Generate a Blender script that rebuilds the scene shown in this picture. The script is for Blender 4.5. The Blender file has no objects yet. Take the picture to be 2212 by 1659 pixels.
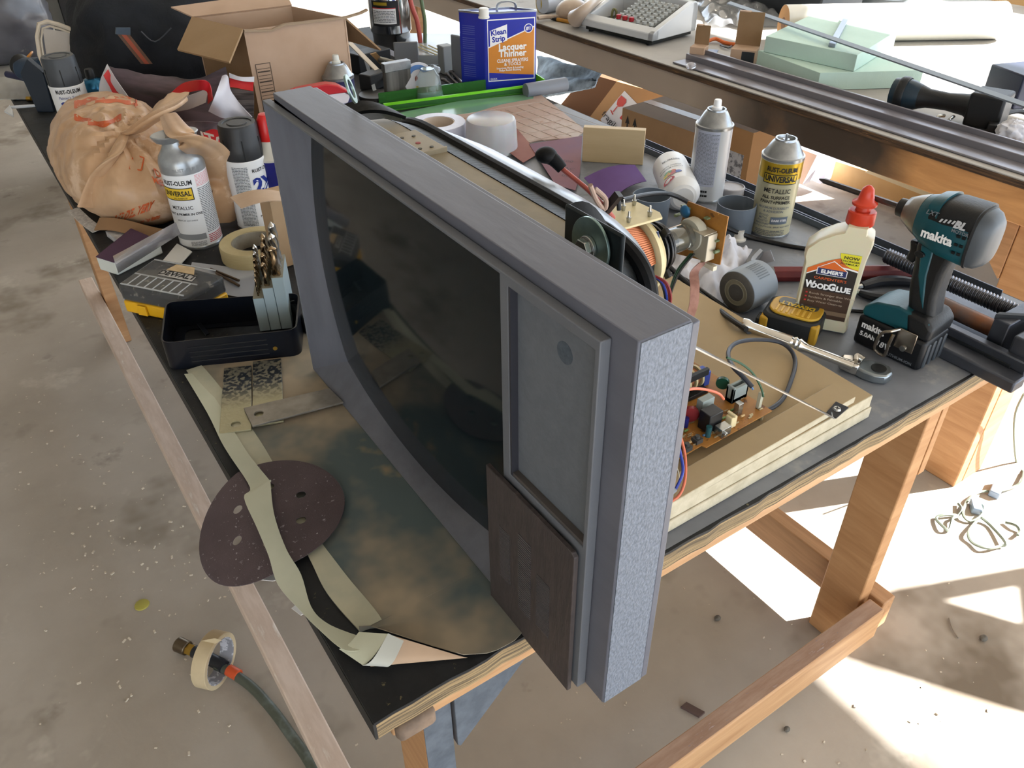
import bpy, bmesh, math, random
from mathutils import Vector as V, Matrix as M
rnd = random.Random(7)
pi = math.pi
scene = bpy.context.scene
# ---------------------------------------------------------------- camera
FPX, W, H = 1745.4, 2212.0, 1659.0
YAW, PITCH, ROLL = math.radians(56.35), math.radians(36.35), math.radians(-0.6)
CAM = V((-0.11913, -0.41099, 1.53))
TT = 0.85                                   # height of the bench tops
_f = V((math.cos(YAW)*math.cos(PITCH), math.sin(YAW)*math.cos(PITCH), -math.sin(PITCH)))
_r = V((math.sin(YAW), -math.cos(YAW), 0)); _u = _r.cross(_f)
RX = math.cos(ROLL)*_r + math.sin(ROLL)*_u
UP = -math.sin(ROLL)*_r + math.cos(ROLL)*_u
cd = bpy.data.cameras.new('camera'); cam = bpy.data.objects.new('camera', cd)
scene.collection.objects.link(cam)
cam.matrix_world = M(((RX.x, UP.x, -_f.x, CAM.x), (RX.y, UP.y, -_f.y, CAM.y), (RX.z, UP.z, -_f.z, CAM.z), (0, 0, 0, 1)))
cd.sensor_fit = 'HORIZONTAL'; cd.sensor_width = 36; cd.lens = FPX/W*36; cd.clip_start = 0.02; cd.clip_end = 200
scene.camera = cam
# ---------------------------------------------------------------- world, sun, exposure
scene.view_settings.view_transform = 'Standard'; scene.view_settings.look = 'None'
scene.view_settings.gamma = 1; scene.view_settings.exposure = 0.5
wd = bpy.data.worlds.new('sky'); scene.world = wd; wd.use_nodes = True
wn = wd.node_tree.nodes; wl = wd.node_tree.links
bg = wn['Background']; bg.inputs[0].default_value = (0.74, 0.86, 1.0, 1); bg.inputs[1].default_value = 2.8
SUN = V((1.3, -0.55, 1.0)).normalized()
sd = bpy.data.lights.new('sun', 'SUN'); so = bpy.data.objects.new('sun', sd); scene.collection.objects.link(so)
so.rotation_mode = 'QUATERNION'; so.rotation_quaternion = SUN.to_track_quat('Z', 'Y')
sd.energy = 27; sd.angle = math.radians(0.53); sd.color = (1.0, 0.98, 0.95)

def ray(px, py):
    return RX*((px-W/2)/FPX) - UP*((py-H/2)/FPX) + _f
def P(px, py, z=TT):                        # where the photo's sight line meets the level z
    d = ray(px, py); return CAM + d*((z-CAM.z)/d.z)
def PX(px, py, x):
    d = ray(px, py); return CAM + d*((x-CAM.x)/d.x)
def PY(px, py, y):
    d = ray(px, py); return CAM + d*((y-CAM.y)/d.y)
def PN(px, py, o, n):                       # meets the plane through o with normal n
    d = ray(px, py); return CAM + d*((o-CAM).dot(n)/d.dot(n))
# ---------------------------------------------------------------- materials
def lin(h):
    if not isinstance(h, str): return tuple(h)+(1,) if len(h) == 3 else h
    h = h.lstrip('#'); r = []
    for i in (0, 2, 4):
        v = int(h[i:i+2], 16)/255; r.append(v/12.92 if v <= .04045 else ((v+.055)/1.055)**2.4)
    return tuple(r)+(1,)
MATS = {}
def mat(key, col, rough=.5, metal=0, col2=None, scale=20, stretch=(1, 1, 1), bump=0, bscale=None, detail=4, contrast=(.35, .65),
        trans=0, ior=1.45, alpha=1, spec=.5, emit=None, coat=0, sub=0, spots=None, grain=False):
    if key in MATS: return MATS[key]
    m = bpy.data.materials.new(key); m.use_nodes = True; nt = m.node_tree; n = nt.nodes; L = nt.links
    b = n['Principled BSDF']; I = b.inputs
    I['Base Color'].default_value = lin(col); I['Roughness'].default_value = rough; I['Metallic'].default_value = metal
    I['IOR'].default_value = ior; I['Transmission Weight'].default_value = trans; I['Alpha'].default_value = alpha
    I['Specular IOR Level'].default_value = spec; I['Coat Weight'].default_value = coat
    if sub: I['Subsurface Weight'].default_value = sub; I['Subsurface Scale'].default_value = .01
    if emit: I['Emission Color'].default_value = lin(emit[0]); I['Emission Strength'].default_value = emit[1]
    tc = mp = None
    def coords():
        nonlocal tc, mp
        if not tc:
            tc = n.new('ShaderNodeTexCoord'); mp = n.new('ShaderNodeMapping'); mp.inputs['Scale'].default_value = stretch
            L.new(tc.outputs['Object'], mp.inputs[0])
        return mp.outputs[0]
    last = None
    if col2:
        t = n.new('ShaderNodeTexNoise'); t.inputs['Scale'].default_value = scale; t.inputs['Detail'].default_value = detail
        t.inputs['Roughness'].default_value = .6
        if grain: t.inputs['Distortion'].default_value = .6
        L.new(coords(), t.inputs['Vector'])
        r = n.new('ShaderNodeValToRGB'); r.color_ramp.elements[0].position = contrast[0]; r.color_ramp.elements[1].position = contrast[1]
        r.color_ramp.elements[0].color = lin(col); r.color_ramp.elements[1].color = lin(col2)
        L.new(t.outputs['Fac'], r.inputs[0]); last = r.outputs[0]
    for sp in (spots or []):                # (colour, scale, threshold, softness)
        t2 = n.new('ShaderNodeTexNoise'); t2.inputs['Scale'].default_value = sp[1]; t2.inputs['Detail'].default_value = 5
        t2.inputs['Roughness'].default_value = .65
        L.new(coords(), t2.inputs['Vector'])
        r2 = n.new('ShaderNodeValToRGB'); r2.color_ramp.elements[0].position = sp[2]; r2.color_ramp.elements[1].position = min(1, sp[2]+sp[3])
        r2.color_ramp.elements[0].color = (0, 0, 0, 1); r2.color_ramp.elements[1].color = (1, 1, 1, 1)
        L.new(t2.outputs['Fac'], r2.inputs[0])
        mx = n.new('ShaderNodeMix'); mx.data_type = 'RGBA'
        L.new(r2.outputs[0], mx.inputs[0]); mx.inputs[7].default_value = lin(sp[0])
        if last: L.new(last, mx.inputs[6])
        else: mx.inputs[6].default_value = lin(col)
        last = mx.outputs[2]
    if last: L.new(last, I['Base Color'])
    if bump:
        t3 = n.new('ShaderNodeTexNoise'); t3.inputs['Scale'].default_value = bscale or scale; t3.inputs['Detail'].default_value = 4
        L.new(coords(), t3.inputs['Vector'])
        bp = n.new('ShaderNodeBump'); bp.inputs['Strength'].default_value = bump; bp.inputs['Distance'].default_value = .002
        L.new(t3.outputs['Fac'], bp.inputs['Height']); L.new(bp.outputs[0], I['Normal'])
    MATS[key] = m; return m
# ---------------------------------------------------------------- mesh building
class G:
    def __init__(s): s.v = []; s.f = []
    def add(s, vs, fs, m=None):
        k = len(s.v); s.v += [tuple(m @ V(p)) if m else tuple(p) for p in vs]; s.f += [tuple(i+k for i in f) for f in fs]; return s
    def box(s, x0, x1, y0, y1, z0, z1, m=None):
        vs = [(x, y, z) for z in (z0, z1) for y in (y0, y1) for x in (x0, x1)]
        return s.add(vs, [(0, 2, 3, 1), (4, 5, 7, 6), (0, 1, 5, 4), (2, 6, 7, 3), (0, 4, 6, 2), (1, 3, 7, 5)], m)
    def prism(s, poly, z0, z1, m=None, holes=None):
        if holes:
            bm = bmesh.new(); loops = [poly]+holes; es = []
            for lp in loops:
                vv = [bm.verts.new((p[0], p[1], 0)) for p in lp]
                es += [bm.edges.new((vv[i], vv[(i+1) % len(vv)])) for i in range(len(vv))]
            bmesh.ops.triangle_fill(bm, use_beauty=True, use_dissolve=False, edges=es)
            bmesh.ops.recalc_face_normals(bm, faces=bm.faces)
            bm.verts.index_update(); base = [v.co.copy() for v in bm.verts]; N = len(base)
            fs = []
            for f in bm.faces:
                q = [v.index for v in f.verts]
                if f.normal.z < 0: q.reverse()
                fs.append(tuple(i+N for i in q)); fs.append(tuple(reversed(q)))
            for e in bm.edges:
                if len(e.link_faces) == 1: a, b = e.verts[0].index, e.verts[1].index; fs.append((a, b, b+N, a+N))
            bm.free()
            return s.add([(p.x, p.y, z0) for p in base]+[(p.x, p.y, z1) for p in base], fs, m)
        N = len(poly)
        vs = [(p[0], p[1], z0) for p in poly]+[(p[0], p[1], z1) for p in poly]
        fs = [tuple(reversed(range(N))), tuple(range(N, 2*N))]+[(i, (i+1) % N, (i+1) % N+N, i+N) for i in range(N)]
        return s.add(vs, fs, m)
    def lathe(s, prof, n=32, m=None, cap=True):   # prof: (r, z)
        vs = []; fs = []
        for r, z in prof:
            vs += [(r*math.cos(2*pi*i/n), r*math.sin(2*pi*i/n), z) for i in range(n)]
        for j in range(len(prof)-1):
            fs += [(j*n+i, j*n+(i+1) % n, (j+1)*n+(i+1) % n, (j+1)*n+i) for i in range(n)]
        if cap:
            if prof[0][0] > 1e-5: fs.append(tuple(reversed(range(n))))
            if prof[-1][0] > 1e-5: fs.append(tuple((len(prof)-1)*n+i for i in range(n)))
        return s.add(vs, fs, m)
    def cyl(s, a, b, r0, r1=None, n=20, cap=True):
        a = V(a); b = V(b); d = b-a
        m = M.Translation(a) @ d.to_track_quat('Z', 'Y').to_matrix().to_4x4()
        return s.lathe([(r0, 0), (r0 if r1 is None else r1, d.length)], n, m, cap)
    def tube(s, pts, r, n=8, smooth=4, closed=False):
        pts = [V(p) for p in pts]
        if smooth and len(pts) > 2: pts = spline(pts, smooth, closed)
        vs = []; fs = []; K = len(pts); prev = None
        for i, p in enumerate(pts):
            if closed: t = pts[(i+1) % K]-pts[i-1]
            else: t = pts[min(i+1, K-1)]-pts[max(i-1, 0)]
            t.normalize()
            if prev is None:
                a = t.orthogonal().normalized()
            else:
                a = prev-t*prev.dot(t); a = a.normalized() if a.length > 1e-6 else t.orthogonal().normalized()
            prev = a; b = t.cross(a); rr = r(i/(K-1)) if callable(r) else r
            vs += [p+(a*math.cos(2*pi*j/n)+b*math.sin(2*pi*j/n))*rr for j in range(n)]
        for i in range(K if closed else K-1):
            k = (i+1) % K
            fs += [(i*n+j, i*n+(j+1) % n, k*n+(j+1) % n, k*n+j) for j in range(n)]
        if not closed: fs += [tuple(reversed(range(n))), tuple((K-1)*n+j for j in range(n))]
        return s.add(vs, fs)
    def ribbon(s, pts, w, t, smooth=4, up=(0, 0, 1)):     # flat strip with width vector(s) w
        pts = [V(p) for p in pts]
        if smooth: pts = spline(pts, smooth)
        K = len(pts); vs = []; fs = []
        for i, p in enumerate(pts):
            d = (pts[min(i+1, K-1)]-pts[max(i-1, 0)]).normalized()
            wv = V(w) if not callable(w) else V(w(i/(K-1)))
            nn = d.cross(wv).normalized()*t/2
            vs += [p-wv/2-nn, p+wv/2-nn, p+wv/2+nn, p-wv/2+nn]
        for i in range(K-1):
            for j in range(4): fs.append((i*4+j, i*4+(j+1) % 4, i*4+4+(j+1) % 4, i*4+4+j))
        fs += [(3, 2, 1, 0), tuple((K-1)*4+j for j in range(4))]
        return s.add(vs, fs)
    def grid(s, fn, nu, nv, thick=0, m=None):
        vs = [V(fn(i/nu, j/nv)) for j in range(nv+1) for i in range(nu+1)]
        q = lambda i, j: j*(nu+1)+i
        fs = [(q(i, j), q(i+1, j), q(i+1, j+1), q(i, j+1)) for j in range(nv) for i in range(nu)]
        if thick:
            N = len(vs); nrm = [V((0, 0, 0)) for _ in vs]
            for f in fs:
                nn = (vs[f[1]]-vs[f[0]]).cross(vs[f[3]]-vs[f[0]])
                for k in f: nrm[k] += nn
            vs = vs+[v-nn.normalized()*thick if nn.length > 0 else v for v, nn in zip(vs, nrm)]
            b = [tuple(reversed([k+N for k in f])) for f in fs]
            ed = [(q(i, 0), q(i+1, 0)) for i in range(nu)]+[(q(nu, j), q(nu, j+1)) for j in range(nv)] + \
                 [(q(i+1, nv), q(i, nv)) for i in reversed(range(nu))]+[(q(0, j+1), q(0, j)) for j in reversed(range(nv))]
            fs = fs+b+[(e[1], e[0], e[0]+N, e[1]+N) for e in ed]
        return s.add(vs, fs, m)
    def ball(s, c, r, n=14, k=8, sc=(1, 1, 1)):
        vs = []; fs = []; c = V(c)
        for j in range(1, k):
            t = pi*j/k
            vs += [(c.x+r*sc[0]*math.sin(t)*math.cos(2*pi*i/n), c.y+r*sc[1]*math.sin(t)*math.sin(2*pi*i/n), c.z-r*sc[2]*math.cos(t)) for i in range(n)]
        vs += [(c.x, c.y, c.z-r*sc[2]), (c.x, c.y, c.z+r*sc[2])]; b = (k-1)*n
        for j in range(k-2): fs += [(j*n+i, j*n+(i+1) % n, (j+1)*n+(i+1) % n, (j+1)*n+i) for i in range(n)]
        fs += [(b, (i+1) % n, i) for i in range(n)]+[(b+1, (k-2)*n+i, (k-2)*n+(i+1) % n) for i in range(n)]
        return s.add(vs, fs)
def spline(pts, k=4, closed=False):
    out = []; N = len(pts)
    for i in range(N if closed else N-1):
        if closed: p0, p1, p2, p3 = pts[i-1], pts[i], pts[(i+1) % N], pts[(i+2) % N]
        else: p0, p1, p2, p3 = pts[max(i-1, 0)], pts[i], pts[i+1], pts[min(i+2, N-1)]
        for j in range(k):
            t = j/k
            out.append(.5*((2*p1)+(p2-p0)*t+(2*p0-5*p1+4*p2-p3)*t*t+(3*p1-p0-3*p2+p3)*t**3))
    if not closed: out.append(pts[-1])
    return out
def rrect(x0, x1, y0, y1, r, n=5):
    o = []
    for cx, cy, a in ((x1-r, y0+r, -90), (x1-r, y1-r, 0), (x0+r, y1-r, 90), (x0+r, y0+r, 180)):
        o += [(cx+r*math.cos(math.radians(a+90*i/n)), cy+r*math.sin(math.radians(a+90*i/n))) for i in range(n+1)]
    return o
def circ(cx, cy, r, n=20, ry=None):
    return [(cx+r*math.cos(2*pi*i/n), cy+(ry or r)*math.sin(2*pi*i/n)) for i in range(n)]
def wmat(o):
    m = o.matrix_basis
    while o.parent: o = o.parent; m = o.matrix_basis @ m
    return m
def obj(name, g, m, parent=None, world=False, bev=0, ang=35, label=None, seg=2, sub=0):
    me = bpy.data.meshes.new(name)
    vs = g.v
    if world and parent:
        iv = wmat(parent).inverted(); vs = [iv @ V(p) for p in vs]
    me.from_pydata([tuple(p) for p in vs], [], g.f)
    bm = bmesh.new(); bm.from_mesh(me); bmesh.ops.recalc_face_normals(bm, faces=bm.faces); bm.to_mesh(me); bm.free()
    me.shade_smooth(); me.set_sharp_from_angle(angle=math.radians(ang))
    o = bpy.data.objects.new(name, me); scene.collection.objects.link(o)
    me.materials.append(m)
    if parent: o.parent = parent
    if bev:
        b = o.modifiers.new('bevel', 'BEVEL'); b.width = bev; b.segments = seg; b.limit_method = 'ANGLE'; b.angle_limit = math.radians(40); b.harden_normals = False
    if sub:
        b = o.modifiers.new('sub', 'SUBSURF'); b.levels = sub; b.render_levels = sub
    if label: o['label'] = label
    return o
def thing(name, label, cat, loc=(0, 0, 0), rz=0, group=None, rot=None):
    o = bpy.data.objects.new(name, None); scene.collection.objects.link(o); o.empty_display_size = .02
    o.location = loc
    if rot is not None: o.rotation_euler = rot.to_euler()
    else: o.rotation_euler = (0, 0, rz)
    o['label'] = label; o['category'] = cat
    if group: o['group'] = group
    return o
def tag(o, label, cat, group=None):
    o['label'] = label; o['category'] = cat
    if group: o['group'] = group
    return o
def solo(name, g, m, label, cat, group=None, loc=None, rz=0, **k):      # a thing that is one mesh; origin put at loc
    if loc is not None:
        mm = M.Translation(V(loc)) @ M.Rotation(rz, 4, 'Z'); iv = mm.inverted()
        g.v = [tuple(iv @ V(p)) for p in g.v]
    o = obj(name, g, m, **k)
    if loc is not None: o.location = loc; o.rotation_euler = (0, 0, rz)
    return tag(o, label, cat, group)
def struct(name, g, m, **k):
    o = obj(name, g, m, **k); o['kind'] = 'structure'; return o
def dup(root, loc, rz, label, group=None):
    r = root.copy(); scene.collection.objects.link(r); r.location = loc; r.rotation_euler = (0, 0, rz); r['label'] = label
    if group: r['group'] = group
    for ch in list(root.children):
        c = ch.copy(); scene.collection.objects.link(c); c.parent = r
        for gch in list(ch.children):
            d = gch.copy(); scene.collection.objects.link(d); d.parent = c
    return r
TXT = {}
def txt(s, size, m, parent, fn, bold=0.0, shear=0, align='CENTER', sx=1.0, name='lettering', space=1.0):
    """lettering s; fn maps a point (x, y) of the flat text onto the parent's surface (parent's own coordinates)"""
    key = (s, bold, shear, align, space)
    if key not in TXT:
        c = bpy.data.curves.new('t', 'FONT'); c.body = s; c.size = 1; c.offset = bold; c.shear = shear; c.align_x = align; c.align_y = 'CENTER'
        c.resolution_u = 2; c.space_character = space
        o = bpy.data.objects.new('t', c)
        me = bpy.data.meshes.new_from_object(o); bpy.data.objects.remove(o); bpy.data.curves.remove(c)
        TXT[key] = ([v.co.copy() for v in me.vertices], [tuple(p.vertices) for p in me.polygons]); bpy.data.meshes.remove(me)
    vs, fs = TXT[key]
    me = bpy.data.meshes.new(name); me.from_pydata([tuple(fn(v.x*size*sx, v.y*size)) for v in vs], [], fs)
    o = bpy.data.objects.new(name, me); scene.collection.objects.link(o); me.materials.append(m); o.parent = parent
    return o
def onplane(o, ux, uy):                    # text plane at o with axes ux, uy
    o = V(o); ux = V(ux).normalized(); uy = V(uy).normalized()
    return lambda x, y: o+ux*x+uy*y
def oncyl(r, z, a0=0.0):                   # around a vertical cylinder, centred on angle a0
    return lambda x, y: (r*math.cos(a0+x/r), r*math.sin(a0+x/r), z+y)
def patch(r, z0, z1, a0, a1, n=16):        # a label patch on a cylinder
    g = G(); return g.grid(lambda u, v: (r*math.cos(a0+(a1-a0)*u), r*math.sin(a0+(a1-a0)*u), z0+(z1-z0)*v), n, 1)
def facing(loc):                           # angle of the direction from a thing to the viewer
    return math.atan2(CAM.y-loc[1], CAM.x-loc[0])
def lerp(a, b, t): return a+(b-a)*t
# ================================================================ materials in common
concrete = mat('concrete', '#a0968a', .8, col2='#b5aca0', scale=2.2, detail=8, contrast=(.3, .7), bump=.25, bscale=60,
               spots=[('#75695a', 1.3, .53, .12), ('#c3bbae', 3.1, .60, .10), ('#6d6155', 4, .63, .16), ('#d8d2c8', 90, .71, .02), ('#5d5145', 70, .74, .02)])
driveway = mat('driveway', '#c2c3c4', .9, col2='#d0d1d2', scale=3)
plaster = mat('plaster', '#c9c5bb', .85, col2='#bdb9ae', scale=6)
soffit = mat('soffit', '#b9b2a6', .9)
wood = mat('pine', '#c09468', .6, col2='#a87a50', scale=5, stretch=(1, 1, 9), bump=.15, bscale=30, contrast=(.3, .7), grain=True)
woodx = mat('pine_x', '#c29a70', .6, col2='#a57c55', scale=5, stretch=(.8, 9, 9), bump=.15, bscale=30, contrast=(.3, .7), grain=True)
woody = mat('pine_y', '#bb9068', .6, col2='#9c7450', scale=5, stretch=(9, .8, 9), bump=.15, bscale=30, contrast=(.3, .7), grain=True)
sawn = mat('dusty_wood', '#dccabc', .8, col2='#c9b4a3', scale=9, stretch=(6, 1, 6), bump=.1, spots=[('#e0d6cb', 9, .58, .1)])
sawnx = mat('dusty_wood_x', '#a68b78', .8, col2='#8f705c', scale=9, stretch=(1, 6, 6), bump=.1, spots=[('#6d7186', 30, .68, .03), ('#b9aeac', 9, .6, .1)])
plyedge = mat('plywood_edge', '#a48c66', .85, col2='#5d5140', scale=6, stretch=(1.5, 1.5, 90), bump=.6, bscale=25, contrast=(.42, .6), spots=[('#1e1c1b', 14, .60, .05)])
blacktop = mat('black_painted_ply', '#17181a', .62, col2='#26282b', scale=14, bump=.25, bscale=80, spec=.4, spots=[('#8a7a44', 9, .70, .10), ('#6b6248', 90, .66, .03), ('#3a3f46', 4, .58, .12)])
greytop = mat('grey_dusted_ply', '#676b73', .5, col2='#7c8088', scale=7, bump=.2, bscale=80, spots=[('#8c8e90', 11, .60, .1), ('#3b3d41', 5, .60, .08)])
# ================================================================ setting
g = G().box(-6, 4.4, -6, 9.0, -.1, 0); struct('floor', g, concrete)
g = G().box(4.4, 40, -30, 40, -.1, -.002); struct('floor_driveway', g, driveway)
g = G().box(-6, 4.4, 9.0, 40, -.1, -.002); struct('floor_yard', g, driveway)
g = G().box(-4.5, 4.37, -4.5, 5.6, 2.6, 2.75); struct('ceiling', g, soffit)
g = G().box(-4.5, 1.70, 5.6, 5.72, 0, 2.6); struct('wall_back', g, plaster)
g = G().box(-4.6, -4.5, -4.5, 5.72, 0, 2.75); struct('wall_left', g, plaster)
# ================================================================ main workbench
WB = thing('workbench', 'long wooden workbench with black painted plywood top carrying the grey television', 'workbench', (.6, 1.2, 0))
def part(name, g, m, parent=WB, **k): return obj(name, g, m, parent, world=True, **k)
LEN, WID = 2.44, 1.207
jr = random.Random(3)
n = 60
edge = [(WID*i/n, jr.uniform(-.0015, .0015)) for i in range(n+1)]
poly = edge+[(WID, LEN), (0, LEN)]
g = G().prism(poly, TT-.004, TT); part('tabletop', g, blacktop)
g = G().prism([(p[0], p[1]+.002) for p in edge]+[(WID-.002, LEN-.002), (.002, LEN-.002)], TT-.030, TT-.0042)
part('plywood_core', g, plyedge)
part('side_edge', G().box(-.0008, .0022, .001, LEN-.001, TT-.029, TT-.0035), mat('edge_black', '#2b2a29', .7, col2='#1d1d1e', scale=30))
# grey dusted zone of the top on the right of the television
g = G().grid(lambda u, v: (lerp(.30, WID-.003, u), lerp(.004, 1.34, v), TT+.0006), 4, 4); part('paint_film', g, greytop, label='grey overspray and dust on the right of the top')
for y0 in (.012, 1.19, 2.39):
    part('apron', G().box(.02, WID-.02, y0, y0+.038, TT-.060 if y0 < .1 else .743, TT-.0302), woodx, bev=.002)
for x0 in (.012, WID-.05):
    part('rail', G().box(x0, x0+.038, .052, 2.388, TT-.085, TT-.0302), mat('rail_dark', '#2e2c2a', .7, col2='#3f3a35', scale=9), bev=.002)
part('apron_stub', G().box(.020, .062, -.004, .0115, .797, TT-.0303), mat('stub_brown', '#85705e', .8, col2='#63554a', scale=30), bev=.006)
grey_leg = mat('grey_paint_wood', '#4b525b', .7, col2='#5c636c', scale=40, bump=.3, bscale=60, spots=[('#8d8d88', 60, .72, .02)])
for (x0, x1, y0, y1) in ((.083, .121, .09, .179), (1.075, 1.113, .09, .179), (.052, .09, 2.28, 2.369), (1.075, 1.113, 2.28, 2.369)):
    part('leg', G().box(x0, x1, y0, y1, 0, TT-.058), wood, bev=.003)
part('leg_facing', G().box(.083, .1205, .0885, .0898, .25, TT-.06), grey_leg, label='face of the front left leg painted grey')
Y2Z = M(((1, 0, 0, 0), (0, 0, 1, 0), (0, 1, 0, 0), (0, 0, 0, 1)))     # (a,b,c) -> (a, c, b)
part('gusset', G().prism([(.124, .566), (.128, .560), (.35, .79), (.124, .79)], .085, .105, Y2Z), grey_leg, bev=.001, label='grey painted triangular plywood gusset')
part('gusset', G().prism([(1.072, .70), (1.072, .79), (.99, .79)], .082, .12, Y2Z), wood, bev=.001)
X2 = M(((0, 0, 1, 0), (1, 0, 0, 0), (0, 1, 0, 0), (0, 0, 0, 1)))      # (a,b,c) -> (c, a, b)
part('gusset', G().prism([(.09, .79), (.09, .50), (.11, .49), (.33, .79)], 1.116, 1.134, X2), wood, bev=.001)
st_ = part('stretcher', G().box(.02, 1.098, .0455, .083, .082, .17), woodx, bev=.004)
part('worn_top', G().box(.024, 1.094, .049, .080, .1702, .1708), sawnx)
part('stretcher', G().box(1.108, 1.146, .055, 2.40, .082, .17), woody, bev=.003)
part('stretcher', G().box(.006, .050, .20, 2.49, .122, .17), sawn, bev=.003)
# ================================================================ second bench
B2 = thing('workbench', 'second wooden workbench behind the first, with a grey top and a thick fir rail', 'workbench', (2.4, 1.7, 0))
top2 = mat('bench_top_grey', '#a9a6a1', .7, col2='#989590', scale=4, spots=[('#7e7c78', 6, .60, .1)])
edge2 = mat('dark_ply_edge', '#5d4632', .85, col2='#2b211a', scale=5, stretch=(2, 1.5, 60), bump=.5, bscale=30, spots=[('#a98150', 12, .62, .06)])
fir = mat('fir_rail', '#cf9c66', .6, col2='#b58352', scale=6, stretch=(6, .7, 5), bump=.1, grain=True)
# soot and dust with its own shape along the rail
nt = fir.node_tree; N = nt.nodes
def overlay(m, col, axis, p0, p1, scale, amt=.5):
    nt = m.node_tree; N = nt.nodes; L = nt.links; B = N['Principled BSDF']; src = B.inputs['Base Color'].links[0].from_socket
    tc = N.new('ShaderNodeTexCoord'); sx = N.new('ShaderNodeSeparateXYZ'); L.new(tc.outputs['Object'], sx.inputs[0])
    tn = N.new('ShaderNodeTexNoise'); tn.inputs['Scale'].default_value = scale; tn.inputs['Detail'].default_value = 5; L.new(tc.outputs['Object'], tn.inputs['Vector'])
    mr = N.new('ShaderNodeMapRange'); L.new(sx.outputs[axis], mr.inputs[0]); mr.inputs[1].default_value = p0; mr.inputs[2].default_value = p1
    ad = N.new('ShaderNodeMath'); ad.operation = 'MULTIPLY_ADD'; L.new(tn.outputs['Fac'], ad.inputs[0]); ad.inputs[1].default_value = amt*2
    sb = N.new('ShaderNodeMath'); sb.operation = 'SUBTRACT'; L.new(mr.outputs[0], sb.inputs[0]); sb.inputs[1].default_value = amt
    L.new(sb.outputs[0], ad.inputs[2]); ad.use_clamp = True
    mx = N.new('ShaderNodeMix'); mx.data_type = 'RGBA'; L.new(ad.outputs[0], mx.inputs[0]); L.new(src, mx.inputs[6]); mx.inputs[7].default_value = lin(col)
    L.new(mx.outputs[2], B.inputs['Base Color'])
overlay(fir, '#3f352d', 1, -1.12, -1.0, 9, .35)
overlay(fir, '#a3968a', 1, -.62, -.35, 4, .2)
def part2(name, g, m, **k): return obj(name, g, m, B2, world=True, **k)
part2('tabletop', G().box(1.70, 3.35, .20, 3.30, TT-.018, TT), top2, bev=.001)
part2('plywood_core', G().box(1.698, 3.35, .199, 3.301, TT-.018, TT-.003), edge2)
part2('apron', G().box(1.705, 1.743, .20, 3.29, .752, TT-.0185), fir, bev=.003)
part2('apron', G().box(1.745, 3.33, .20, .238, .752, TT-.0185), woodx, bev=.003)
for x0, y0 in ((1.75, .25), (3.29, .25), (1.75, 3.15), (3.29, 3.15)):
    part2('leg', G().box(x0, x0+.038, y0, y0+.089, 0, TT-.0185), wood, bev=.003)
part2('leg', G().box(1.79, 1.879, .25, .288, 0, TT-.0185), wood, bev=.003)
part2('gusset', G().prism([(.34, .80), (.34, .60), (.54, .80)], 1.745, 1.765, X2), woody)
# ================================================================ television (cabinet front, tube, chassis board on its base)
TV = thing('television', 'unboxed tube television with grey painted wooden frame and bare chassis board', 'television', (.3, .22, TT))
def tp(name, g, m, parent=TV, **k): return obj(name, g, m, parent, world=True, **k)
tvgrey = mat('tv_grey_paint', '#5f616b', .42, col2='#565862', scale=18, stretch=(1, .25, 1), bump=.35, bscale=38, spec=.4)
tvgrey_h = mat('tv_grey_panel', '#64676d', .5, col2='#5e6167', scale=9, bump=.06, bscale=300, spec=.4)
tvside = mat('tv_grey_sanded_side', '#737b88', .55, col2='#565d68', scale=420, stretch=(1, 1, .6), bump=.5, bscale=420, spec=.4)
bezm = mat('tv_bezel_brushed', '#62656f', .33, col2='#585b64', scale=30, stretch=(1, 1, .2), bump=.45, bscale=55, spec=.5)
YB0, YB1, ZB0, ZB1 = -.103, .535, .853, 1.250
g = G().prism([(YB0, ZB0+.0), (YB1, ZB0), (YB1, ZB1), (YB0, ZB1)], .182, .228, X2, holes=[[(.03, .857), (.03, 1.2345), (.5335, 1.2345), (.5335, .857)]])
tp('cabinet_frame', g, tvgrey, bev=.0015)
tp('cabinet_side', G().box(.1835, .2275, YB0-.0009, YB0, ZB0+.001, ZB1-.001), tvside, label='rough sanded right side of the cabinet')
tp('cabinet_back_board', G().prism([(YB0+.0, ZB0), (YB1, ZB0), (YB1, ZB1-.003), (YB0, ZB1-.003)], .2285, .236, X2, holes=[[(-.04, .885), (-.04, 1.215), (.49, 1.215), (.49, .885)]]), tvgrey, bev=.001)
# raised front: ring round the opening, recess for the controls
def rect(y0, y1, z0, z1): return [(y0, z0), (y1, z0), (y1, z1), (y0, z1)]
XF = .172
g = G().prism(rect(-.078, .547, .855, 1.240), XF, .1815, X2, holes=[rect(.042, .5450, .8565, 1.2370), rect(-.073, .031, 1.041, 1.231)])
tp('front_panel', g, tvgrey_h, bev=.0008)
# sloping bezel: straight outer edge, bowed inner edge
def loops():
    o = []; i = []; n = 24
    y0, y1, z0, z1 = .042, .5450, .8565, 1.2370; a0, a1, b0, b1 = .047, .484, .892, 1.230
    for k in range(n):                                           # bottom, from right to left
        s = 2*k/n-1; o.append((XF+.001, lerp(y0, y1, k/n), z0)); i.append((.207-.009*(1-s*s), lerp(a0, a1, k/n), b0-.029*(1-s*s)))
    for k in range(n):
        s = 2*k/n-1; o.append((XF+.001, y1, lerp(z0, z1, k/n))); i.append((.207-.007*(1-s*s), a1+.017*(1-s*s), lerp(b0, b1, k/n)))
    for k in range(n):
        s = 2*k/n-1; o.append((XF+.001, lerp(y1, y0, k/n), z1)); i.append((.207-.006*(1-s*s), lerp(a1, a0, k/n), b1))
    for k in range(n):
        s = 2*k/n-1; o.append((XF+.001, y0, lerp(z1, z0, k/n))); i.append((.207-.007*(1-s*s), a0, lerp(b1, b0, k/n)))
    return o, i
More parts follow.
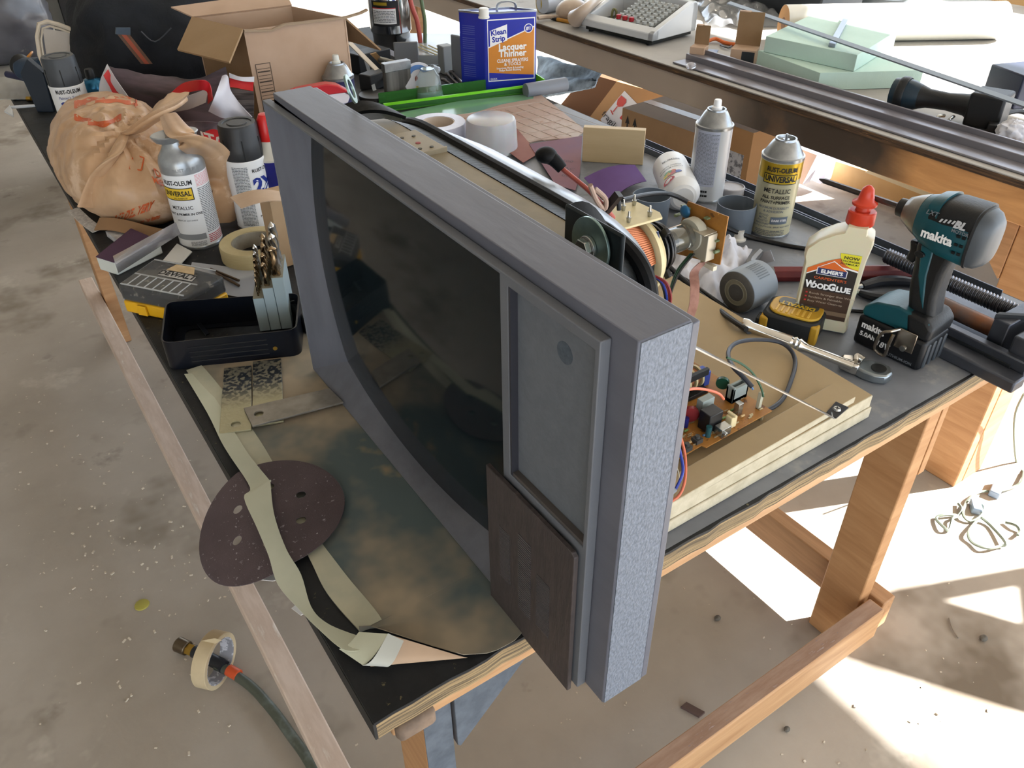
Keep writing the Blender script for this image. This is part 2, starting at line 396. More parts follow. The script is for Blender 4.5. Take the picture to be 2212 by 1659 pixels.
lo, li = loops(); N = len(lo); g = G()
g.add(lo+li+[(p[0]+.004, p[1], p[2]) for p in li]+[(p[0]+.006, p[1], p[2]) for p in lo],
      [(a+i, a+(i+1) % N, b+(i+1) % N, b+i) for a, b in ((0, N), (N, 2*N), (2*N, 3*N), (3*N, 0)) for i in range(N)])
tp('bezel', g, bezm, ang=25)
glass = mat('crt_glass', '#141c20', .07, spec=.35)
g = G().grid(lambda u, v: (.190+.012*(2*u-1)**2+.011*(2*v-1)**2, lerp(.03, .512, u), lerp(.872-.012*(1-(2*u-1)**2), 1.236, v)), 24, 20, .004)
scr = tp('screen', g, glass, ang=60)
dusty = mat('glass_dust', '#3e474a', .7, col2='#555b5c', scale=200, alpha=1)
# rim of the tube: dusty unpolished edge of the glass, blotched
dustm = mat('crt_edge', '#6e7679', .6, col2='#4b5255', scale=260, spots=[('#7d6f60', 9, .58, .1), ('#2a3238', 14, .62, .02)])
def glx(y, z):
    uu = (y-.03)/.482; w_ = (z-.868)/.368; return .190+.012*(2*uu-1)**2+.011*(2*w_-1)**2
def rim(u, v):
    if v < .62:                                  # down the left edge
        t = v/.62; z = lerp(1.231, .900, t); s_ = 2*(z-.892)/.338-1; ye = .487+.017*(1-s_*s_); wd_ = .058-.020*t
        y = lerp(ye+.004, ye-wd_, u); zz = z
    else:                                        # along the bottom, thinning out
        t = (v-.62)/.38; ye = lerp(.488, .20, t); s_ = 2*(ye-.047)/.437-1; ze = .892-.029*(1-s_*s_); wd_ = lerp(.034, .003, t)
        y = ye-u*.030*(1-t); zz = ze-.004+u*(wd_+.004)
    return (glx(y, zz)-.0022, y, zz)
tp('screen_edge_dust', G().grid(rim, 5, 60), dustm, ang=60)
tp('control_plate', G().box(.1795, .1812, -.073, .031, 1.041, 1.231), mat('tv_plate', '#62676e', .45, col2='#5b6067', scale=120, spec=.4, bump=.1, bscale=300))
tp('knob_hole', G().cyl((.1793, -.0315, 1.203), (.1799, -.0315, 1.203), .0092, n=28), mat('hole_paint', '#3d4650', .6, col2='#4c5660', scale=200))
tp('recess_wall', G().box(.1725, .1794, .0285, .0309, 1.0415, 1.2305), mat('recess_dark', '#2b2c34', .6))
tp('recess_wall', G().box(.1735, .1794, -.0728, .0284, 1.0412, 1.0445), mat('recess_brown', '#4b4644', .6))
# speaker grille
grb = mat('grille_brown', '#423a39', .6, col2='#352f2f', scale=30, stretch=(1, 6, 1), bump=.3, bscale=90)
grl = mat('grille_slots', '#4f4a4c', .6)
sg = tp('speaker_grille', G().prism([(-.072, .848), (.0605, .848), (.0605, 1.0345), (-.068, 1.0345), (-.072, 1.031)], .165, .1698, X2), grb, bev=.0008)
for (y0, y1, z0, z1, dz) in ((.0395, .0225, .905, .975, .0), (.008, -.0115, .888, .992, 0), (-.0215, -.0405, .893, .965, 0)):
    g = G(); k = 34
    for q in range(k):
        za = lerp(z0, z1, q/k); g.box(.1644, .1651, min(y0, y1), max(y0, y1), za, za+(z1-z0)/k*.55)
    tp('grille_slot_field', g, grl, sg)
# ---- tube behind the frame
def loft(secs, n=48):
    vs = []; fs = []
    for (x, cy, cz, hy, hz, e) in secs:
        for i in range(n):
            a = 2*pi*i/n; c, s_ = math.cos(a), math.sin(a)
            vs.append((x, cy+hy*math.copysign(abs(c)**(2/e), c), cz+hz*math.copysign(abs(s_)**(2/e), s_)))
    for j in range(len(secs)-1): fs += [(j*n+i, j*n+(i+1) % n, (j+1)*n+(i+1) % n, (j+1)*n+i) for i in range(n)]
    fs += [tuple(range(n)), tuple((len(secs)-1)*n+i for i in range(n))]
    g = G(); g.add(vs, fs); return g
CY, CZ = .262, 1.050
bandm = mat('tan_band', '#8b7f68', .6, col2='#79705c', scale=12, bump=.2, bscale=40, spots=[('#5f5a4b', 20, .62, .06)])
CT = tp('picture_tube', loft([(.290, CY, CZ, .230, .162, 9), (.312, CY, CZ, .229, .162, 8), (.335, CY, CZ+.002, .224, .161, 6), (.36, .260, CZ+.003, .206, .150, 4.5), (.385, .256, CZ+.005, .170, .126, 3.4),
        (.410, .250, CZ+.010, .122, .094, 2.6), (.438, .246, CZ+.014, .072, .062, 2.2), (.455, .242, 1.070, .052, .05, 2)]),
        mat('tube_silver', '#8c9096', .33, .55, col2='#6b7076', scale=3, bump=.15, bscale=25, spots=[('#b9bcc0', 5, .60, .1)]), ang=60)
b = tp('rim_band', loft([(.2365, CY, CZ, .240, .1735, 12), (.288, CY, CZ, .238, .172, 10)]), bandm, CT, ang=50)
tp('band_joint', G().box(.2375, .2885, .322, .390, 1.2185, 1.2262).box(.2375, .2885, .3195, .3215, 1.2185, 1.2278), mat('band_joint', '#91866f', .5, col2='#857a64', scale=20), CT, bev=.0006)
for q in range(3):
    for yy in (.375, .335): tp('rivet', G().cyl((.250+.013*q, yy-.002*q, 1.226), (.250+.013*q, yy-.002*q, 1.2272), .0022, n=10), mat('rivet_dark', '#4a4436', .6), CT)
tp('paint_mark', G().cyl((.270, .350, 1.2262), (.270, .350, 1.2268), .0028, n=14), mat('red_mark', '#8e2a28', .6), CT)
tape = mat('black_tape_shiny', '#101214', .5, col2='#1e2122', scale=50, stretch=(1, 3, 1), bump=.8, bscale=70, spec=.3, spots=[('#5b6062', 160, .66, .05)])
tp('edge_tape', loft([(.2885, CY, CZ, .2385, .1728, 9), (.3115, CY, CZ, .234, .1665, 7)]), tape, CT, ang=50)
blk = mat('black_rubber', '#0b0c0e', .6, bump=.3, bscale=90, spec=.2)
pts = []
for i in range(40):
    a = 2*pi*i/40; c, s_ = math.cos(a), math.sin(a)
    pts.append((.318, CY+.237*math.copysign(abs(c)**(2/8), c), CZ+.163*math.copysign(abs(s_)**(2/8), s_)))
tp('degaussing_coil', G().tube(pts, .0078, 10, 2, True), blk, CT)
# ear straps with bolts
def ear(cy, cz, name='mounting_ear'):
    e = tp(name, G().prism(rrect(cy-.030, cy+.028, cz-.055, cz+.026, .02), .236, .2395, X2), mat('ear_steel', '#25292c', .4, .6), CT, bev=.0006)
    return e
zinc = mat('zinc_washer', '#8aa09b', .35, .85, col2='#748a86', scale=30, bump=.1)
steel = mat('bright_steel', '#b8bab8', .25, .95, col2='#a2a4a2', scale=60)
e = ear(.050, 1.215)
WY, WZ = .0465, 1.2325
tp('washer', G().cyl((.262, WY, WZ), (.2645, WY, WZ), .0235, n=44), zinc, CT, bev=.0004)
bolt = tp('bolt', G().cyl((.2585, WY, WZ-.001), (.262, WY, WZ-.001), .0098, n=28).cyl((.2525, WY, WZ-.001), (.2585, WY, WZ-.001), .0085, n=6), steel, CT, bev=.0006)
brk = G().box(.266, .270, .012, .086, 1.15, 1.2535)
tp('ear_bracket', brk, mat('bracket_steel', '#1e2426', .45, .5, col2='#252c2e', scale=20), CT, bev=.003)
tp('rubber_flap', G().grid(lambda u, v: (.268+.045*v, .084-.012*u, 1.252-.02*u-.03*v*v+.004*math.sin(v*pi)), 6, 6, .003), blk, CT)
# far ear: a flat steel eye seen nearly edge on
tp('washer', G().prism(circ(0, 0, .016, 28), -.0012, .0012, M.Translation((.245, .455, 1.262)) @ M.Rotation(math.radians(70), 4, 'Y') @ M.Rotation(.5, 4, 'X'), holes=[circ(0, 0, .0105, 24)]), zinc, CT)
tp('rubber_flap', G().grid(lambda u, v: (.242+.050*u, .500-.030*v-.05*u, 1.226+.010*math.sin(u*pi)*(1-.3*v)+.002*u), 12, 6, .004), blk, CT)
# anode cap, red lead and loose wires
blkw = mat('black_wire', '#121316', .4)
redw = mat('red_wire', '#9a4a40', .45)
tp('anode_cup', G().grid(lambda u, v: (lerp(.325, .385, u), lerp(.335, .245, v), 1.205-.14*(u-.35)**2-.06*(v-.4)**2+.006*math.sin(7*u+5*v)), 10, 10, .003), mat('anode_rubber', '#4c453c', .5), CT)
a0 = PX(1180, 335, .37); a1 = PX(1215, 365, .38)
tp('anode_cap', G().ball(a0, .012, 16, 10, (1, 1, .7)).tube([a0, (a0+a1)/2+V((0, 0, .002)), a1], lambda t: .0085-.0025*t, 12, 4), blk, CT)
tp('anode_lead', G().tube([a1, PX(1240, 385, .385), PX(1270, 410, .39), PX(1300, 440, .40), PX(1325, 470, .42)], .0026, 10), redw, CT)
tp('braid_loop', G().tube([PX(1275, 400, .38), PX(1288, 432, .39), PX(1305, 452, .40), PX(1308, 430, .40), PX(1285, 408, .39)], .0028, 8), mat('buff_wire', '#9d8577', .6), CT)
tp('twist_tie', G().box(-.004, .004, -.004, .004, -.013, .013, M.Translation(PX(1322, 438, .41)) @ M.Rotation(.5, 4, 'X') @ M.Rotation(.3, 4, 'Y')), blkw, CT)
# yoke on the neck
XY = .50
YK = tp('deflection_yoke', G().lathe([(.056, 0), (.058, .004), (.045, .030), (.040, .055), (.040, .060), (.030, .064)], 40, M.Translation((.437, .241, 1.071)) @ M.Rotation(pi/2, 4, "Y")),
        mat('yoke_plastic', '#26282b', .5), ang=30)
cop = mat('copper_winding', '#b8714a', .35, .75, col2='#8f4f30', scale=8)
g = G(); k = 110
for q in range(k):
    a = 2*pi*q/k
    if abs(math.sin(a)) < .18: continue
    ca, sa = math.cos(a), math.sin(a)
    g.tube([(.448, .241+.050*ca, 1.072+.050*sa), (.465, .241+.049*ca, 1.072+.049*sa), (.490, .241+.043*ca, 1.072+.043*sa)], .0016, 5, 1)
tp('copper_winding', g, cop, YK)
ivory = mat('ivory_plastic', '#cfc39a', .5, col2='#bfb187', scale=20)
tp('coil_former', G().lathe([(.045, 0), (.050, .002), (.050, .007), (.041, .010), (.043, .016), (.036, .018)], 40, M.Translation((.492, .241, 1.073)) @ M.Rotation(pi/2, 4, 'Y')), ivory, YK)
tb = G().box(.452, .512, .222, .262, 1.1285, 1.131)
tp('terminal_board', G().prism([(.450, .214), (.505, .210), (.512, .222), (.510, .262), (.470, .270), (.452, .262)], 1.1285, 1.1315), ivory, YK, bev=.0006)
for (xx, yy) in ((.458, .262), (.464, .222), (.480, .250), (.494, .220), (.500, .254)):
    tp('terminal_pin', G().cyl((xx, yy, 1.1315), (xx, yy, 1.138), .0022, .003, 8).cyl((xx, yy, 1.138), (xx, yy, 1.145), .0018, .0012, 8), steel, YK)
tp('terminal_sleeve', G().cyl((.470, .246, 1.136), (.470, .250, 1.156), .0028, n=10), blkw, YK)
tp('ring_magnet', G().lathe([(.026, 0), (.031, .001), (.031, .0035), (.026, .0045), (.026, .006), (.032, .007), (.032, .0095), (.026, .0105), (.026, .012), (.033, .013), (.033, .0155), (.026, .0165), (.026, .0185), (.030, .0195), (.030, .022), (.018, .024)], 36,
   M.Translation((.514, .241, 1.074)) @ M.Rotation(pi/2, 4, 'Y')), blkw, YK)
for a in (.9, 2.2, 3.9, 5.3):
    ca, sa = math.cos(a), math.sin(a)
    tp('magnet_tab', G().box(-.003, .003, -.0045, .0045, 0, .012, M.Translation((.522+.006*(a > 3), .241+.030*ca, 1.074+.030*sa)) @ M.Rotation(a-pi/2, 4, 'X')), blkw, YK, bev=.001)
ng = mat('neck_glass', '#9a9a92', .08, trans=.85)
tp('tube_neck', G().lathe([(.0165, 0), (.0165, .05), (.014, .054)], 28, M.Translation((.530, .241, 1.074)) @ M.Rotation(pi/2, 4, 'Y')), ng, YK)
tp('electron_gun', G().lathe([(.009, 0), (.011, .01), (.011, .018), (.008, .02), (.012, .024), (.012, .04), (.009, .044)], 20, M.Translation((.532, .241, 1.074)) @ M.Rotation(pi/2, 4, 'Y')), mat('gun_metal', '#77705c', .35, .7), YK)
# neck board
pcb = mat('pcb_brown', '#8a5a24', .45, col2='#a3702f', scale=40, spots=[('#5d3a18', 60, .60, .03), ('#c99a55', 90, .66, .02)])
pb = [PX(x, y, .607) for x, y in ((1487, 434), (1574, 468), (1556, 572), (1450, 545))]
c0 = sum(pb, V((0, 0, 0)))/4
NB = tp('neck_board', G().prism([(p.y, p.z) for p in pb], .606, .6078, X2), pcb, bev=.0003)
tp('tube_socket', G().lathe([(.020, 0), (.021, .003), (.021, .012), (.016, .014), (.016, .018)], 28, M.Translation((.586, .241, 1.074)) @ M.Rotation(pi/2, 4, 'Y')), mat('socket_plastic', '#a9a595', .5), NB)
tp('shield_box', G().box(.588, .604, .210, .232, 1.048, 1.084), mat('tin_shield', '#b3ac9b', .4, .4), NB, bev=.0008)
tp('shield_flag', G().box(.582, .604, .212, .238, 1.0845, 1.0855), mat('tin_shield', '#b3ac9b'), NB)
tp('capacitor', G().ball(PX(1480, 457, .60), .0085, 16, 10, (.45, 1, 1)), mat('blue_ceramic', '#215d86', .35), NB, label='blue ceramic disc')
r2 = random.Random(5)
for q in range(13):
    yy, zz = r2.uniform(.205, .285), r2.uniform(1.05, 1.10)
    if abs(yy-.241) < .02 and abs(zz-1.074) < .02: continue
    tp('small_component', G().box(.600, .606, yy, yy+.006, zz, zz+.002) if q % 2 else G().cyl((.598, yy, zz), (.606, yy, zz), .0022, n=8), mat('comp_mix', '#6d7a5a', .4), NB)
tp('plug', G().box(.5995, .606, .205, .228, 1.034, 1.040), mat('plug_white', '#c9c3ae', .5), NB)
# ribbon and harness down to the chassis board
rib = mat('ribbon_brown', '#9c7264', .5, col2='#8a6155', scale=3, stretch=(40, 40, 1))
tp('ribbon_cable', G().ribbon([PX(1520, 566, .598), PX(1500, 588, .585), PX(1501, 620, .572), PX(1498, 660, .560), PX(1484, 700, .54)], (.012, -.004, 0), .0012), rib)
grn = mat('green_wire', '#1f4a33', .45); blu = mat('blue_wire', '#2b3f9c', .45); redd = mat('red_wire2', '#7d2428', .45)
for k2, (m_, d) in enumerate(((grn, 0), (grn, 4), (blkw, 8))):
    tp('wire', G().tube([PX(1492+d, 548, .585), PX(1462+d, 585, .56), PX(1446+d*.6, 630, .53), PX(1437+d*.5, 672, .51)], .0013, 6), m_)
for k2, (m_, d) in enumerate(((blu, 0), (redd, 5), (blkw, -4), (redd, 9))):
    tp('wire', G().tube([PX(1412+d*.4, 596, .47), PX(1432+d, 612, .475), PX(1441+d, 645, .48), PX(1437+d*.6, 676, .48)], .0013, 6), m_)
tp('wire', G().tube([PX(1420, 500, .505), PX(1424, 540, .505), PX(1406, 590, .49)], .0016, 6), mat('navy_wire', '#1d2750', .4))
tp('wire', G().tube([PX(1350, 520, .37), PX(1370, 560, .37), PX(1388, 620, .36), PX(1402, 655, .35)], .0036, 10), blkw, label='thick black sleeve')
tp('wire', G().tube([PX(1300, 455, .39), PX(1335, 500, .39), PX(1362, 560, .38), PX(1400, 625, .37)], .0018, 6), blkw)
tp('wire', G().tube([PX(1346, 584, .33), PX(1358, 605, .33), PX(1370, 625, .32), PX(1384, 645, .32)], .0042, 10), mat('cloth_tape', '#5a5b5d', .8, col2='#2a2b2d', scale=300), label='grey tape wrapped lead')

mdf = mat('mdf', '#a89472', .75, col2='#9d8968', scale=5, detail=6, spots=[('#6e5e44', 90, .74, .02)])
mdfe = mat('mdf_edge', '#b9b09a', .85, col2='#a89f88', scale=50, bump=.5, bscale=120)
A = V((.735, .012, 0)); BX0 = .245
base = tp('base_board', G().prism([(BX0, .020), (.742, .024), (.752, .56), (BX0, .55)], TT+.0012, TT+.0185), mdfe, bev=.0015)
tp('base_board', G().prism([(BX0, .022), (.739, .026), (.749, .56), (BX0, .55)], TT+.019, TT+.0376), mdfe, bev=.001)
tp('board_face', G().prism([(BX0, .0235), (.738, .0275), (.748, .558), (BX0, .548)], TT+.0376, TT+.0380), mdf, base)
FR = tp('front_strip', G().prism([(.245, .018), (.705, .030), (.703, .066), (.245, .048)], TT+.038, TT+.0475), mdfe, bev=.0008)
tp('strip_face', G().prism([(.246, .019), (.7045, .0305), (.7025, .065), (.246, .047)], TT+.0475, TT+.0478), mdf, FR)
ZS = TT+.0478
bs = mat('strap_black', '#1e1f22', .35, .5)
s0 = P(1806, 905, ZS); sc_ = P(1807, 886, ZS)
FT = tp('foot_bracket', G().prism([tuple(P(x, y, ZS)[:2]) for x, y in ((1784, 893), (1805, 869), (1833, 882), (1806, 905))], ZS, ZS+.0016), bs, bev=.0003)
tp('screw', G().cyl(sc_+V((0, 0, .0016)), sc_+V((0, 0, .0035)), .0052, .004, 24), steel, FT)
tp('screw_slot', G().box(-.003, .003, -.0007, .0007, 0, .0003, M.Translation(sc_+V((0, 0, .0034))) @ M.Rotation(.6, 4, 'Z')).box(-.0007, .0007, -.003, .003, 0, .0003, M.Translation(sc_+V((0, 0, .0034))) @ M.Rotation(.6, 4, 'Z')), blkw, FT)
e0 = P(1800, 902, ZS+.001); e1 = PX(1478, 738, .24)
tp('steel_stay', G().ribbon([e0+V((.006, .006, 0)), e0, lerp(e0, e1, .5), e1], (.0, .0045, .001), .0012, 0), mat('stay_white', '#e6e6e4', .18, .9))
# chassis board
ZP = TT+.052
PB = tp('chassis_board', G().prism([(.33, .062), (.470, .070), (.472, .064), (.590, .068), (.585, .215), (.33, .215)], ZP-.0016, ZP), pcb, bev=.0003)
def cp(name, g, m, **k): return tp(name, g, m, PB, **k)
for (x, y) in ((.58, .075), (.34, .07), (.58, .2), (.34, .2)): cp('standoff', G().cyl((x, y, TT+.038), (x, y, ZP-.0016), .003, n=10), mat('plug_white', '#c9c3ae'))
cp('silk_area', G().box(.43, .50, .100, .112, ZP, ZP+.0003, M.Translation((.1, -.22, 0)) @ M.Rotation(.0, 4, 'Z')) if 0 else G().prism([tuple(P(x, y, ZP)[:2]) for x, y in ((1462, 885), (1520, 897), (1560, 915), (1535, 925), (1505, 905), (1460, 895))], ZP, ZP+.0003), mat('silk', '#a9a595', .6))
hs = mat('heatsink', '#2b2d2f', .45, .5)
def up(px, py, z=None): return P(px, py, z or ZP)
h0 = up(1468, 870); h1 = up(1552, 835)
g = G().box(.440, .443, .125, .205, ZP, ZP+.062).box(.440, .512, .203, .206, ZP, ZP+.060)
for q in range(6): g.box(.446+.011*q, .4475+.011*q, .206, .222, ZP, ZP+.060)
cp('heat_sink', g, hs, bev=.0004)
cp('heat_sink', G().box(.430, .432, .13, .19, ZP, ZP+.05).box(.434, .436, .13, .19, ZP, ZP+.05), hs)
cp('power_transistor', G().box(.444, .448, .175, .190, ZP+.018, ZP+.040).cyl((.444, .182, ZP+.043), (.450, .182, ZP+.043), .003, n=12), mat('grey_tab', '#7c8484', .4, .5))
cop2 = mat('choke_copper', '#94603f', .4, .5)
def choke(x, y, nm):
    g = G().box(x-.021, x-.017, y-.017, y+.017, ZP, ZP+.040).box(x+.017, x+.021, y-.017, y+.017, ZP, ZP+.040)
    g = G().box(x-.022, x+.022, y+.013, y+.018, ZP, ZP+.038).box(x-.022, x+.022, y-.016, y-.011, ZP+.028, ZP+.038).box(x-.024, x+.024, y-.018, y+.020, ZP, ZP+.006)
    c = cp(nm, g, hs, bev=.0006)
    for k in range(3): cp('winding', G().cyl((x-.0155+.011*k, y, ZP+.020), (x-.0085+.011*k, y, ZP+.020), .0118, n=20), cop2)
    g = G()
    for k in range(4): g.cyl((x-.0185+.011*k, y, ZP+.020), (x-.0155+.011*k, y, ZP+.020), .0145, n=20)
    cp('bobbin', g, ivory)
choke(.478, .150, 'line_choke'); choke(.527, .158, 'line_choke')
cp('film_capacitor', G().box(.555, .565, .152, .168, ZP, ZP+.022), mat('cap_blue', '#3a50a8', .4), bev=.001)
cp('varistor', G().cyl((.561, .128, ZP+.017), (.565, .131, ZP+.017), .0085, n=20), mat('disc_green', '#0f4434', .3))
cp('varistor', G().cyl((.487, .108, ZP+.013), (.490, .112, ZP+.013), .0105, n=20), mat('disc_red', '#7c2024', .4))
gry = mat('connector_grey', '#8d9794', .5)
g = G().box(.558, .585, .106, .110, ZP, ZP+.022).box(.558, .585, .115, .118, ZP, ZP+.022).box(.558, .561, .106, .118, ZP, ZP+.024).box(.582, .585, .106, .118, ZP, ZP+.024).box(.558, .585, .106, .118, ZP, ZP+.006)
cp('mains_socket', g, gry, bev=.0003)
cp('earth_post', G().box(.5775, .5825, .0795, .0845, ZP, ZP+.024), mat('post_grey', '#aaa894', .6), bev=.0003)
cp('relay', G().box(.490, .512, .080, .098, ZP, ZP+.027), mat('relay_black', '#17181b', .35), bev=.001)
cp('signal_connector', G().box(.500, .520, .103, .113, ZP, ZP+.030), gry, bev=.0005)
cp('fuse_clip', G().box(.545, .553, .084, .092, ZP, ZP+.018), steel, bev=.0004)
cp('coax_jack', G().box(.498, .514, .062+.004, .078, ZP, ZP+.012).cyl((.502, .066, ZP+.006), (.502, .062, ZP+.006), .003, n=12), steel, bev=.0004)
cp('cream_plug', G().box(.520, .530, .072, .082, ZP, ZP+.016).box(.523, .527, .070, .084, ZP+.016, ZP+.019), mat('cream', '#cfc096', .6), bev=.001)
for (x, y, h, m_) in ((.470, .110, .014, mat('elec_blue', '#20226a', .35)), (.479, .107, .013, mat('elec_blue', '#20226a')), (.488, .078, .015, mat('elec_teal', '#1f4a50', .35)), (.400, .085, .012, mat('elec_teal', '#1f4a50')), (.385, .10, .02, mat('elec_blue', '#20226a')), (.42, .13, .016, mat('elec_teal', '#1f4a50'))):
    cp('electrolytic', G().cyl((x, y, ZP), (x, y, ZP+h), .0036, n=14), m_)
cp('chip', G().box(.425, .452, .094, .106, ZP, ZP+.004), mat('chip_black', '#232426', .5), bev=.0003)
for x, y in ((.470, .078), (.450, .075), (.430, .073), (.412, .0715), (.393, .069)):
    cp('push_switch', G().box(x-.005, x+.005, y-.005, y+.005, ZP, ZP+.006).cyl((x, y, ZP+.006), (x, y, ZP+.0095), .003, n=12), mat('switch', '#3b3c3c', .4))
g = G(); r3 = random.Random(9)
for q in range(70):
    x, y = r3.uniform(.38, .58), r3.uniform(.070, .13)
    g.box(x-.003, x+.003, y-.0006, y+.0006, ZP, ZP+.0016)
c = cp('jumper_links', g, mat('tin_link', '#c4b998', .3, .7)); c['kind'] = 'stuff'
for q in range(14):
    x, y = r3.uniform(.39, .57), r3.uniform(.072, .12)
    cp('resistor', G().cyl((x-.003, y, ZP+.002), (x+.003, y, ZP+.002), .0014, n=8), mat('res%d' % (q % 3), ('#6a8a48', '#b99a6a', '#4a6a8a')[q % 3], .4))
org = mat('orange_wire', '#c96a4c', .4)
tp('wire', G().tube([PX(1563, 862, .505), PX(1552, 850, .495), PX(1522, 841, .475), PX(1490, 841, .45), PX(1464, 858, .43), PX(1460, 885, .425), PX(1467, 930, .42), PX(1480, 985, .415), PX(1479, 1040, .40), PX(1462, 1075, .385), PX(1423, 1092, .365)], .0017, 8), org, label='orange wire arching over the board')
tp('wire', G().tube([PX(1454, 893, .415), PX(1458, 930, .415), PX(1470, 980, .41), PX(1475, 1020, .40), PX(1460, 1056, .39)], .0017, 8), blu, label='blue wire')
tp('cable_sleeve', G().tube([PX(1460, 1057, .39), PX(1440, 1075, .378), PX(1420, 1090, .368)], .0024, 8), mat('sleeve_grey', '#9aa3ad', .5))
tp('wire', G().tube([PX(1441, 975, .41), PX(1458, 1000, .41), PX(1467, 1030, .405), PX(1460, 1056, .39)], .0006, 6), mat('thin_white', '#c7c0ae', .5), label='thin white wire')
cab = mat('grey_cable', '#2e323b', .4)
z1 = TT+.042
tp('mains_cable', G().tube([PX(1625, 836, .575), PX(1606, 815, .572), PX(1582, 790, .575), P(1573, 762, TT+.075), P(1590, 741, TT+.07), P(1630, 734, TT+.06), P(1680, 738, TT+.052), P(1708, 756, TT+.047), P(1718, 785, z1), P(1708, 825, z1), P(1692, 860, z1), P(1670, 880, z1+.002), P(1640, 893, z1)], .0030, 10), cab)
tp('wire', G().tube([PX(1627, 842, .576), PX(1618, 826, .576), PX(1608, 812, .575)], .0013, 6), mat('pale_blue_wire', '#5f86b8', .4))
tp('wire', G().tube([PX(1649, 857, .58), PX(1643, 835, .575), PX(1625, 805, .56), PX(1600, 785, .54), PX(1570, 772, .52)], .0014, 6), grn)
# ================================================================ things on the left of the first bench
from mathutils import noise as NZ
def ZAT(loc, py):
    a, b = 0.0, 2.5
    for _ in range(50):
        m_ = (a+b)/2; d = V((loc[0], loc[1], m_))-CAM
        y = H/2-FPX*d.dot(UP)/d.dot(_f)
        if y > py: a = m_
        else: b = m_
    return m_
white = mat('label_white', '#dfe1e3', .35, spec=.4); black = mat('print_black', '#161719', .5); navy = mat('print_navy', '#1b2f86', .45)
redp = mat('print_red', '#b32f35', .45); yel = mat('print_yellow', '#d9b62c', .4); greyp = mat('print_grey', '#6d7278', .5); whitep = mat('print_white', '#e8e9ea', .45)
tin = mat('tin', '#a3a7aa', .28, .85, col2='#8a8e92', scale=30); paint_cap = mat('cap_charcoal', '#26282b', .45, bump=.1, bscale=200)
def spray_can(name, label, loc, r, h, body, top='nozzle', capm=None, group=None, rz=0, parent_rot=None, shoulder=None, capr=None, caph=.05):
    """h = height of the tin body without dome"""
    t = thing(name, label, 'spray can', loc, rz, group, parent_rot)
    obj('can_body', G().lathe([(r*.93, 0), (r, .002), (r, .005), (r*.985, .007), (r*.985, h-.006), (r, h-.004), (r, h-.001), (r*.96, h)], 40), body, t, ang=30)
    obj('bottom_rim', G().lathe([(r*.95, -.0002), (r*1.012, .0005), (r*1.012, .0045), (r, .0055)], 40), tin, t, ang=30)
    if top in ('nozzle', 'bare'):
        obj('dome', G().lathe([(r*1.01, h-.003), (r*1.01, h+.002), (r*.93, h+.003), (r*.80, h+.012), (r*.62, h+.024), (r*.52, h+.028), (r*.50, h+.031), (r*.42, h+.031), (r*.38, h+.026), (.0, h+.026)], 40), tin, t, ang=28)
        if top == 'nozzle':
            nz = obj('nozzle', G().lathe([(.0085, h+.027), (.010, h+.029), (.010, h+.034), (.0075, h+.036), (.0072, h+.046), (.006, h+.048), (0, h+.048)], 24), capm or whitep, t)
            obj('spray_hole', G().cyl((.0070, 0, h+.042), (.0078, 0, h+.042), .0022, n=12), greyp, nz)
        else:
            obj('valve_stem', G().cyl((0, 0, h+.026), (0, 0, h+.038), .0022, n=12).cyl((0, 0, h+.026), (0, 0, h+.029), .006, n=16), tin, t)
    elif top == 'cap':
        cr = capr or r*.97
        obj('cap', G().lathe([(cr*.98, h-.002), (cr, h), (cr, h+caph*.45), (cr*.985, h+caph*.47), (cr*.96, h+caph-.004), (cr*.90, h+caph), (cr*.72, h+caph), (cr*.70, h+caph-.0015), (cr*.5, h+caph-.0015), (cr*.48, h+caph), (0, h+caph)], 40), capm or paint_cap, t, ang=28)
        g = G()
        for q in range(6):
            a = 2*pi*q/6+.3; g.box(cr*.96, cr*1.006, -.0012, .0012, h+.002, h+caph*.62, M.Rotation(a, 4, 'Z'))
        obj('cap_slot', g, mat('cap_slot_dark', '#0d0e0f', .6), t)
    return t
def lines_block(t, r, z0, z1, a0, a1, m, n, nm='small_print', seed=1):    # rows of tiny printing
    g = G(); q = random.Random(seed)
    for i in range(n):
        z = lerp(z0, z1, (i+.5)/n); hh = abs(z1-z0)/n*.24; a = a0
        while a < a1-.02:
            b = min(a1, a+q.uniform(.05, .2)); kk = max(1, int((b-a)/.12)+1)
            vs = []; 
            for u in range(kk+1):
                aa = a+(b-a)*u/kk; vs += [(r*math.cos(aa), r*math.sin(aa), z-hh), (r*math.cos(aa), r*math.sin(aa), z+hh)]
            g.add(vs, [(2*u, 2*u+2, 2*u+3, 2*u+1) for u in range(kk)]); a = b+.02
    return obj(nm, g, m, t)
# --- white universal can with grip top
L1 = P(436, 520); fa = facing(L1); rr_ = .0385
silver = mat('silver_plastic', '#a5a9ac', .3, .55, col2='#94989b', scale=40)
C1 = thing('spray_can', 'white paint can with a silver flared grip top, in front of the orange plastic bag', 'spray can', L1, 0)
obj('can_body', G().lathe([(.036, 0), (.0385, .003), (.0385, .142), (.0375, .143)], 44), white, C1, ang=30)
obj('bottom_rim', G().lathe([(.036, -.0002), (.0392, .0005), (.0392, .005), (.0386, .006)], 40), tin, C1)
obj('grip_top', G().lathe([(.0388, .142), (.0388, .158), (.036, .168), (.029, .178), (.0245, .187), (.0235, .196)], 44), silver, C1, ang=50)
gt = obj('trigger_cap', G().lathe([(.0235, .194), (.0255, .198), (.0275, .203), (.028, .2045), (.027, .206), (.0, .2065)], 44, M.Diagonal((1.45, .95, 1, 1))), silver, C1, ang=30)
txt('RUST-OLEUM', .0085, silver, C1, oncyl(.0392, .151, fa+.15), .02)
oc = oncyl(.0387, 0, fa)
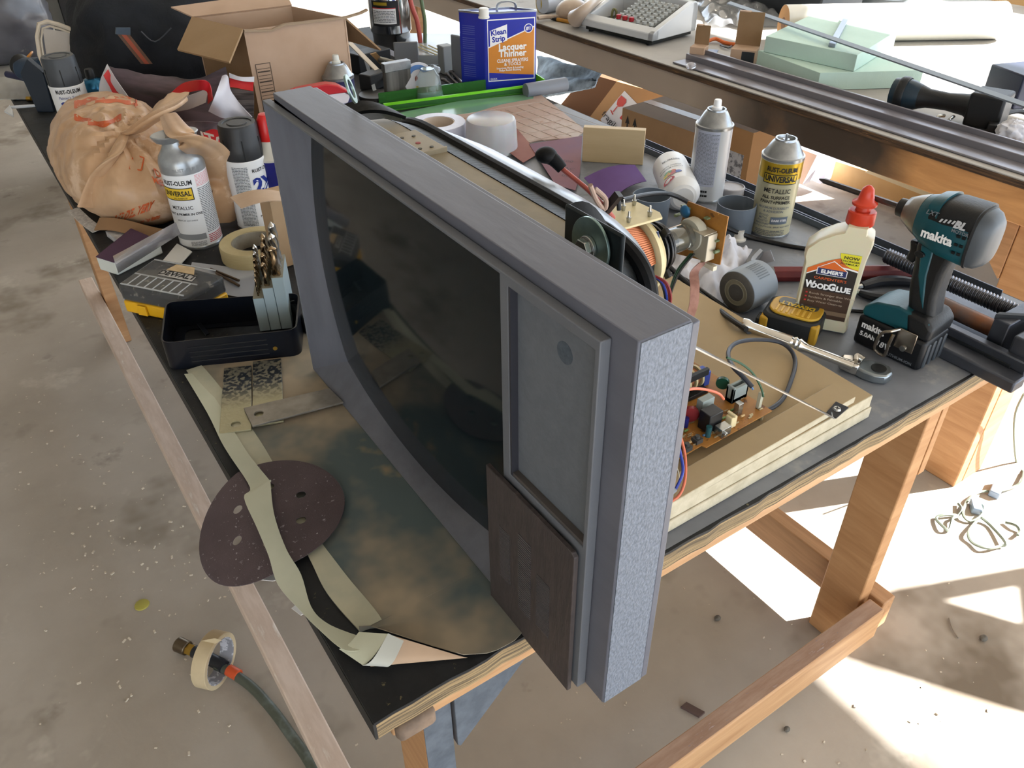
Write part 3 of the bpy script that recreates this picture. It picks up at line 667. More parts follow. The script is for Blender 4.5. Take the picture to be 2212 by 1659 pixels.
def C1t(s, z, size, m, da, b=.02, **k): return txt(s, size, m, C1, (lambda f: (lambda x, y: f(x, y)))(oncyl(.0388, z, fa+da)), b, **k)
C1t('RUST-OLEUM', .128, .0115, black, -.50, .03, sx=.8)
obj('badge', patch(.0388, .098, .118, fa-1.5, fa+.12), yel, C1); 
obj('badge_edge', patch(.03875, .0965, .1195, fa-1.55, fa+.16), black, C1)
txt('UNIVERSAL', .0125, black, C1, oncyl(.0391, .109, fa-.62), .03, sx=.85); txt('ALL SURFACE', .004, black, C1, oncyl(.0391, .1005, fa-.45), .02)
C1t('METALLIC', .082, .009, black, -.52, .01); C1t('PAINT & PRIMER IN ONE', .070, .0062, black, -.50, .02); C1t('SPRAYS AT ANY ANGLE', .058, .0035, greyp, -.42)
obj('grey_band', patch(.0388, .020, .031, fa-1.3, fa+.28), mat('band_grey', '#83868a', .5), C1)
lines_block(C1, .0389, .008, .017, fa-.5, fa+.22, greyp, 5)
lines_block(C1, .0389, .118, .140, fa+.38, fa+1.35, mat('pale_red', '#d99aa0', .5), 9, seed=2)
lines_block(C1, .0389, .030, .116, fa+.38, fa+1.35, greyp, 28, seed=3)
lines_block(C1, .0389, .010, .027, fa+.38, fa+1.35, redp, 5, seed=4)
# --- white can with black cap, right beside it
L2 = P(557, 483); fa2 = facing(L2)
C2 = spray_can('spray_can', 'white paint can with a tall black cap, beside the grey television frame', L2, .0375, .137, white, 'cap', paint_cap, caph=.062)
lines_block(C2, .0377, .012, .128, fa2-.75, fa2+.05, greyp, 40, seed=6)
txt('RUST-OLEUM', .009, black, C2, oncyl(.0378, .118, fa2+.95), .02); txt('2X', .038, navy, C2, oncyl(.0378, .088, fa2+.80), .05)
txt('ULTRA', .011, navy, C2, oncyl(.0378, .060, fa2+.72), .02); txt('COVER', .008, navy, C2, oncyl(.0378, .048, fa2+.72), .02); txt('PAINT+PRIMER', .006, black, C2, oncyl(.0378, .030, fa2+.75), .02)
# --- blue can with red cap right behind the frame
L3 = P(612, 470)
C3 = spray_can('spray_can', 'dark blue can with red tip tight against the left end of the television', L3, .033, .125, mat('can_blue', '#1c2272', .3), 'none')
obj('dome', G().lathe([(.033, .124), (.033, .128), (.028, .133), (.021, .148), (.018, .158), (.0, .159)], 36), mat('cream_dome', '#b9b6ac', .4), C3)
obj('actuator', G().lathe([(.017, .156), (.018, .16), (.015, .195), (.010, .205), (0, .206)], 24), mat('bright_red', '#c0201f', .3), C3)
obj('stripe', patch(.0332, .01, .122, facing(L3)+.15, facing(L3)+.32), whitep, C3); obj('stripe', patch(.0332, .01, .122, facing(L3)-.65, facing(L3)-.5), whitep, C3)
# --- far can RUST-OLEUM with charcoal cap
L4 = P(123, 120, TT+.205); L4.z = TT; fa4 = facing(L4)
C4 = spray_can('spray_can', 'white paint can with a charcoal cap, at the far left corner of the bench', L4, .0385, .145, white, 'cap', mat('cap_slate', '#3c4045', .45), caph=.060)
txt('RUST-OLEUM', .0118, black, C4, oncyl(.0387, .134, fa4-.05), .03, sx=.8); txt("Painter's Touch", .0085, navy, C4, oncyl(.0387, .121, fa4-.05), .0, shear=.2, sx=.9)
txt('2X', .034, navy, C4, oncyl(.0387, .098, fa4-.1), .05)
# --- small copper can with blue shoulder and black nozzle
L5 = P(193, 155, TT+.145); L5.z = TT
C5 = spray_can('spray_can', 'small copper coloured can with metallic blue shoulder and black nozzle', L5, .028, .105, mat('copper_can', '#a8805f', .35, .6), 'none')
obj('shoulder', G().lathe([(.0285, .104), (.029, .108), (.026, .120), (.019, .128), (.013, .131), (0, .131)], 36), mat('blue_metal', '#2f6e94', .25, .7), C5)
obj('nozzle', G().lathe([(.0115, .130), (.011, .148), (.009, .152), (0, .152)], 20), mat('nozzle_black', '#101113', .4), C5)
# ---------------------------------------------------------------- orange carrier bag
class Blob:
    def __init__(s, c, r, seed, amp, knot=None, crease=0, f=2.2, fl=None): s.fl = TT+.003 if fl is None else fl; s.c = V(c); s.r = V(r); s.seed = seed; s.amp = amp; s.k = V(knot).normalized() if knot else None; s.cr = crease; s.f = f
    def at(s, d):
        d = V(d).normalized(); q = V((d.x/s.r.x, d.y/s.r.y, d.z/s.r.z)); R = 1/q.length
        n = NZ.fractal(d*s.f+V((s.seed, 0, 0)), 1, 2, 5)
        rid = 1-abs(NZ.noise(d*s.f*1.8+V((0, s.seed, 3))))*2
        R *= 1+s.amp*(n*.9+rid*.45)
        if s.k is not None:
            c_ = max(-1, min(1, d.dot(s.k))); th = math.acos(c_); u = s.k.orthogonal().normalized(); w = s.k.cross(u)
            ph = math.atan2(d.dot(w), d.dot(u)); fall = math.exp(-(th/.62)**2)
            R *= 1+s.cr*fall*math.sin(ph*9+3*NZ.noise(d*3))*min(1, th*3)-.10*math.exp(-(th/.24)**2)
        p = s.c+d*R
        if p.z < s.fl: t = (s.fl-s.c.z)/(d.z*R); p = s.c+d*R*t
        return p
    def mesh(s, n=110, k=64):
        g = G(); vs = []
        for j in range(k+1):
            t = pi*j/k
            for i in range(n): vs.append(s.at((math.sin(t)*math.cos(2*pi*i/n)+1e-6, math.sin(t)*math.sin(2*pi*i/n), math.cos(t))))
        g.add(vs, [(j*n+i, (j+1)*n+i, (j+1)*n+(i+1) % n, j*n+(i+1) % n) for j in range(k) for i in range(n)]); return g
    def hit(s, px, py):                     # point of the surface seen at this place (walk the line of sight)
        d = ray(px, py).normalized(); t = (s.c-CAM).length-.45
        for _ in range(400):
            p = CAM+d*t
            if (p-s.c).length < (s.at(p-s.c)-s.c).length:
                lo, hi = t-.004, t
                for _q in range(8):
                    md = (lo+hi)/2; p = CAM+d*md
                    if (p-s.c).length < (s.at(p-s.c)-s.c).length: hi = md
                    else: lo = md
                return CAM+d*(lo-.0012)
            t += .004
        return CAM+d*(s.c-CAM).length
bagm = mat('bag_orange', '#c4a382', .38, col2='#b18c69', scale=9, sub=.0, bump=.25, bscale=30, spec=.5, spots=[('#d2b599', 12, .58, .08)])
bp = mat('bag_print', '#c35a2b', .45)
B1 = Blob((.115, 1.40, TT+.070), (.122, .275, .108), 2.3, .07, None, .05, 1.9)
kd = PN(268, 300, V((.118, 1.30, TT+.14)), V((0, 1, -.8)).normalized())
B1.k = (kd-B1.c).normalized(); B1.cr = .09
BG = thing('carrier_bag', 'crumpled orange plastic carrier bag tied in a knot and full of things', 'bag', (.118, 1.40, TT))
o = obj('bag_body', B1.mesh(), bagm, BG, world=True, ang=50)
def bagtxt(s, size, px0, py0, dx, dy, m=bp, bold=.03, sp=1.0, sx=.8):
    """lettering laid on the bag: baseline direction (dx, dy) as seen, projected onto the skin"""
    ln = math.hypot(dx, dy); ux, uy = dx/ln, dy/ln
    iv = wmat(BG).inverted()
    return txt(s, size, m, BG, lambda x, y: iv @ B1.hit(px0+ux*x-uy*y*-1*-1, py0+uy*x-ux*y), bold, align='LEFT', space=sp, sx=sx)
bagtxt('FREE DELIVERY', 29, 236, 480, 110, -42, sx=.52, bold=.05); bagtxt('on 1+ million online items', 15, 252, 497, 110, -35, sx=.62, bold=.03)
bagtxt("DON'T", 26, 334, 372, 50, 20); bagtxt('MISS', 20, 330, 388, 50, 20)
# dark orange bands printed round the bag mouth
def band(pts, w):
    g = G(); sp_ = spline([V((a, b, 0)) for a, b in pts], 8); vs = []
    for i, p in enumerate(sp_):
        ww = w*(1+.25*math.sin(i*.9)); vs += [B1.hit(p.x, p.y-ww/2), B1.hit(p.x, p.y), B1.hit(p.x, p.y+ww/2)]
    g.add(vs, [(3*i+a, 3*i+3+a, 3*i+4+a, 3*i+1+a) for i in range(len(sp_)-1) for a in (0, 1)]); return g
obj('printed_band', band([(160, 226), (190, 219), (235, 214), (280, 218), (298, 226)], 15), bp, BG, world=True)
obj('printed_band', band([(160, 252), (190, 262), (225, 268), (262, 252)], 12), bp, BG, world=True)
def outline(pts, w): 
    g = G(); n = len(pts)
    for i in range(n):
        a, b = V((*pts[i], 0)), V((*pts[(i+1) % n], 0)); d = (b-a).normalized(); q = V((-d.y, d.x, 0))*w/2; vs = []
        for t in range(6):
            c = lerp(a, b, t/5); vs += [B1.hit(c.x+q.x, c.y+q.y), B1.hit(c.x-q.x, c.y-q.y)]
        g.add(vs, [(2*t, 2*t+2, 2*t+3, 2*t+1) for t in range(5)])
    return g
obj('printed_mark', outline([(289, 334), (311, 341), (305, 368), (280, 364)], 3.0), bp, BG, world=True)
# tied ends
def tail(ctrl, w0, w1, fold, nm='tied_end', seed=0):
    a = spline([V(p) for p in ctrl], 8); n = len(a); g = G(); m_ = 22; vs = []
    for i, p in enumerate(a):
        t = i/(n-1); d = (a[min(i+1, n-1)]-a[max(i-1, 0)]).normalized(); s_ = d.cross(V((0, .5, 1))).normalized(); nn = s_.cross(d); w = lerp(w0, w1, t)
        for j in range(m_):
            an = 2*pi*j/m_; wob = 1+fold*math.sin(an*5+seed)
            vs.append(p+s_*math.cos(an)*w*wob+nn*math.sin(an)*w*.35*wob)
    g.add(vs, [(i*m_+j, i*m_+(j+1) % m_, (i+1)*m_+(j+1) % m_, (i+1)*m_+j) for i in range(n-1) for j in range(m_)]); return obj(nm, g, bagm, BG, world=True, ang=60)
kz = B1.at(B1.k)
tail([kz, lerp(kz, P(300, 280, TT+.17), .7), P(318, 262, TT+.185), P(352, 238, TT+.20), P(376, 215, TT+.205)], .010, .034, .16)
tail([P(365, 250, TT+.215), P(385, 282, TT+.222), P(412, 305, TT+.210), P(444, 325, TT+.17), P(474, 372, TT+.11), P(484, 430, TT+.06), P(478, 470, TT+.02)], .014, .045, .15, seed=2)
tail([kz, P(245, 340, TT+.14), P(218, 385, TT+.10), P(205, 440, TT+.05)], .008, .035, .14, seed=4)
# --- paper and card under the bag
solo('receipt', G().ribbon([P(158, 452, TT+.004), P(185, 478, TT+.006), P(212, 498, TT+.004)], (.022, .008, 0), .0008), mat('receipt', '#d7d5d2', .7, col2='#a8a7a8', scale=160), 'torn strip of printed paper under the orange bag at the bench edge', 'paper', loc=P(180, 475))
q = [P(x, y, TT+.003) for x, y in ((228, 500), (255, 475), (395, 492), (300, 520))]
solo('paper_carton', G().prism([tuple(p[:2]) for p in [P(232, 512), P(268, 500), P(318, 500), P(300, 532), P(262, 535)]], TT+.0008, TT+.012), mat('carton_white', '#c9c8c8', .6, col2='#9b9a9d', scale=60), 'crushed white carton poking out behind the purple sanding block', 'carton', loc=P(265, 515))
g = G().grid(lambda u, v: lerp(lerp(P(203, 497, TT+.014), P(338, 512, TT+.020), u), lerp(P(215, 470, TT+.030), P(385, 495, TT+.030), u), v)+V((0, 0, .004*math.sin(6*u))), 10, 3, .002)
solo('card_flap', g, mat('brown_card', '#8f6f50', .7, col2='#86684a', scale=9), 'strip of brown card lying under the front of the orange bag', 'card', loc=P(290, 505))
# ---------------------------------------------------------------- red and white shipping bag
poly1 = mat('polymailer_mauve', '#8a7880', .35, col2='#5e5658', scale=4, stretch=(1, 1, 5), bump=.4, bscale=20, contrast=(.4, .6)); polw = mat('polymailer_white', '#c9c9d2', .35, bump=.4, bscale=25); polr = mat('polymailer_red', '#b8242a', .3, bump=.3, bscale=25)
RB = thing('shipping_bag', 'crumpled glossy grey, red and white shipping bag between the orange bag and the carton', 'bag', (.30, 1.66, TT))
def sheet(name, rows, m, n=24, amp=.004, seed=0, parent=RB, thick=.0012):
    R_ = [spline([V(p) for p in r], 6) for r in rows]; K = min(len(r) for r in R_); R_ = [r[:K] for r in R_]
    cols = [spline([r[i] for r in R_], 6) for i in range(K)]
    def fn(u, v):
        c = cols[min(K-1, int(u*(K-1)+.5))]; p = c[min(len(c)-1, int(v*(len(c)-1)+.5))]
        nn = NZ.noise(p*22+V((seed, 0, 0)))+.6*NZ.noise(p*50+V((0, seed, 0)))
        return p+V((.3, -.8, .5))*nn*amp
    return obj(name, G().grid(fn, K-1, len(cols[0])-1, thick), m, parent, world=True, ang=60)
T1 = lambda x, y, z: P(x, y, TT+z)
sheet('bag_panel', [[T1(232, 140, .165), T1(300, 158, .16), T1(370, 166, .16), T1(430, 168, .165), T1(500, 140, .18), T1(545, 152, .17)],
                    [T1(222, 180, .12), T1(300, 195, .12), T1(370, 205, .12), T1(430, 215, .11), T1(500, 200, .12), T1(545, 200, .12)],
                    [T1(215, 225, .05), T1(300, 240, .05), T1(370, 260, .04), T1(430, 285, .03), T1(500, 290, .03), T1(548, 280, .03)]], poly1, amp=.008)
sheet('red_stripe', [[T1(233, 150, .169), T1(246, 178, .145), T1(262, 208, .125)], [T1(223, 163, .161), T1(238, 190, .136), T1(250, 214, .118)]], polr, seed=3, amp=.001)
sheet('white_border', [[T1(232, 139, .170), T1(252, 172, .155), T1(280, 212, .13)], [T1(228, 145, .168), T1(240, 176, .147), T1(262, 210, .122)]], polw, seed=3, amp=.001)
sheet('white_border', [[T1(231, 139, .1695), T1(216, 175, .14), T1(213, 215, .11)], [T1(231, 156, .163), T1(240, 185, .135), T1(250, 215, .11)]], polw, seed=3, amp=.001)
sheet('red_loop', [[T1(365, 204, .175), T1(395, 180, .20), T1(430, 173, .215), T1(452, 180, .20), T1(460, 215, .17)], [T1(370, 212, .165), T1(400, 202, .18), T1(432, 194, .19), T1(446, 200, .18), T1(450, 225, .15)]], polr, seed=5, amp=.003)
sheet('pale_fold', [[T1(370, 215, .165), T1(410, 205, .175), T1(450, 190, .185)], [T1(378, 240, .13), T1(410, 235, .14), T1(445, 222, .16)]], mat('polymailer_pale', '#a79f9b', .35, bump=.3), seed=8, amp=.003)
sheet('white_fold', [[T1(480, 165, .20), T1(492, 165, .20), T1(500, 200, .17), T1(545, 252, .12)], [T1(462, 212, .175), T1(480, 222, .16), T1(505, 235, .14), T1(538, 262, .105)], [T1(450, 240, .14), T1(480, 254, .125), T1(500, 256, .115), T1(520, 270, .09)]], polw, seed=9, amp=.003)
sheet('red_top_stripe', [[T1(497, 168, .195), T1(520, 174, .19), T1(548, 176, .185)], [T1(497, 188, .18), T1(520, 192, .175), T1(548, 197, .17)]], polr, seed=11, amp=.002)
sheet('white_top_edge', [[T1(496, 157, .205), T1(520, 166, .198), T1(549, 166, .195)], [T1(497, 168, .196), T1(520, 175, .191), T1(549, 177, .186)]], polw, seed=11, amp=.002)
sheet('striped_side', [[T1(495, 188, .178), T1(520, 193, .172), T1(548, 197, .168)], [T1(494, 225, .14), T1(520, 235, .13), T1(550, 262, .10)]], mat('polymailer_striped', '#6d6664', .35, col2='#3d3838', scale=8, stretch=(1, 1, 14), contrast=(.42, .58)), seed=12, amp=.004)
sheet('front_fold', [[T1(400, 262, .12), T1(450, 262, .12), T1(500, 268, .10), T1(530, 290, .08)], [T1(420, 290, .09), T1(455, 285, .09), T1(485, 295, .075), T1(500, 320, .05)], [T1(430, 320, .05), T1(460, 330, .04), T1(482, 350, .02), T1(498, 370, .01)]], mat('polymailer_dark', '#584c4e', .35, col2='#8d8086', scale=9, bump=.4, bscale=20), seed=14, amp=.006)
rp = sheet('red_patch', [[T1(436, 288, .098), T1(460, 280, .10), T1(482, 286, .095)], [T1(442, 310, .08), T1(462, 312, .078), T1(483, 318, .07)], [T1(462, 335, .055), T1(472, 338, .05), T1(484, 345, .045)]], polr, seed=15, amp=.001)
pc = T1(466, 308, .0868); dx_ = (T1(486, 312, .083)-T1(450, 303, .088)).normalized()
txt('ITO', .040, whitep, RB, lambda x, y: wmat(RB).inverted() @ (pc+dx_*x+V((.0, .28, .95))*y+V((-.15, -.5, .3))*.006), .02)
# ---------------------------------------------------------------- open carton
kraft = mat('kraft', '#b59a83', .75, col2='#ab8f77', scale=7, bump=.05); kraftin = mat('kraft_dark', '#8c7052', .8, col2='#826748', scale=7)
OC = thing('cardboard_box', 'big open cardboard carton with raised flaps standing behind the television', 'cardboard box', (.535, 1.60, TT))
hb = .268
cF, cR, cL = V((.432, 1.440, TT+.001)), V((.662, 1.425, TT+.001)), V((.378, 1.625, TT+.001)); cB = cR+cL-cF; UPV = V((0, 0, hb))
def ob(name, g, m=kraft, par=OC, **k): return obj(name, g, m, par, world=True, **k)
def quad(a, b, c, d, t=.004):
    a, b, c, d = map(V, (a, b, c, d)); n_ = (b-a).cross(d-a).normalized()*t
    g = G(); g.add([a, b, c, d, a+n_, b+n_, c+n_, d+n_], [(0, 1, 2, 3), (7, 6, 5, 4), (0, 4, 5, 1), (1, 5, 6, 2), (2, 6, 7, 3), (3, 7, 4, 0)]); return g
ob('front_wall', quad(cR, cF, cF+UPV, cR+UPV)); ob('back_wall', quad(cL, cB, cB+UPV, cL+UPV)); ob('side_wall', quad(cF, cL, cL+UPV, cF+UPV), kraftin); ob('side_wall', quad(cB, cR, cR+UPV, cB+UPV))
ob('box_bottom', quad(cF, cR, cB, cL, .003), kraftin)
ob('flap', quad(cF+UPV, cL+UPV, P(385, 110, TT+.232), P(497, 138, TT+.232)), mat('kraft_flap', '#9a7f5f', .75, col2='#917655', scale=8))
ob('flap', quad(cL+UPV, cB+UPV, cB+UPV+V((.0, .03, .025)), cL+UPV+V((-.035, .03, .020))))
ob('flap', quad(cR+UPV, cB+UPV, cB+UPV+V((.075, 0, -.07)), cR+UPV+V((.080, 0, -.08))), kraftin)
dF = (cR-cF).normalized(); nF = V((dF.y, -dF.x, 0)); wF = (cR-cF).length; tF = cF+UPV+nF*.0015
ob('torn_edge', G().ribbon([tF, tF+dF*.06+V((0, 0, -.006)), tF+dF*.09+nF*.002+V((0, 0, .002)), tF+dF*wF, tF+dF*(wF+.05)+nF*.008+V((0, 0, .012))], nF*.010, .004, 2), mat('torn_card', '#97836c', .9, bump=.8, bscale=120))
def bar2(a, b, z0, z1): return [cF+nF*.0006+dF*a+V((0, 0, z0)), cF+nF*.0006+dF*b+V((0, 0, z0)), cF+nF*.0006+dF*b+V((0, 0, z1)), cF+nF*.0006+dF*a+V((0, 0, z1))]
g = G(); f4 = [(0, 1, 2, 3)]; bz, bh, lw = .085, .11, .0016
for a, b, z0, z1 in [(.010, .044, bz, bz+lw), (.010, .044, bz+bh, bz+bh+lw), (.010, .0116, bz, bz+bh), (.0424, .044, bz, bz+bh)]+[(.013, .041, bz+.006+q*.0072, bz+.006+q*.0072+(.0012 if q % 3 else .0030)) for q in range(14)]: g.add(bar2(a, b, z0, z1), f4)
ob('printed_barcode', g, mat('box_print', '#4a3d33', .7))
# ---------------------------------------------------------------- black tool bag with a ruler
cloth = mat('black_canvas', '#14171c', .85, col2='#1d2128', scale=12, bump=.6, bscale=160)
class Blob2(Blob): pass
TB_ = thing('tool_bag', 'large black canvas tool bag standing open behind the carton', 'bag', (.42, 2.10, TT))
BB = Blob((.40, 2.02, TT+.15), (.235, .20, .205), 7.7, .10, None, 0, 1.7)
obj('bag_body', BB.mesh(80, 48), cloth, TB_, world=True, ang=50)
obj('handle', G().tube([PN(268, 40, V((.3, 1.95, 1.1)), V((0, 1, 0))), PN(262, 5, V((.3, 1.93, 1.1)), V((0, 1, 0))), PN(300, -40, V((.3, 1.93, 1.1)), V((0, 1, 0))), PN(400, -30, V((.3, 1.93, 1.1)), V((0, 1, 0))), PN(440, 20, V((.3, 1.93, 1.1)), V((0, 1, 0)))], .010, 8), mat('webbing', '#0c0d10', .8), TB_, world=True)
obj('mouth_rim', G().tube([PN(x, y, V((.5, 1.86, 1.1)), V((0, 1, 0))) for x, y in ((470, 20), (500, 8), (525, 2), (530, 12), (505, 24))], .007, 8), mat('rim_grey', '#5a6570', .5), TB_, world=True)
obj('zip', G().tube([PN(x, y, V((.35, 1.80, 1.0)), V((0, 1, 0))) for x, y in ((305, 68), (335, 90), (370, 60))], .0016, 6), mat('zip_grey', '#3c4147', .5), TB_, world=True)
pl = V((.3, 1.78, 1.0)); pn = V((0, 1, 0))
ru = [PN(x, y, pl, pn) for x, y in ((250, 70), (278, 72), (330, 138), (305, 138))]
RL = thing('carpenter_ruler', 'short carpenter ruler with red scale leaning on the black tool bag', 'ruler', ru[3])
obj('blade', quad(*ru, t=.004), mat('ruler_brown', '#6b4a34', .5, col2='#57402f', scale=30), RL, world=True)
obj('scale_strip', quad(lerp(ru[0], ru[1], .3)-V((0, .001, 0)), lerp(ru[0], ru[1], .7)-V((0, .001, 0)), lerp(ru[3], ru[2], .7)-V((0, .001, 0)), lerp(ru[3], ru[2], .3)-V((0, .001, 0)), .0005), mat('ruler_red', '#9a4a30', .5), RL, world=True)
obj('end_cap', quad(*[PN(x, y, pl-V((0, .004, 0)), pn) for x, y in ((251, 60), (282, 60), (282, 76), (250, 74))], t=.008), mat('ruler_cap', '#3a4652', .4), RL, world=True)
# ---------------------------------------------------------------- more things at the far left end
lidp = mat('cloudy_plastic', '#b9ad9d', .35, trans=.35, col2='#c7bcae', scale=10, alpha=1)
LP = V((.19, 2.02, TT)); ln = V((0, 1, -.18)).normalized()
lc = [PN(x, y, LP+V((0, 0, .1)), ln) for x, y in ((84, 52), (150, 62), (195, 150), (172, 168), (98, 150))]
LD = thing('plastic_lid', 'cloudy rectangular tub lid propped upright behind the charcoal capped can', 'lid', P(150, 165))
ctr = sum(lc, V((0, 0, 0)))/5
pts = [lc[0], lc[1], lerp(lc[1], lc[2], .25)+V((.006, 0, .0)), lc[2], lc[3], lc[4]]
def polyprism(pts, nrm, t):
    n_ = V(nrm).normalized()*t; N = len(pts); g = G()
    g.add([V(p) for p in pts]+[V(p)+n_ for p in pts], [tuple(range(N)), tuple(reversed(range(N, 2*N)))]+[(i, i+N, (i+1) % N+N, (i+1) % N) for i in range(N)]); return g
obj('panel', polyprism([lerp(ctr, p, .86) for p in pts], ln, .003), lidp, LD, world=True)
obj('rim', G().tube(pts, .0055, 8, 3, True), mat('lid_rim', '#c2b5a2', .4), LD, world=True)
obj('inner_rim', G().tube([lerp(ctr, p, .86) for p in pts], .0028, 6, 3, True), mat('lid_rim', '#c2b5a2'), LD, world=True)
# blue and black sander with an orange disc
SN = thing('angle_grinder', 'blue and black hand grinder with an orange guard at the far left corner', 'power tool', P(75, 180))
c_ = P(75, 150, TT+.07)
obj('motor_body', G().cyl(P(48, 150, TT+.06), P(95, 148, TT+.07), .030, .030, 24), mat('tool_blue', '#22364b', .45), SN, world=True, bev=.004)
obj('gear_head', G().cyl(P(43, 140, TT+.07), P(60, 148, TT+.065), .031, .022, 20), mat('tool_black', '#17191b', .5), SN, world=True, bev=.003)
obj('guard_disc', G().cyl(P(50, 133, TT+.07), P(54, 136, TT+.066), .040, n=32), mat('guard_orange', '#c47f22', .45), SN, world=True, bev=.002)
solo('screwdriver', G().cyl(P(14, 160, TT+.04), P(66, 170, TT+.035), .009, .011, 12), mat('handle_navy', '#1c2040', .4), 'dark blue tool handle sticking out left of the grinder', 'tool', loc=P(40, 168), bev=.002)
solo('squeegee', G().prism([(0, 0), (.045, 0), (.05, .10), (.02, .135), (-.01, .10)], -.010, .010, M.Translation(P(85, 240)) @ M.Rotation(-.6, 4, 'Z') @ M.Rotation(pi/2, 4, 'X')), mat('squeegee', '#1b2531', .5), 'dark blue plastic scraper standing in front of the grinder', 'scraper', loc=P(85, 240), bev=.002)
solo('tape_stack', G().cyl(P(100, 208), P(100, 208)+V((0, 0, .020)), .024, n=28).cyl(P(100, 208)+V((0, 0, .022)), P(100, 208)+V((0, 0, .040)), .024, n=28), mat('reel_beige', '#b5a893', .6), 'beige reels standing between the scraper and the charcoal capped can', 'reel', loc=P(100, 208))
HK = thing('wire_hook', 'white bent rod with a flat foot reaching over the bench edge at far left', 'hook', P(60, 232))
obj('rod', G().cyl(P(22, 232, TT+.008), P(78, 228, TT+.01), .004, n=10), mat('rod_white', '#c9ccd0', .35), HK, world=True)
obj('foot', polyprism([P(x, y, TT+.006) for x, y in ((10, 243), (22, 230), (28, 240), (30, 254))], (0, 0, 1), .004), mat('rod_white', '#c9ccd0'), HK, world=True)
solo('brass_fitting', G().cyl(P(58, 213, TT+.008), P(67, 213, TT+.008), .006, n=12), mat('brass', '#b08d3f', .3, .9), 'tiny brass fitting lying near the bench edge', 'fitting', loc=P(62, 213))
solo('rag', G().grid(lambda u, v: P(lerp(0, 70, u), lerp(168, 215, v), TT+.002+.006*abs(NZ.noise(V((u*5, v*5, 1))))), 14, 10, .002), mat('rag_grey', '#9d9b95', .8), 'pale grey cloth lying under the tools at the far left corner', 'cloth', loc=P(35, 190))
for nm, lab, pts_, mt_, rad in (('file', 'orange handled file in the clutter below the black bag', ((330, 132), (420, 122)), mat('orange_handle', '#b9771d', .45), .008),
                            ('paint_roller', 'pale roller sleeve lying in front of the black bag', ((345, 155), (402, 158)), mat('roller_pale', '#a9a7a3', .7), .020),
                            ('chisel', 'yellow handled chisel behind the pale roller sleeve', ((345, 140), (425, 128)), mat('chisel_yellow', '#b5851e', .45), .007),
                            ('pry_bar', 'black pry bar lying across the tools under the black bag', ((215, 122), (330, 118)), mat('tool_black', '#17191b', .5), .012)):
    a_, b_ = P(*pts_[0], TT+rad+.004), P(*pts_[1], TT+rad+.004)
    solo(nm, G().cyl(a_, b_, rad, rad*.9, 16), mt_, lab, nm.replace('_', ' '), loc=((a_+b_)/2-V((0, 0, rad))), bev=.002)
TU = thing('clear_tub', 'clear plastic tub with bits in it, in front of the black bag', 'container', P(370, 165))
obj('tub', G().box(-.045, .045, -.03, .03, .002, .045), mat('clear_tub', '#c4c7c9', .15, trans=.6), TU, bev=.006)
solo('cleaning_brush', G().cyl(P(405, 155, TT+.05), P(428, 120, TT+.09), .004, n=10), mat('brush_grey', '#8f928d', .5), 'thin grey brush handle leaning out of the clear tub', 'brush', loc=P(408, 158))
# heap of odds and ends: several dark pieces
hr = random.Random(21)
for k, (nm, lab, px, py, s_, c1) in enumerate((('drill_case', 'flat dark case lying under the black tool bag', 255, 128, (.09, .05, .03), '#1a2230'), ('tool_pouch', 'dark fabric pouch behind the shipping bag', 300, 135, (.08, .06, .04), '#14171a'), ('small_box', 'little blue box behind the carton flap', 470, 135, (.03, .03, .07), '#1d2740'), ('wood_offcut', 'light wood offcut standing behind the carton flap', 445, 145, (.02, .012, .10), '#a3835c'))):
    p_ = P(px, py+20); solo(nm, G().box(-s_[0], s_[0], -s_[1], s_[1], 0, s_[2]*2, M.Translation(p_) @ M.Rotation(.3*k, 4, 'Z')), mat('bit'+nm, c1, .6), lab, nm.replace('_', ' '), loc=p_, bev=.004)
# ================================================================ near left: block, organiser, drill index, tapes, steel bars, paper, sanding disc
def zrot(a): return M.Rotation(a, 4, 'Z')
def frame2(a, b):
    d = V(b)-V(a); return math.atan2(d.y, d.x), d.xy.length
# sanding block
a_, b_, c_, d_ = P(213, 586), P(262, 603), P(378, 545, TT), P(300, 505)
h_ = .026
top = [P(207, 555, TT+h_), P(246, 567, TT+h_), P(345, 520, TT+h_), P(283, 494, TT+h_)]
SB = thing('sanding_block', 'purple topped sanding block at the bench edge in front of the orange bag', 'sanding block', P(285, 555))
obj('block', G().prism([tuple(p[:2]) for p in top], TT+.0006, TT+h_-.0008), mat('block_white', '#c4c9c4', .55), SB, world=True, bev=.002)
obj('sandpaper', G().prism([tuple(p[:2]) for p in top], TT+h_-.0007, TT+h_+.0008), mat('sand_purple', '#4a3149', .85, bump=.3, bscale=900), SB, world=True)
film = mat('clear_film', '#cfcdd0', .2, trans=.75)
solo('backing_film', G().grid(lambda u, v: lerp(P(256, 590, TT+.030+.02*math.sin(v*pi)), P(390, 505+12*v, TT+.03+.035*math.sin(u*pi*.8)), u)+V((.0, .0, .032*v)), 16, 8, .0006), film, 'curled translucent backing film on the purple sanding block', 'film', loc=P(300, 575))
solo('bracket_plate', polyprism([P(x, y, TT+.006) for x, y in ((352, 565), (383, 528), (415, 545), (392, 570))], (0, 0, 1), .002), mat('plate_white', '#cfd0cd', .5), 'small white plate with a hole behind the clear organiser', 'plate', loc=P(385, 555))
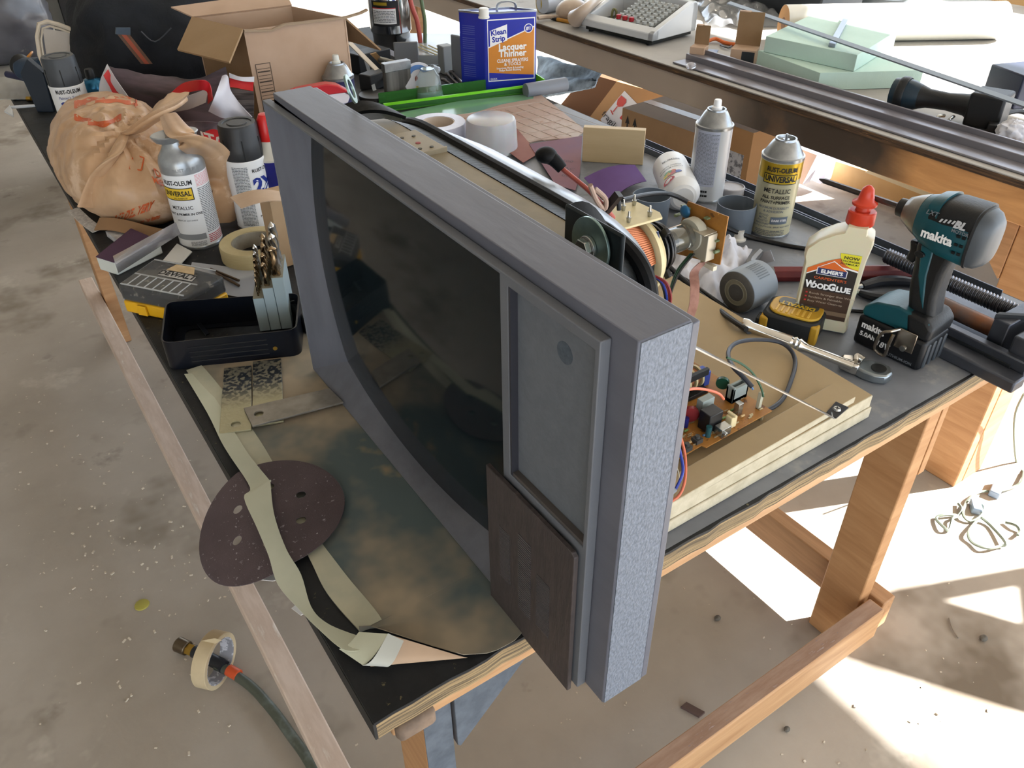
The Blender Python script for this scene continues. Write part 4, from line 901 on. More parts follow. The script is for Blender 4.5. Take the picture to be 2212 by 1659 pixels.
# organiser with yellow base
oz = .052
yb = [P(258, 668), P(350, 688+8), P(497, 632), P(405, 590)]
tp_ = [P(253, 614, TT+oz), P(398, 642, TT+oz), P(483, 596, TT+oz), P(333, 558, TT+oz)]
OR_ = thing('parts_organizer', 'clear lidded parts organiser with a yellow base, full of small parts', 'organizer', sum(tp_, V((0, 0, 0)))/4-V((0, 0, oz)))
base4 = [V((p.x, p.y, TT)) for p in tp_]
cen = sum(base4, V((0, 0, 0)))/4
yellow = mat('dewalt_yellow', '#d9a518', .4)
obj('tray', G().prism([tuple(p[:2]) for p in base4], TT+.0008, TT+.022), yellow, OR_, world=True, bev=.003)
obj('contents', G().prism([tuple(lerp(cen, p, .93)[:2]) for p in base4], TT+.0225, TT+.040), mat('parts_dark', '#33363a', .5, col2='#15171a', scale=30, spots=[('#9a9489', 70, .62, .04)]), OR_, world=True)
obj('lid', G().prism([tuple(p[:2]) for p in base4], TT+.0225, TT+oz), mat('clear_lid', '#d7d9da', .06, trans=.93, ior=1.3, spots=[('#b0aca4', 10, .70, .1)]), OR_, world=True, bev=.004)
ex, ey = (base4[1]-base4[0]), (base4[3]-base4[0])
def og(u, v, z): return base4[0]+ex*u+ey*v+V((0, 0, z))
clip_m = mat('clear_ridge', '#c9cbcb', .2, trans=.4)
for k in range(1, 8):
    obj('lid_ridge', G().cyl(og(k/8, .04, oz), og(k/8, .42, oz), .0011, n=6), clip_m, OR_, world=True)
for k in (.04, .42, .96): obj('lid_ridge', G().cyl(og(.03, k, oz), og(.97, k, oz), .0014, n=6), clip_m, OR_, world=True)
for u in (.30, .72):
    L_ = obj('latch', polyprism([og(u-.07, -.012, .004), og(u+.07, -.012, .004), og(u+.06, -.012, .021), og(u-.06, -.012, .021)], (og(0, -.03, 0)-og(0, 0, 0)), .004), yellow, OR_, world=True, bev=.0008)
badge = obj('badge', polyprism([og(.34, .50, oz+.0004), og(.86, .48, oz+.0004), og(.84, .66, oz+.0004), og(.32, .68, oz+.0004)], (0, 0, 1), .0006), mat('badge_clear', '#a9a8a5', .25), OR_, world=True)
obj('sandy_window', polyprism([og(.36, .70, oz+.0004), og(.78, .70, oz+.0004), og(.68, .92, oz+.0004), og(.40, .92, oz+.0004)], (0, 0, 1), .0006), mat('sandy', '#b39b74', .5, col2='#c9b18c', scale=80), OR_, world=True)
ivO = wmat(OR_).inverted(); exn, eyn = ex.normalized(), ey.normalized()
txt('DEWALT', .018, black, OR_, lambda x, y: ivO @ (og(.59, .585, oz+.0014)+exn*x+eyn*y), .03, sx=.95)
# swatch card, loose bits
solo('paint_swatch_card', polyprism([P(x, y, TT+.0012) for x, y in ((415, 567), (560, 585), (545, 648), (400, 620))], (0, 0, 1), .0008), mat('swatch', '#a9adb5', .5, col2='#8d929b', scale=1.2, contrast=(.49, .51)), 'grey paint swatch card lying behind the black drill index', 'card', loc=P(480, 610))
brz = mat('bit_bronze', '#574637', .3, .8)
for k, (p0_, p1_) in enumerate((((455, 581), (516, 606)), ((468, 590), (516, 617)))):
    solo('drill_bit', G().cyl(P(*p0_, TT+.006), P(*p1_, TT+.006), .0024, n=8), brz, ('upper', 'lower')[k]+' of two loose crossed drill bits on the swatch card', 'drill bit', loc=P(*p1_))
# masking tape roll
def roll(name, label, loc, r, r2, h, m, mi, rot=None, cat='tape roll'):
    t = thing(name, label, cat, loc, 0, rot=rot)
    obj('tape', G().lathe([(r2, .0005), (r-.0015, .0005), (r, .002), (r, h-.002), (r-.0015, h), (r2, h), (r2, .0005)], 56, cap=False), m, t, ang=40)
    obj('core', G().lathe([(r2-.0025, .001), (r2-.0003, .001), (r2-.0003, h-.001), (r2-.0025, h-.001), (r2-.0025, .001)], 48, cap=False), mi, t, ang=40)
    return t
masking = mat('masking_tape', '#c3b68d', .6, col2='#b9ab82', scale=40, stretch=(1, 1, 20)); corem = mat('core_grey', '#8f897a', .7, col2='#a8a294', scale=30)
TR = P(555, 552)
roll('tape_roll', 'cream masking tape roll lying flat on the bench behind the drill bits', TR, .061, .040, .030, masking, corem)
# small carton with folded sandpaper on it, tight to the television
SC = thing('cardboard_box', 'small kraft carton squeezed between the tape roll and the television frame', 'cardboard box', P(618, 560))
obj('carton', G().box(-.018, .03, -.03, .03, .0006, .125), mat('kraft_light', '#b79c7c', .75, col2='#ac9070', scale=8), SC, bev=.001)
solo('sandpaper_sheet', G().grid(lambda u, v: lerp(P(522, 455, TT+.128), P(632, 452, TT+.128), u)+V((0, .035*v*1.6, .012*math.sin(u*2.4)+.004)), 14, 4, .0012), mat('sandpaper_back', '#c4ad97', .7, col2='#b8a08a', scale=20), 'folded sheet of sandpaper, tan back up, on the small kraft carton', 'sandpaper', loc=P(600, 520))
# drill index: open metal case and stepped stand with bits
di = [P(359, 797), P(646, 756), P(655, 648), P(352, 668)]
iz = .048
DI = thing('drill_index', 'open black metal drill index case with stepped drill bits standing at its end', 'drill index', sum(di, V((0, 0, 0)))/4)
A_, B_ = V((.0, 0, 0)), V((0, 0, 0))
tq = [P(346, 742, TT+iz), P(641, 712, TT+iz), P(648, 632, TT+iz), P(357, 652, TT+iz)]
def rq(q4, r, n=5):
    o = []
    for i in range(4):
        p, a, b = q4[i], q4[i-1], q4[(i+1) % 4]
        pa = p+(a-p).normalized()*r; pb = p+(b-p).normalized()*r
        for k in range(n+1): t = k/n; o.append((1-t)**2*pa+2*t*(1-t)*p+t*t*pb)
    return o
qb = [V((p.x, p.y, 0)) for p in tq]; cq = sum(qb, V((0, 0, 0)))/4
outer = rq(qb, .016); inner = rq([cq+(p-cq)*.975 for p in qb], .014); floor_in = rq([cq+(p-cq)*.80 for p in qb], .014)
enam = mat('black_enamel', '#0b0f18', .3, coat=.1, spec=.35)
N_ = len(outer); z0_, z1_ = TT+.001, TT+iz
g = G(); vs = [p+V((0, 0, z0_)) for p in outer]+[p+V((0, 0, z1_)) for p in outer]+[p+V((0, 0, z1_)) for p in inner]+[p+V((0, 0, z0_+.002)) for p in inner]+[p+V((0, 0, z0_+.002)) for p in floor_in]+[p+V((0, 0, z0_)) for p in floor_in]
g.add(vs, [(k*N_+i, k*N_+(i+1) % N_, ((k+1) % 6)*N_+(i+1) % N_, ((k+1) % 6)*N_+i) for k in range(6) for i in range(N_)])
obj('case', g, enam, DI, world=True, ang=35)
uu = (qb[1]-qb[0]).normalized(); vv = (qb[3]-qb[0]).normalized()
for k in range(4):
    zz = TT+.012+k*.008; a2 = qb[0]+uu*.035-V((vv.x, vv.y, 0))*.0004
    obj('ribbed_line', G().cyl(a2+V((0, 0, zz)), a2+uu*.11+V((0, 0, zz)), .0007, n=6), enam, DI, world=True)
obj('rivet', G().cyl(qb[0]+uu*.155+V((0, 0, TT+.020))-vv*.001, qb[0]+uu*.155+V((0, 0, TT+.020))+vv*.001, .0032, n=14), mat('brass', '#b08d3f'), DI, world=True)
obj('hinge_arm', polyprism([P(425, 700, TT+.004), P(432, 696, TT+.004), P(453, 722, TT+.012), P(445, 726, TT+.012)], (0, 0, 1), .002), enam, DI, world=True)
greys = mat('index_grey', '#93a3a8', .45); topg = mat('index_top', '#7d7a6c', .55)
ST = thing('drill_stand', 'grey three step stand holding spiral drill bits in the open index case', 'drill stand', P(600, 700))
so_ = P(562, 716, TT+.003); ang_ = math.atan2(uu.y, uu.x)
for k, (w0, w1, hh) in enumerate(((0, .0165, .058), (.0165, .033, .074), (.033, .0505, .090))):
    MM = M.Translation(so_) @ zrot(ang_)
    st = obj('step', G().box(w0, w1-.0006, 0, .075, 0, hh, MM), greys, ST, world=True, bev=.0008)
    obj('step_top', G().box(w0, w1-.0006, 0, .075, hh, hh+.0008, MM), topg, ST, world=True)
chrome = mat('chrome', '#c9c7c2', .16, 1.0)
bitm = mat('drill_bronze', '#9a8468', .18, 1.0, col2='#b5a184', scale=30)
def bit(w, y, z, L_, r):
    g = G(); n = 8; K = max(14, int(L_/.0016)); vs = []; MM = M.Translation(so_) @ zrot(ang_) @ M.Translation((w, y, z))
    for i in range(K+1):
        t = i/K; a = t*L_/(r*6.5)*2*pi*.55; rr2 = r*(1 if t < .9 else (1-t)/.1+.08)
        for j in range(n):
            b = 2*pi*j/n; e = rr2*(.62+.38*abs(math.cos(b)))
            vs.append(MM @ V((e*math.cos(b+a), e*math.sin(b+a), t*L_)))
    g.add(vs, [(i*n+j, i*n+(j+1) % n, (i+1)*n+(j+1) % n, (i+1)*n+j) for i in range(K) for j in range(n)]+[tuple(reversed(range(n))), tuple(K*n+j for j in range(n))])
    return g
bits = [(.008, .008, .0585, .030, .0016), (.008, .016, .0585, .034, .0019), (.008, .024, .0585, .038, .0022), (.008, .033, .0585, .042, .0026), (.008, .043, .0585, .048, .0032), (.008, .054, .0585, .053, .0036), (.008, .066, .0585, .058, .0040),
        (.024, .008, .0745, .040, .0045), (.024, .024, .0745, .048, .0050), (.024, .042, .0745, .056, .0055), (.024, .060, .0745, .062, .0058),
        (.041, .008, .0905, .048, .0066), (.041, .030, .0905, .058, .0068), (.041, .054, .0905, .066, .0070)]
for k, bb in enumerate(bits):
    col_ = chrome if k in (6, 12, 13, 5) else bitm
    rk = ('front step', 'middle step', 'tall step')[0 if k < 7 else 1 if k < 11 else 2]; n_ = k if k < 7 else k-7 if k < 11 else k-11
    nth = ('nearest', 'second', 'third', 'fourth', 'fifth', 'sixth', 'farthest')[n_]
    solo('drill_bit', bit(*bb), col_, '%s spiral bit on the %s of the grey drill stand' % (nth, {'front step': 'lowest step', 'middle step': 'middle step', 'tall step': 'highest step'}[rk]), 'drill bit', group='bits standing in the drill index', loc=(M.Translation(so_) @ zrot(ang_)) @ V((bb[0], bb[1], bb[2])), ang=60)
CL = thing('hex_key_set', 'black folding tool behind the drill index, touching the television frame', 'tool', P(650, 690))
obj('body', G().box(-.012, .02, -.05, .02, .001, .03), mat('tool_black', '#17191b'), CL, bev=.004)
obj('wire_spring', G().tube([V((-.02, .01, .03)), V((0, 0, .036)), V((.02, -.012, .030))], .0012, 6), steel, CL)
# ---------------------------------------------------------------- masking paper and its tape
paper = mat('masking_paper', '#a69883', .65, col2='#8d7f6b', scale=2.6, bump=.12, bscale=14, spots=[('#515e5f', 2.6, .43, .14), ('#a08a66', 4.5, .62, .10), ('#2a6a86', 22, .78, .03)])
papt = mat('tape_green', '#c6c8b4', .6, col2='#b8bba6', scale=9)
MP = thing('masking_paper', 'brown masking paper with grey green overspray under the television', 'paper', (.15, .4, TT))
outl = [(399, 806), (470, 800), (560, 780), (660, 740), (700, 690), (900, 700)]
cv = [P(x, y) for x, y in ((398, 806), (470, 915), (540, 1010), (600, 1098), (660, 1210), (700, 1290), (770, 1372))]
L_edge = spline(cv, 6)
def pap(u, v):
    # v along the table edge from far to near, u from the left edge to beyond the television
    i = v*(len(L_edge)-1); k = min(len(L_edge)-2, int(i)); a = lerp(L_edge[k], L_edge[k+1], i-k)
    xr = .215; p = V((lerp(a.x+.004, xr, u), a.y+(a.y*0+.0)*u, TT+.0016))
    p.z += .0012*abs(NZ.noise(V((p.x*18, p.y*18, 0))))
    return p
n_far = 40
obj('sheet', G().grid(pap, 22, 60, .0008), paper, MP, world=True, ang=60)
# near corner of the paper, curling up and back
y_e = L_edge[-1].y
near_pts = [P(q[0], q[1]) for q in ((735, 1330), (790, 1362), (845, 1378), (920, 1400), (1000, 1421), (1060, 1414), (1110, 1388), (1150, 1347))]
def near_y(x):
    for a, b in zip(near_pts, near_pts[1:]):
        if x <= b.x: return lerp(a.y, b.y, max(0, min(1, (x-a.x)/(b.x-a.x))))
    return near_pts[-1].y
def curl(u, v):
    x = lerp(L_edge[-1].x+.004, .215, u)
    ye = near_y(x); y = lerp(y_e, min(ye, y_e), v)
    p = V((x, y, TT+.0016)); lift = max(0, v-.35)*max(0, 1-u*1.8); p.z += .014*lift
    return p
obj('curled_corner', G().grid(curl, 18, 14, .0008), paper, MP, world=True, ang=60)
cor = [P(775, 1372, TT+.004), P(735, 1330, TT+.003)]
obj('curled_edge', G().grid(lambda u, v: lerp(lerp(P(800, 1440, TT+.010), P(1010, 1421, TT+.002), u), lerp(P(845, 1372, TT+.026), P(1000, 1419, TT+.0035), u), v)+V((-.004, -.004, 0))*math.sin(v*pi)*(1-u), 14, 8, .0008), mat('paper_back', '#b3987e', .7, col2='#a88d73', scale=12), MP, world=True, ang=70)
obj('tape_wrap', G().grid(lambda u, v: lerp(lerp(P(783, 1438, TT+.012), P(832, 1440, TT+.012), u), lerp(P(838, 1368, TT+.034), P(872, 1384, TT+.030), u), v)+V((-.006, -.008, 0))*math.sin(v*pi), 6, 10, .0008), mat('tape_white', '#b5b6ae', .6), MP, world=True, ang=70)
obj('tape_wrap', G().grid(lambda u, v: lerp(lerp(P(732, 1402, TT+.008), P(785, 1438, TT+.012), u), lerp(P(775, 1365, TT+.02), P(838, 1369, TT+.034), u), v)+V((-.003, -.004, 0))*math.sin(v*pi), 6, 8, .0008), papt, MP, world=True, ang=70)
# tape along the edge, and the loose strip of tape crossing the disc
TS = obj('edge_tape', G().grid(lambda u, v: (lambda a: V((a.x+lerp(.004, .026+.006*math.sin(v*9), u), a.y, TT+.0034)))(L_edge[min(len(L_edge)-1, int(v*(len(L_edge)-1)))]), 4, 36, .0004), mat('tape_pale', '#c0bca4', .6, col2='#a9aa98', scale=12), MP, world=True)
strip = [((425, 805), (398, 808), .003), ((470, 868), (448, 892), .004), ((508, 935), (476, 950), .006), ((540, 985), (497, 985), .010), ((582, 1037), (540, 1052), .016), ((584, 1040), (527, 1075), .020), ((592, 1110), (555, 1140), .020), ((618, 1185), (580, 1200), .016), ((650, 1240), (600, 1262), .012), ((672, 1310), (650, 1320), .010), ((705, 1345), (690, 1360), .010), ((758, 1368), (740, 1402), .012), ((795, 1378), (778, 1405), .016)]
vs = []; 
sa = spline([P(*s_[0], TT+s_[2]) for s_ in strip], 5); sb_ = spline([P(*s_[1], TT+s_[2]+.002) for s_ in strip], 5)
g = G().grid(lambda u, v: lerp(sa[min(len(sa)-1, int(v*(len(sa)-1)+.5))], sb_[min(len(sa)-1, int(v*(len(sa)-1)+.5))], u), 3, len(sa)-1, .0006)
solo('tape_strip', g, papt, 'long loose strip of greenish masking tape lying across the sanding disc', 'tape', loc=P(560, 1100), ang=60)
# ---------------------------------------------------------------- sanding disc
sand = mat('sanding_disc', '#564a4d', .85, col2='#4a3f42', scale=12, bump=.3, bscale=700, spots=[('#8d888a', 90, .64, .05), ('#b9b6b6', 260, .66, .04), ('#8c8f92', 7, .74, .06)])
DC = V((.014, .300, TT)); Rd = .0875
holes = [circ(.043*math.cos(a), .043*math.sin(a), .0058, 16) for a in [math.radians(8+60*k) for k in range(6)]]
def disc_mesh():
    bm = bmesh.new(); loops = [circ(0, 0, Rd, 72)]+holes; es = []
    for lp in loops:
        vv_ = [bm.verts.new((p[0], p[1], 0)) for p in lp]; es += [bm.edges.new((vv_[i], vv_[(i+1) % len(vv_)])) for i in range(len(vv_))]
    bmesh.ops.triangle_fill(bm, use_beauty=True, edges=es)
    for it in range(3):
        long = [e for e in bm.edges if e.calc_length() > .006 and len(e.link_faces) > 1]
        bmesh.ops.subdivide_edges(bm, edges=long, cuts=1); bmesh.ops.triangulate(bm, faces=bm.faces)
    bm.verts.index_update(); g = G()
    vs = []
    for v in bm.verts:
        x, y = v.co.x, v.co.y; t = max(0, -(x)-.005)
        vs.append((DC.x+x+.10*t*t*4, DC.y+y, TT+.010-1.9*t*t-.35*t+.006*max(0, x)*8*abs(y)/Rd))
    N0 = len(vs); fs = [tuple(w.index for w in f.verts) for f in bm.faces]
    bd = [(e.verts[0].index, e.verts[1].index) for e in bm.edges if len(e.link_faces) == 1]
    vs2 = vs+[(p[0], p[1], p[2]-.0010) for p in vs]
    g.add(vs2, fs+[tuple(i+N0 for i in reversed(f)) for f in fs]+[(a, b, b+N0, a+N0) for a, b in bd]); bm.free(); return g
solo('sanding_disc', disc_mesh(), sand, 'round grey brown sanding disc with six holes, drooping over the bench edge', 'sanding disc', loc=DC, ang=60)
solo('paper_scrap', polyprism([P(x, y, TT-.03) for x, y in ((548, 1252), (575, 1240), (607, 1236), (608, 1250), (590, 1256))], (0, 0, 1), .0012), mat('scrap_white', '#d5d3d0', .6), 'white backing scrap showing under the sanding disc', 'paper', loc=P(580, 1246, TT-.03))
# ---------------------------------------------------------------- steel bars
ham = mat('hammered_bar', '#8d8a7b', .3, .6, col2='#2b323d', scale=170, detail=1, contrast=(.42, .56), bump=.5, bscale=170)
overlay(ham, '#aaa588', 0, .095, .05, 30, .12)
bare = mat('bar_steel', '#99938a', .42, .6, col2='#837e76', scale=40, bump=.15, bscale=60)
def bar(name, quadpx, hole, m, lab, z, t=.003, hr_=.0062):
    pts = [P(x, y, TT+z) for x, y in quadpx]; a, b, c, d = pts
    ax = ((d-a)+(c-b)).normalized(); ctr2 = (a+b)/2
    ang2 = math.atan2(ax.y, ax.x); MM = M.Translation(V((a.x+b.x, a.y+b.y, 0))/2) @ zrot(ang2); iv = MM.inverted()
    loc_pts = [(iv @ V((p.x, p.y, 0))) for p in pts]; h = iv @ V((P(*hole, TT+z).x, P(*hole, TT+z).y, 0))
    g = G().prism([tuple(p[:2]) for p in loc_pts], TT+z-t, TT+z, holes=[circ(h.x, h.y, hr_, 22)])
    o = obj(name, g, m, bev=.0005); o.location = MM.translation; o.rotation_euler = (0, 0, ang2)
    return tag(o, lab, 'steel bar', 'flat steel bars')
bar('steel_bar', ((473, 937), (543, 927), (543, 789), (484, 795)), (509, 916), ham, 'left hammered grey flat bar with a hole, lying below the drill index', .0072)
bar('steel_bar', ((545, 920), (613, 909), (607, 774), (546, 781)), (560, 905), ham, 'right hammered grey flat bar, lying next to the other below the drill index', .0070)
bar('steel_bar', ((545, 920), (526, 881), (712, 838), (742, 868)), (559, 893), bare, 'bare grey flat bar with a hole, lying crosswise over the hammered bars', .0112)
# ================================================================ things behind and right of the television, on the first bench
def iv_(o): return wmat(o).inverted()
# thinner can
TC = thing('thinner_can', 'blue and orange rectangular lacquer thinner can with white screw cap', 'can', P(1075, 195))
ca, cb, cc = P(1007, 185), P(1048, 192), P(1152, 180)
q4 = [V((1.058, 1.600, 0)), V((1.098, 1.530, 0)), V((1.232, 1.478, 0))]; q4.append(q4[0]+q4[2]-q4[1])
hc = .205
canblue = mat('can_deep_blue', '#1b2a9e', .3, coat=.3); canor = mat('can_orange', '#c9812c', .35, coat=.2)
def rp4(q, r): return [tuple(p[:2]) for p in rq(q, r)]
cq_ = sum(q4, V((0, 0, 0)))/4
obj('can_body', G().prism(rp4(q4, .006), TT+.001, TT+hc), canblue, TC, world=True)
obj('top_rim', G().prism(rp4([cq_+(p-cq_)*1.02 for p in q4], .007), TT+hc-.002, TT+hc+.003, holes=[rp4([cq_+(p-cq_)*.95 for p in q4], .005)]), tin, TC, world=True)
obj('top_plate', G().prism(rp4([cq_+(p-cq_)*.96 for p in q4], .005), TT+hc-.002, TT+hc-.0005), mat('can_top_grey', '#b9bcbb', .4), TC, world=True)
fx = (q4[2]-q4[1]).normalized(); fo = q4[1]; nf = V((fx.y, -fx.x, 0)); wf = (q4[2]-q4[1]).length
sxv = (q4[1]-q4[0]).normalized(); nsd = V((sxv.y, -sxv.x, 0))
ivT = iv_(TC)
def cf(u, z, e=.0006): return ivT @ (fo+fx*(u*wf)+nf*e+V((0, 0, TT+z)))
def panel(name, poly, m, par, e): g = G(); g.add([cf(u, z, e) for u, z in poly], [tuple(range(len(poly)))]); return obj(name, g, m, par)
panel('label_border', [(.045, .030), (.955, .030), (.955, .190), (.045, .190)], whitep, TC, .0004)
panel('label_orange', [(.06, .033), (.94, .033), (.94, .165), (.06, .118)], canor, TC, .0007)
panel('label_blue', [(.06, .121), (.94, .168), (.94, .187), (.06, .187)], canblue, TC, .0007)
panel('label_blue', [(.06, .033), (.94, .033), (.94, .041), (.60, .046), (.06, .054)], canblue, TC, .0009)
panel('brand_patch', [(.09, .122), (.42, .135), (.42, .176), (.09, .162)], whitep, TC, .0010)
def ct(s, u, z, size, m, b=.02, rot=0, **k):
    c, s2 = math.cos(rot), math.sin(rot)
    return txt(s, size, m, TC, lambda x, y: cf(u+(x*c-y*s2)/wf, z+(x*s2+y*c), .0014), b, **k)
ct('Klean', .255, .157, .019, canblue, .03, .1); ct('Strip', .255, .140, .019, canblue, .03, .1)
ct('Lacquer', .52, .118, .024, whitep, .03); ct('Thinner', .52, .101, .024, whitep, .03)
ct('CLEANS SPRAYERS', .52, .083, .0120, whitep, .02, sx=.88); ct('& TOOLS', .52, .0735, .0115, whitep, .02)
ct('Improves Flow & Leveling', .47, .064, .0072, whitep); ct('Helps Resist Blushing', .47, .058, .0072, whitep)
ct('QUICK', .15, .037, .006, whitep)
g = G(); g.add([cf(.83+.085*math.cos(2*pi*i/28), .163+.0118*math.sin(2*pi*i/28), .0012) for i in range(28)], [tuple(range(28))]); obj('number_roundel', g, whitep, TC)
g = G(); g.add([cf(.83+.070*math.cos(2*pi*i/28), .163+.0098*math.sin(2*pi*i/28), .0015) for i in range(28)], [tuple(range(28))]); obj('number_roundel', g, canblue, TC)
txt('#1', .013, whitep, TC, lambda x, y: cf(.83+x/wf, .163+y, .0019), .03)
sd_ = q4[0]; ws = (q4[1]-q4[0]).length
g = G()
for k in range(26):
    z = TT+.04+k*.0052; a = sd_+sxv*.012; b = sd_+sxv*(ws*.62)
    if k % 7 == 6: continue
    g.add([a+nsd*.0006+V((0, 0, z)), b+nsd*.0006+V((0, 0, z)), b+nsd*.0006+V((0, 0, z+.0018)), a+nsd*.0006+V((0, 0, z+.0018))], [(0, 1, 2, 3)])
obj('small_print', g, mat('print_pale_blue', '#5560b0', .5), TC, world=True)
cp_ = lerp(q4[1], cq_, .45)+V((0, 0, TT+hc)); cp_ = P(1045, 28, TT+hc+.012); cp_.z = TT+hc
obj('screw_cap', G().lathe([(.0145, 0), (.0145, .003), (.0135, .004), (.013, .022), (.011, .024), (0, .024)], 30, M.Translation(cp_)), mat('cap_white', '#d6d5cf', .4), TC, world=True)
hA, hB = cq_+fx*.0+V((0, 0, TT+hc)), cq_+fx*.052+V((0, 0, TT+hc))
for dd in (0, .006): obj('wire_handle', G().tube([hA+V((0, dd, 0)), hA+V((.004, dd, .016)), lerp(hA, hB, .5)+V((0, dd, .022)), hB+V((-.004, dd, .016)), hB+V((0, dd, 0))], .0016, 8), tin, TC, world=True)
# red trigger sprayer
SP = thing('spray_bottle', 'spray bottle with a red and white trigger head standing behind the television corner', 'spray bottle', V((.530, 1.262, TT)))
hz = .168
fwd = V((-.97, .2, 0)).normalized(); MM = M.Translation(V((0, 0, 0))) @ zrot(math.atan2(fwd.y, fwd.x))
obj('bottle', G().lathe([(.030, .001), (.032, .006), (.032, .085), (.018, .120), (.014, .128)], 28), mat('bottle_white', '#c9cccf', .35, trans=.2), SP)
Yp = M(((1, 0, 0, 0), (0, 0, -1, 0), (0, 1, 0, 0), (0, 0, 0, 1)))
obj('collar', G().lathe([(.017, .124), (.017, .138), (.013, .141)], 24), whitep, SP)
obj('head_white', G().prism([(-.045, .150), (-.040, .140), (.0, .136), (.022, .142), (.050, .158), (.052, .163), (-.030, .166), (-.046, .156)], -.011, .011, MM @ Yp), mat('sprayer_white', '#d3cdd2', .35), SP, bev=.005, ang=50)
obj('head_red', G().prism([(-.040, .163), (.052, .162), (.066, .164), (.068, .180), (.050, .182), (.0, .185), (-.022, .180), (-.044, .166), (-.050, .154)], -.0135, .0135, MM @ Yp), mat('sprayer_red', '#b5202a', .3, coat=.3), SP, bev=.005, ang=50)
obj('nozzle_red', G().cyl(MM @ V((.064, 0, .171)), MM @ V((.075, 0, .171)), .0105, n=8), mat('sprayer_red', '#b5202a'), SP, bev=.001)
obj('trigger', G().prism([(.050, .160), (.060, .160), (.058, .140), (.046, .118), (.040, .106), (.034, .108), (.044, .135), (.046, .150)], -.007, .007, MM @ Yp), mat('sprayer_red', '#b5202a'), SP, bev=.002)
# dome can behind it
LD_ = P(724, 118, TT+.20); LD_.z = TT
spray_can('spray_can', 'grey topped can with a white nozzle behind the red sprayer', LD_, .036, .152, mat('can_purple', '#2b2a55', .4), 'nozzle', mat('nozzle_dirty', '#cfd0c8', .5))
# chrome tank
TK = thing('chrome_cylinder', 'tall polished chrome cylinder with warning labels behind the carton', 'cylinder', P(848, 100)); rt = .066
obj('barrel', G().lathe([(rt*.86, .001), (rt*.9, .004), (rt*.93, .045), (rt*.97, .05), (rt, .052), (rt, .24), (rt*.98, .244), (0, .246)], 56), mat('tank_chrome', '#b9bdc3', .12, 1), TK, ang=30)
fk = facing(P(848, 100))
obj('label', patch(rt+.0006, .075, .150, fk-.95, fk+.45), black, TK); obj('label_white', patch(rt+.0009, .082, .128, fk-.88, fk+.30), whitep, TK); obj('label_yellow', patch(rt+.0010, .137, .146, fk-.80, fk-.1), mat('label_olive', '#9a8420', .4), TK)
obj('label_red', patch(rt+.0012, .127, .130, fk-.88, fk+.30), redp, TK); obj('warning_label', patch(rt+.0008, .155, .190, fk-.95, fk+.15), whitep, TK)
for k, s in enumerate(('DRAIN TANK', 'COMPLETELY AFTER', 'EVERY USE')): txt(s, .0095, redp, TK, oncyl(rt+.0014, .182-.0095*k, fk-.42), .02, sx=.75)
lines_block(TK, rt+.0013, .086, .122, fk-.84, fk+.25, greyp, 8, seed=31)
# hoses rising behind
HS = [('air_hose', 'red air hose hanging in the daylight behind the bench', (908, 90), (884, 0), '#b0534a', .0075, 'hose'), ('air_hose', 'green air hose hanging in the daylight behind the bench', (918, 90), (908, 0), '#5d7052', .006, 'hose')]
for nm, lab, a, b, c1, r_, ct_ in HS:
    p0 = P(a[0], a[1]+16, TT+.01); pa = PY(a[0], a[1], p0.y); pb_ = PY(b[0]+2, b[1], p0.y); pc_ = PY(b[0]-14, b[1]-110, p0.y)
    solo(nm, G().tube([p0, pa, lerp(pa, pb_, .5)+V((.006, 0, 0)), pb_, pc_], r_, 10), mat('hose'+c1, c1, .5), lab, ct_, loc=p0)
# compartment box, tape dispenser, brush, spray gun cup, squares
CB = thing('compartment_box', 'translucent flat compartment box with pale bits, left of the blue can', 'box', P(950, 130))
cbx = [P(870, 150), P(995, 150), P(1000, 118), P(935, 88)]
obj('box_body', polyprism([P(868, 140), P(1003, 142), P(1000, 92), P(882, 92)], (0, 0, 1), .030), mat('frosted', '#c3c9cc', .3, trans=.45), CB, world=True, bev=.003)
for k in range(4): obj('cotton_stick', G().cyl(P(890+18*k, 96+1*k, TT+.034), P(942+14*k, 118, TT+.034), .0022, n=8), mat('stick_cream', '#c9c29a', .5), CB, world=True)
TD = thing('tape_dispenser', 'white reel of clear tape with a blue and green logo', 'tape dispenser', P(905, 185))
rot = M.Translation(P(905, 172, TT+.045)) @ M.Rotation(facing(P(905, 172)), 4, 'Z') @ M.Rotation(math.radians(68), 4, 'Y')
obj('reel', G().lathe([(.010, 0), (.042, 0), (.043, .001), (.043, .014), (.042, .015), (.010, .015), (.010, 0)], 44, rot, cap=False), mat('reel_white', '#c9cdd8', .25), TD, world=True, ang=40)
obj('printed_arc', G().add([rot @ V((r_*math.cos(a), r_*math.sin(a), .0156)) for i in range(13) for a in (2.1+i*.17,) for r_ in (.024, .036)], [(2*i, 2*i+1, 2*i+3, 2*i+2) for i in range(12)]), mat('print_sky', '#4a78b8', .4), TD, world=True)
obj('printed_square', G().add([rot @ V(p) for p in ((.020, -.005, .0156), (.032, -.005, .0156), (.032, .008, .0156), (.020, .008, .0156))], [(0, 1, 2, 3)]), yel, TD, world=True)
obj('hub', G().lathe([(.0, .002), (.010, .002), (.0105, .016), (.009, .0165)], 24, rot), mat('hub_red', '#8a4a40', .5), TD, world=True)
SGN = thing('spray_gun_cup', 'clear spray gun cup with pale green paint in the bottom', 'cup', P(928, 215))
obj('cup', G().lathe([(.038, .001), (.0385, .01), (.031, .062), (.024, .070), (.018, .082)], 36), mat('cup_clear', '#d4dfdc', .08, trans=.85), SGN, ang=40)
obj('paint', G().lathe([(.035, .004), (.0345, .022), (0, .022)], 32), mat('mint_paint', '#7fc2b0', .3), SGN)
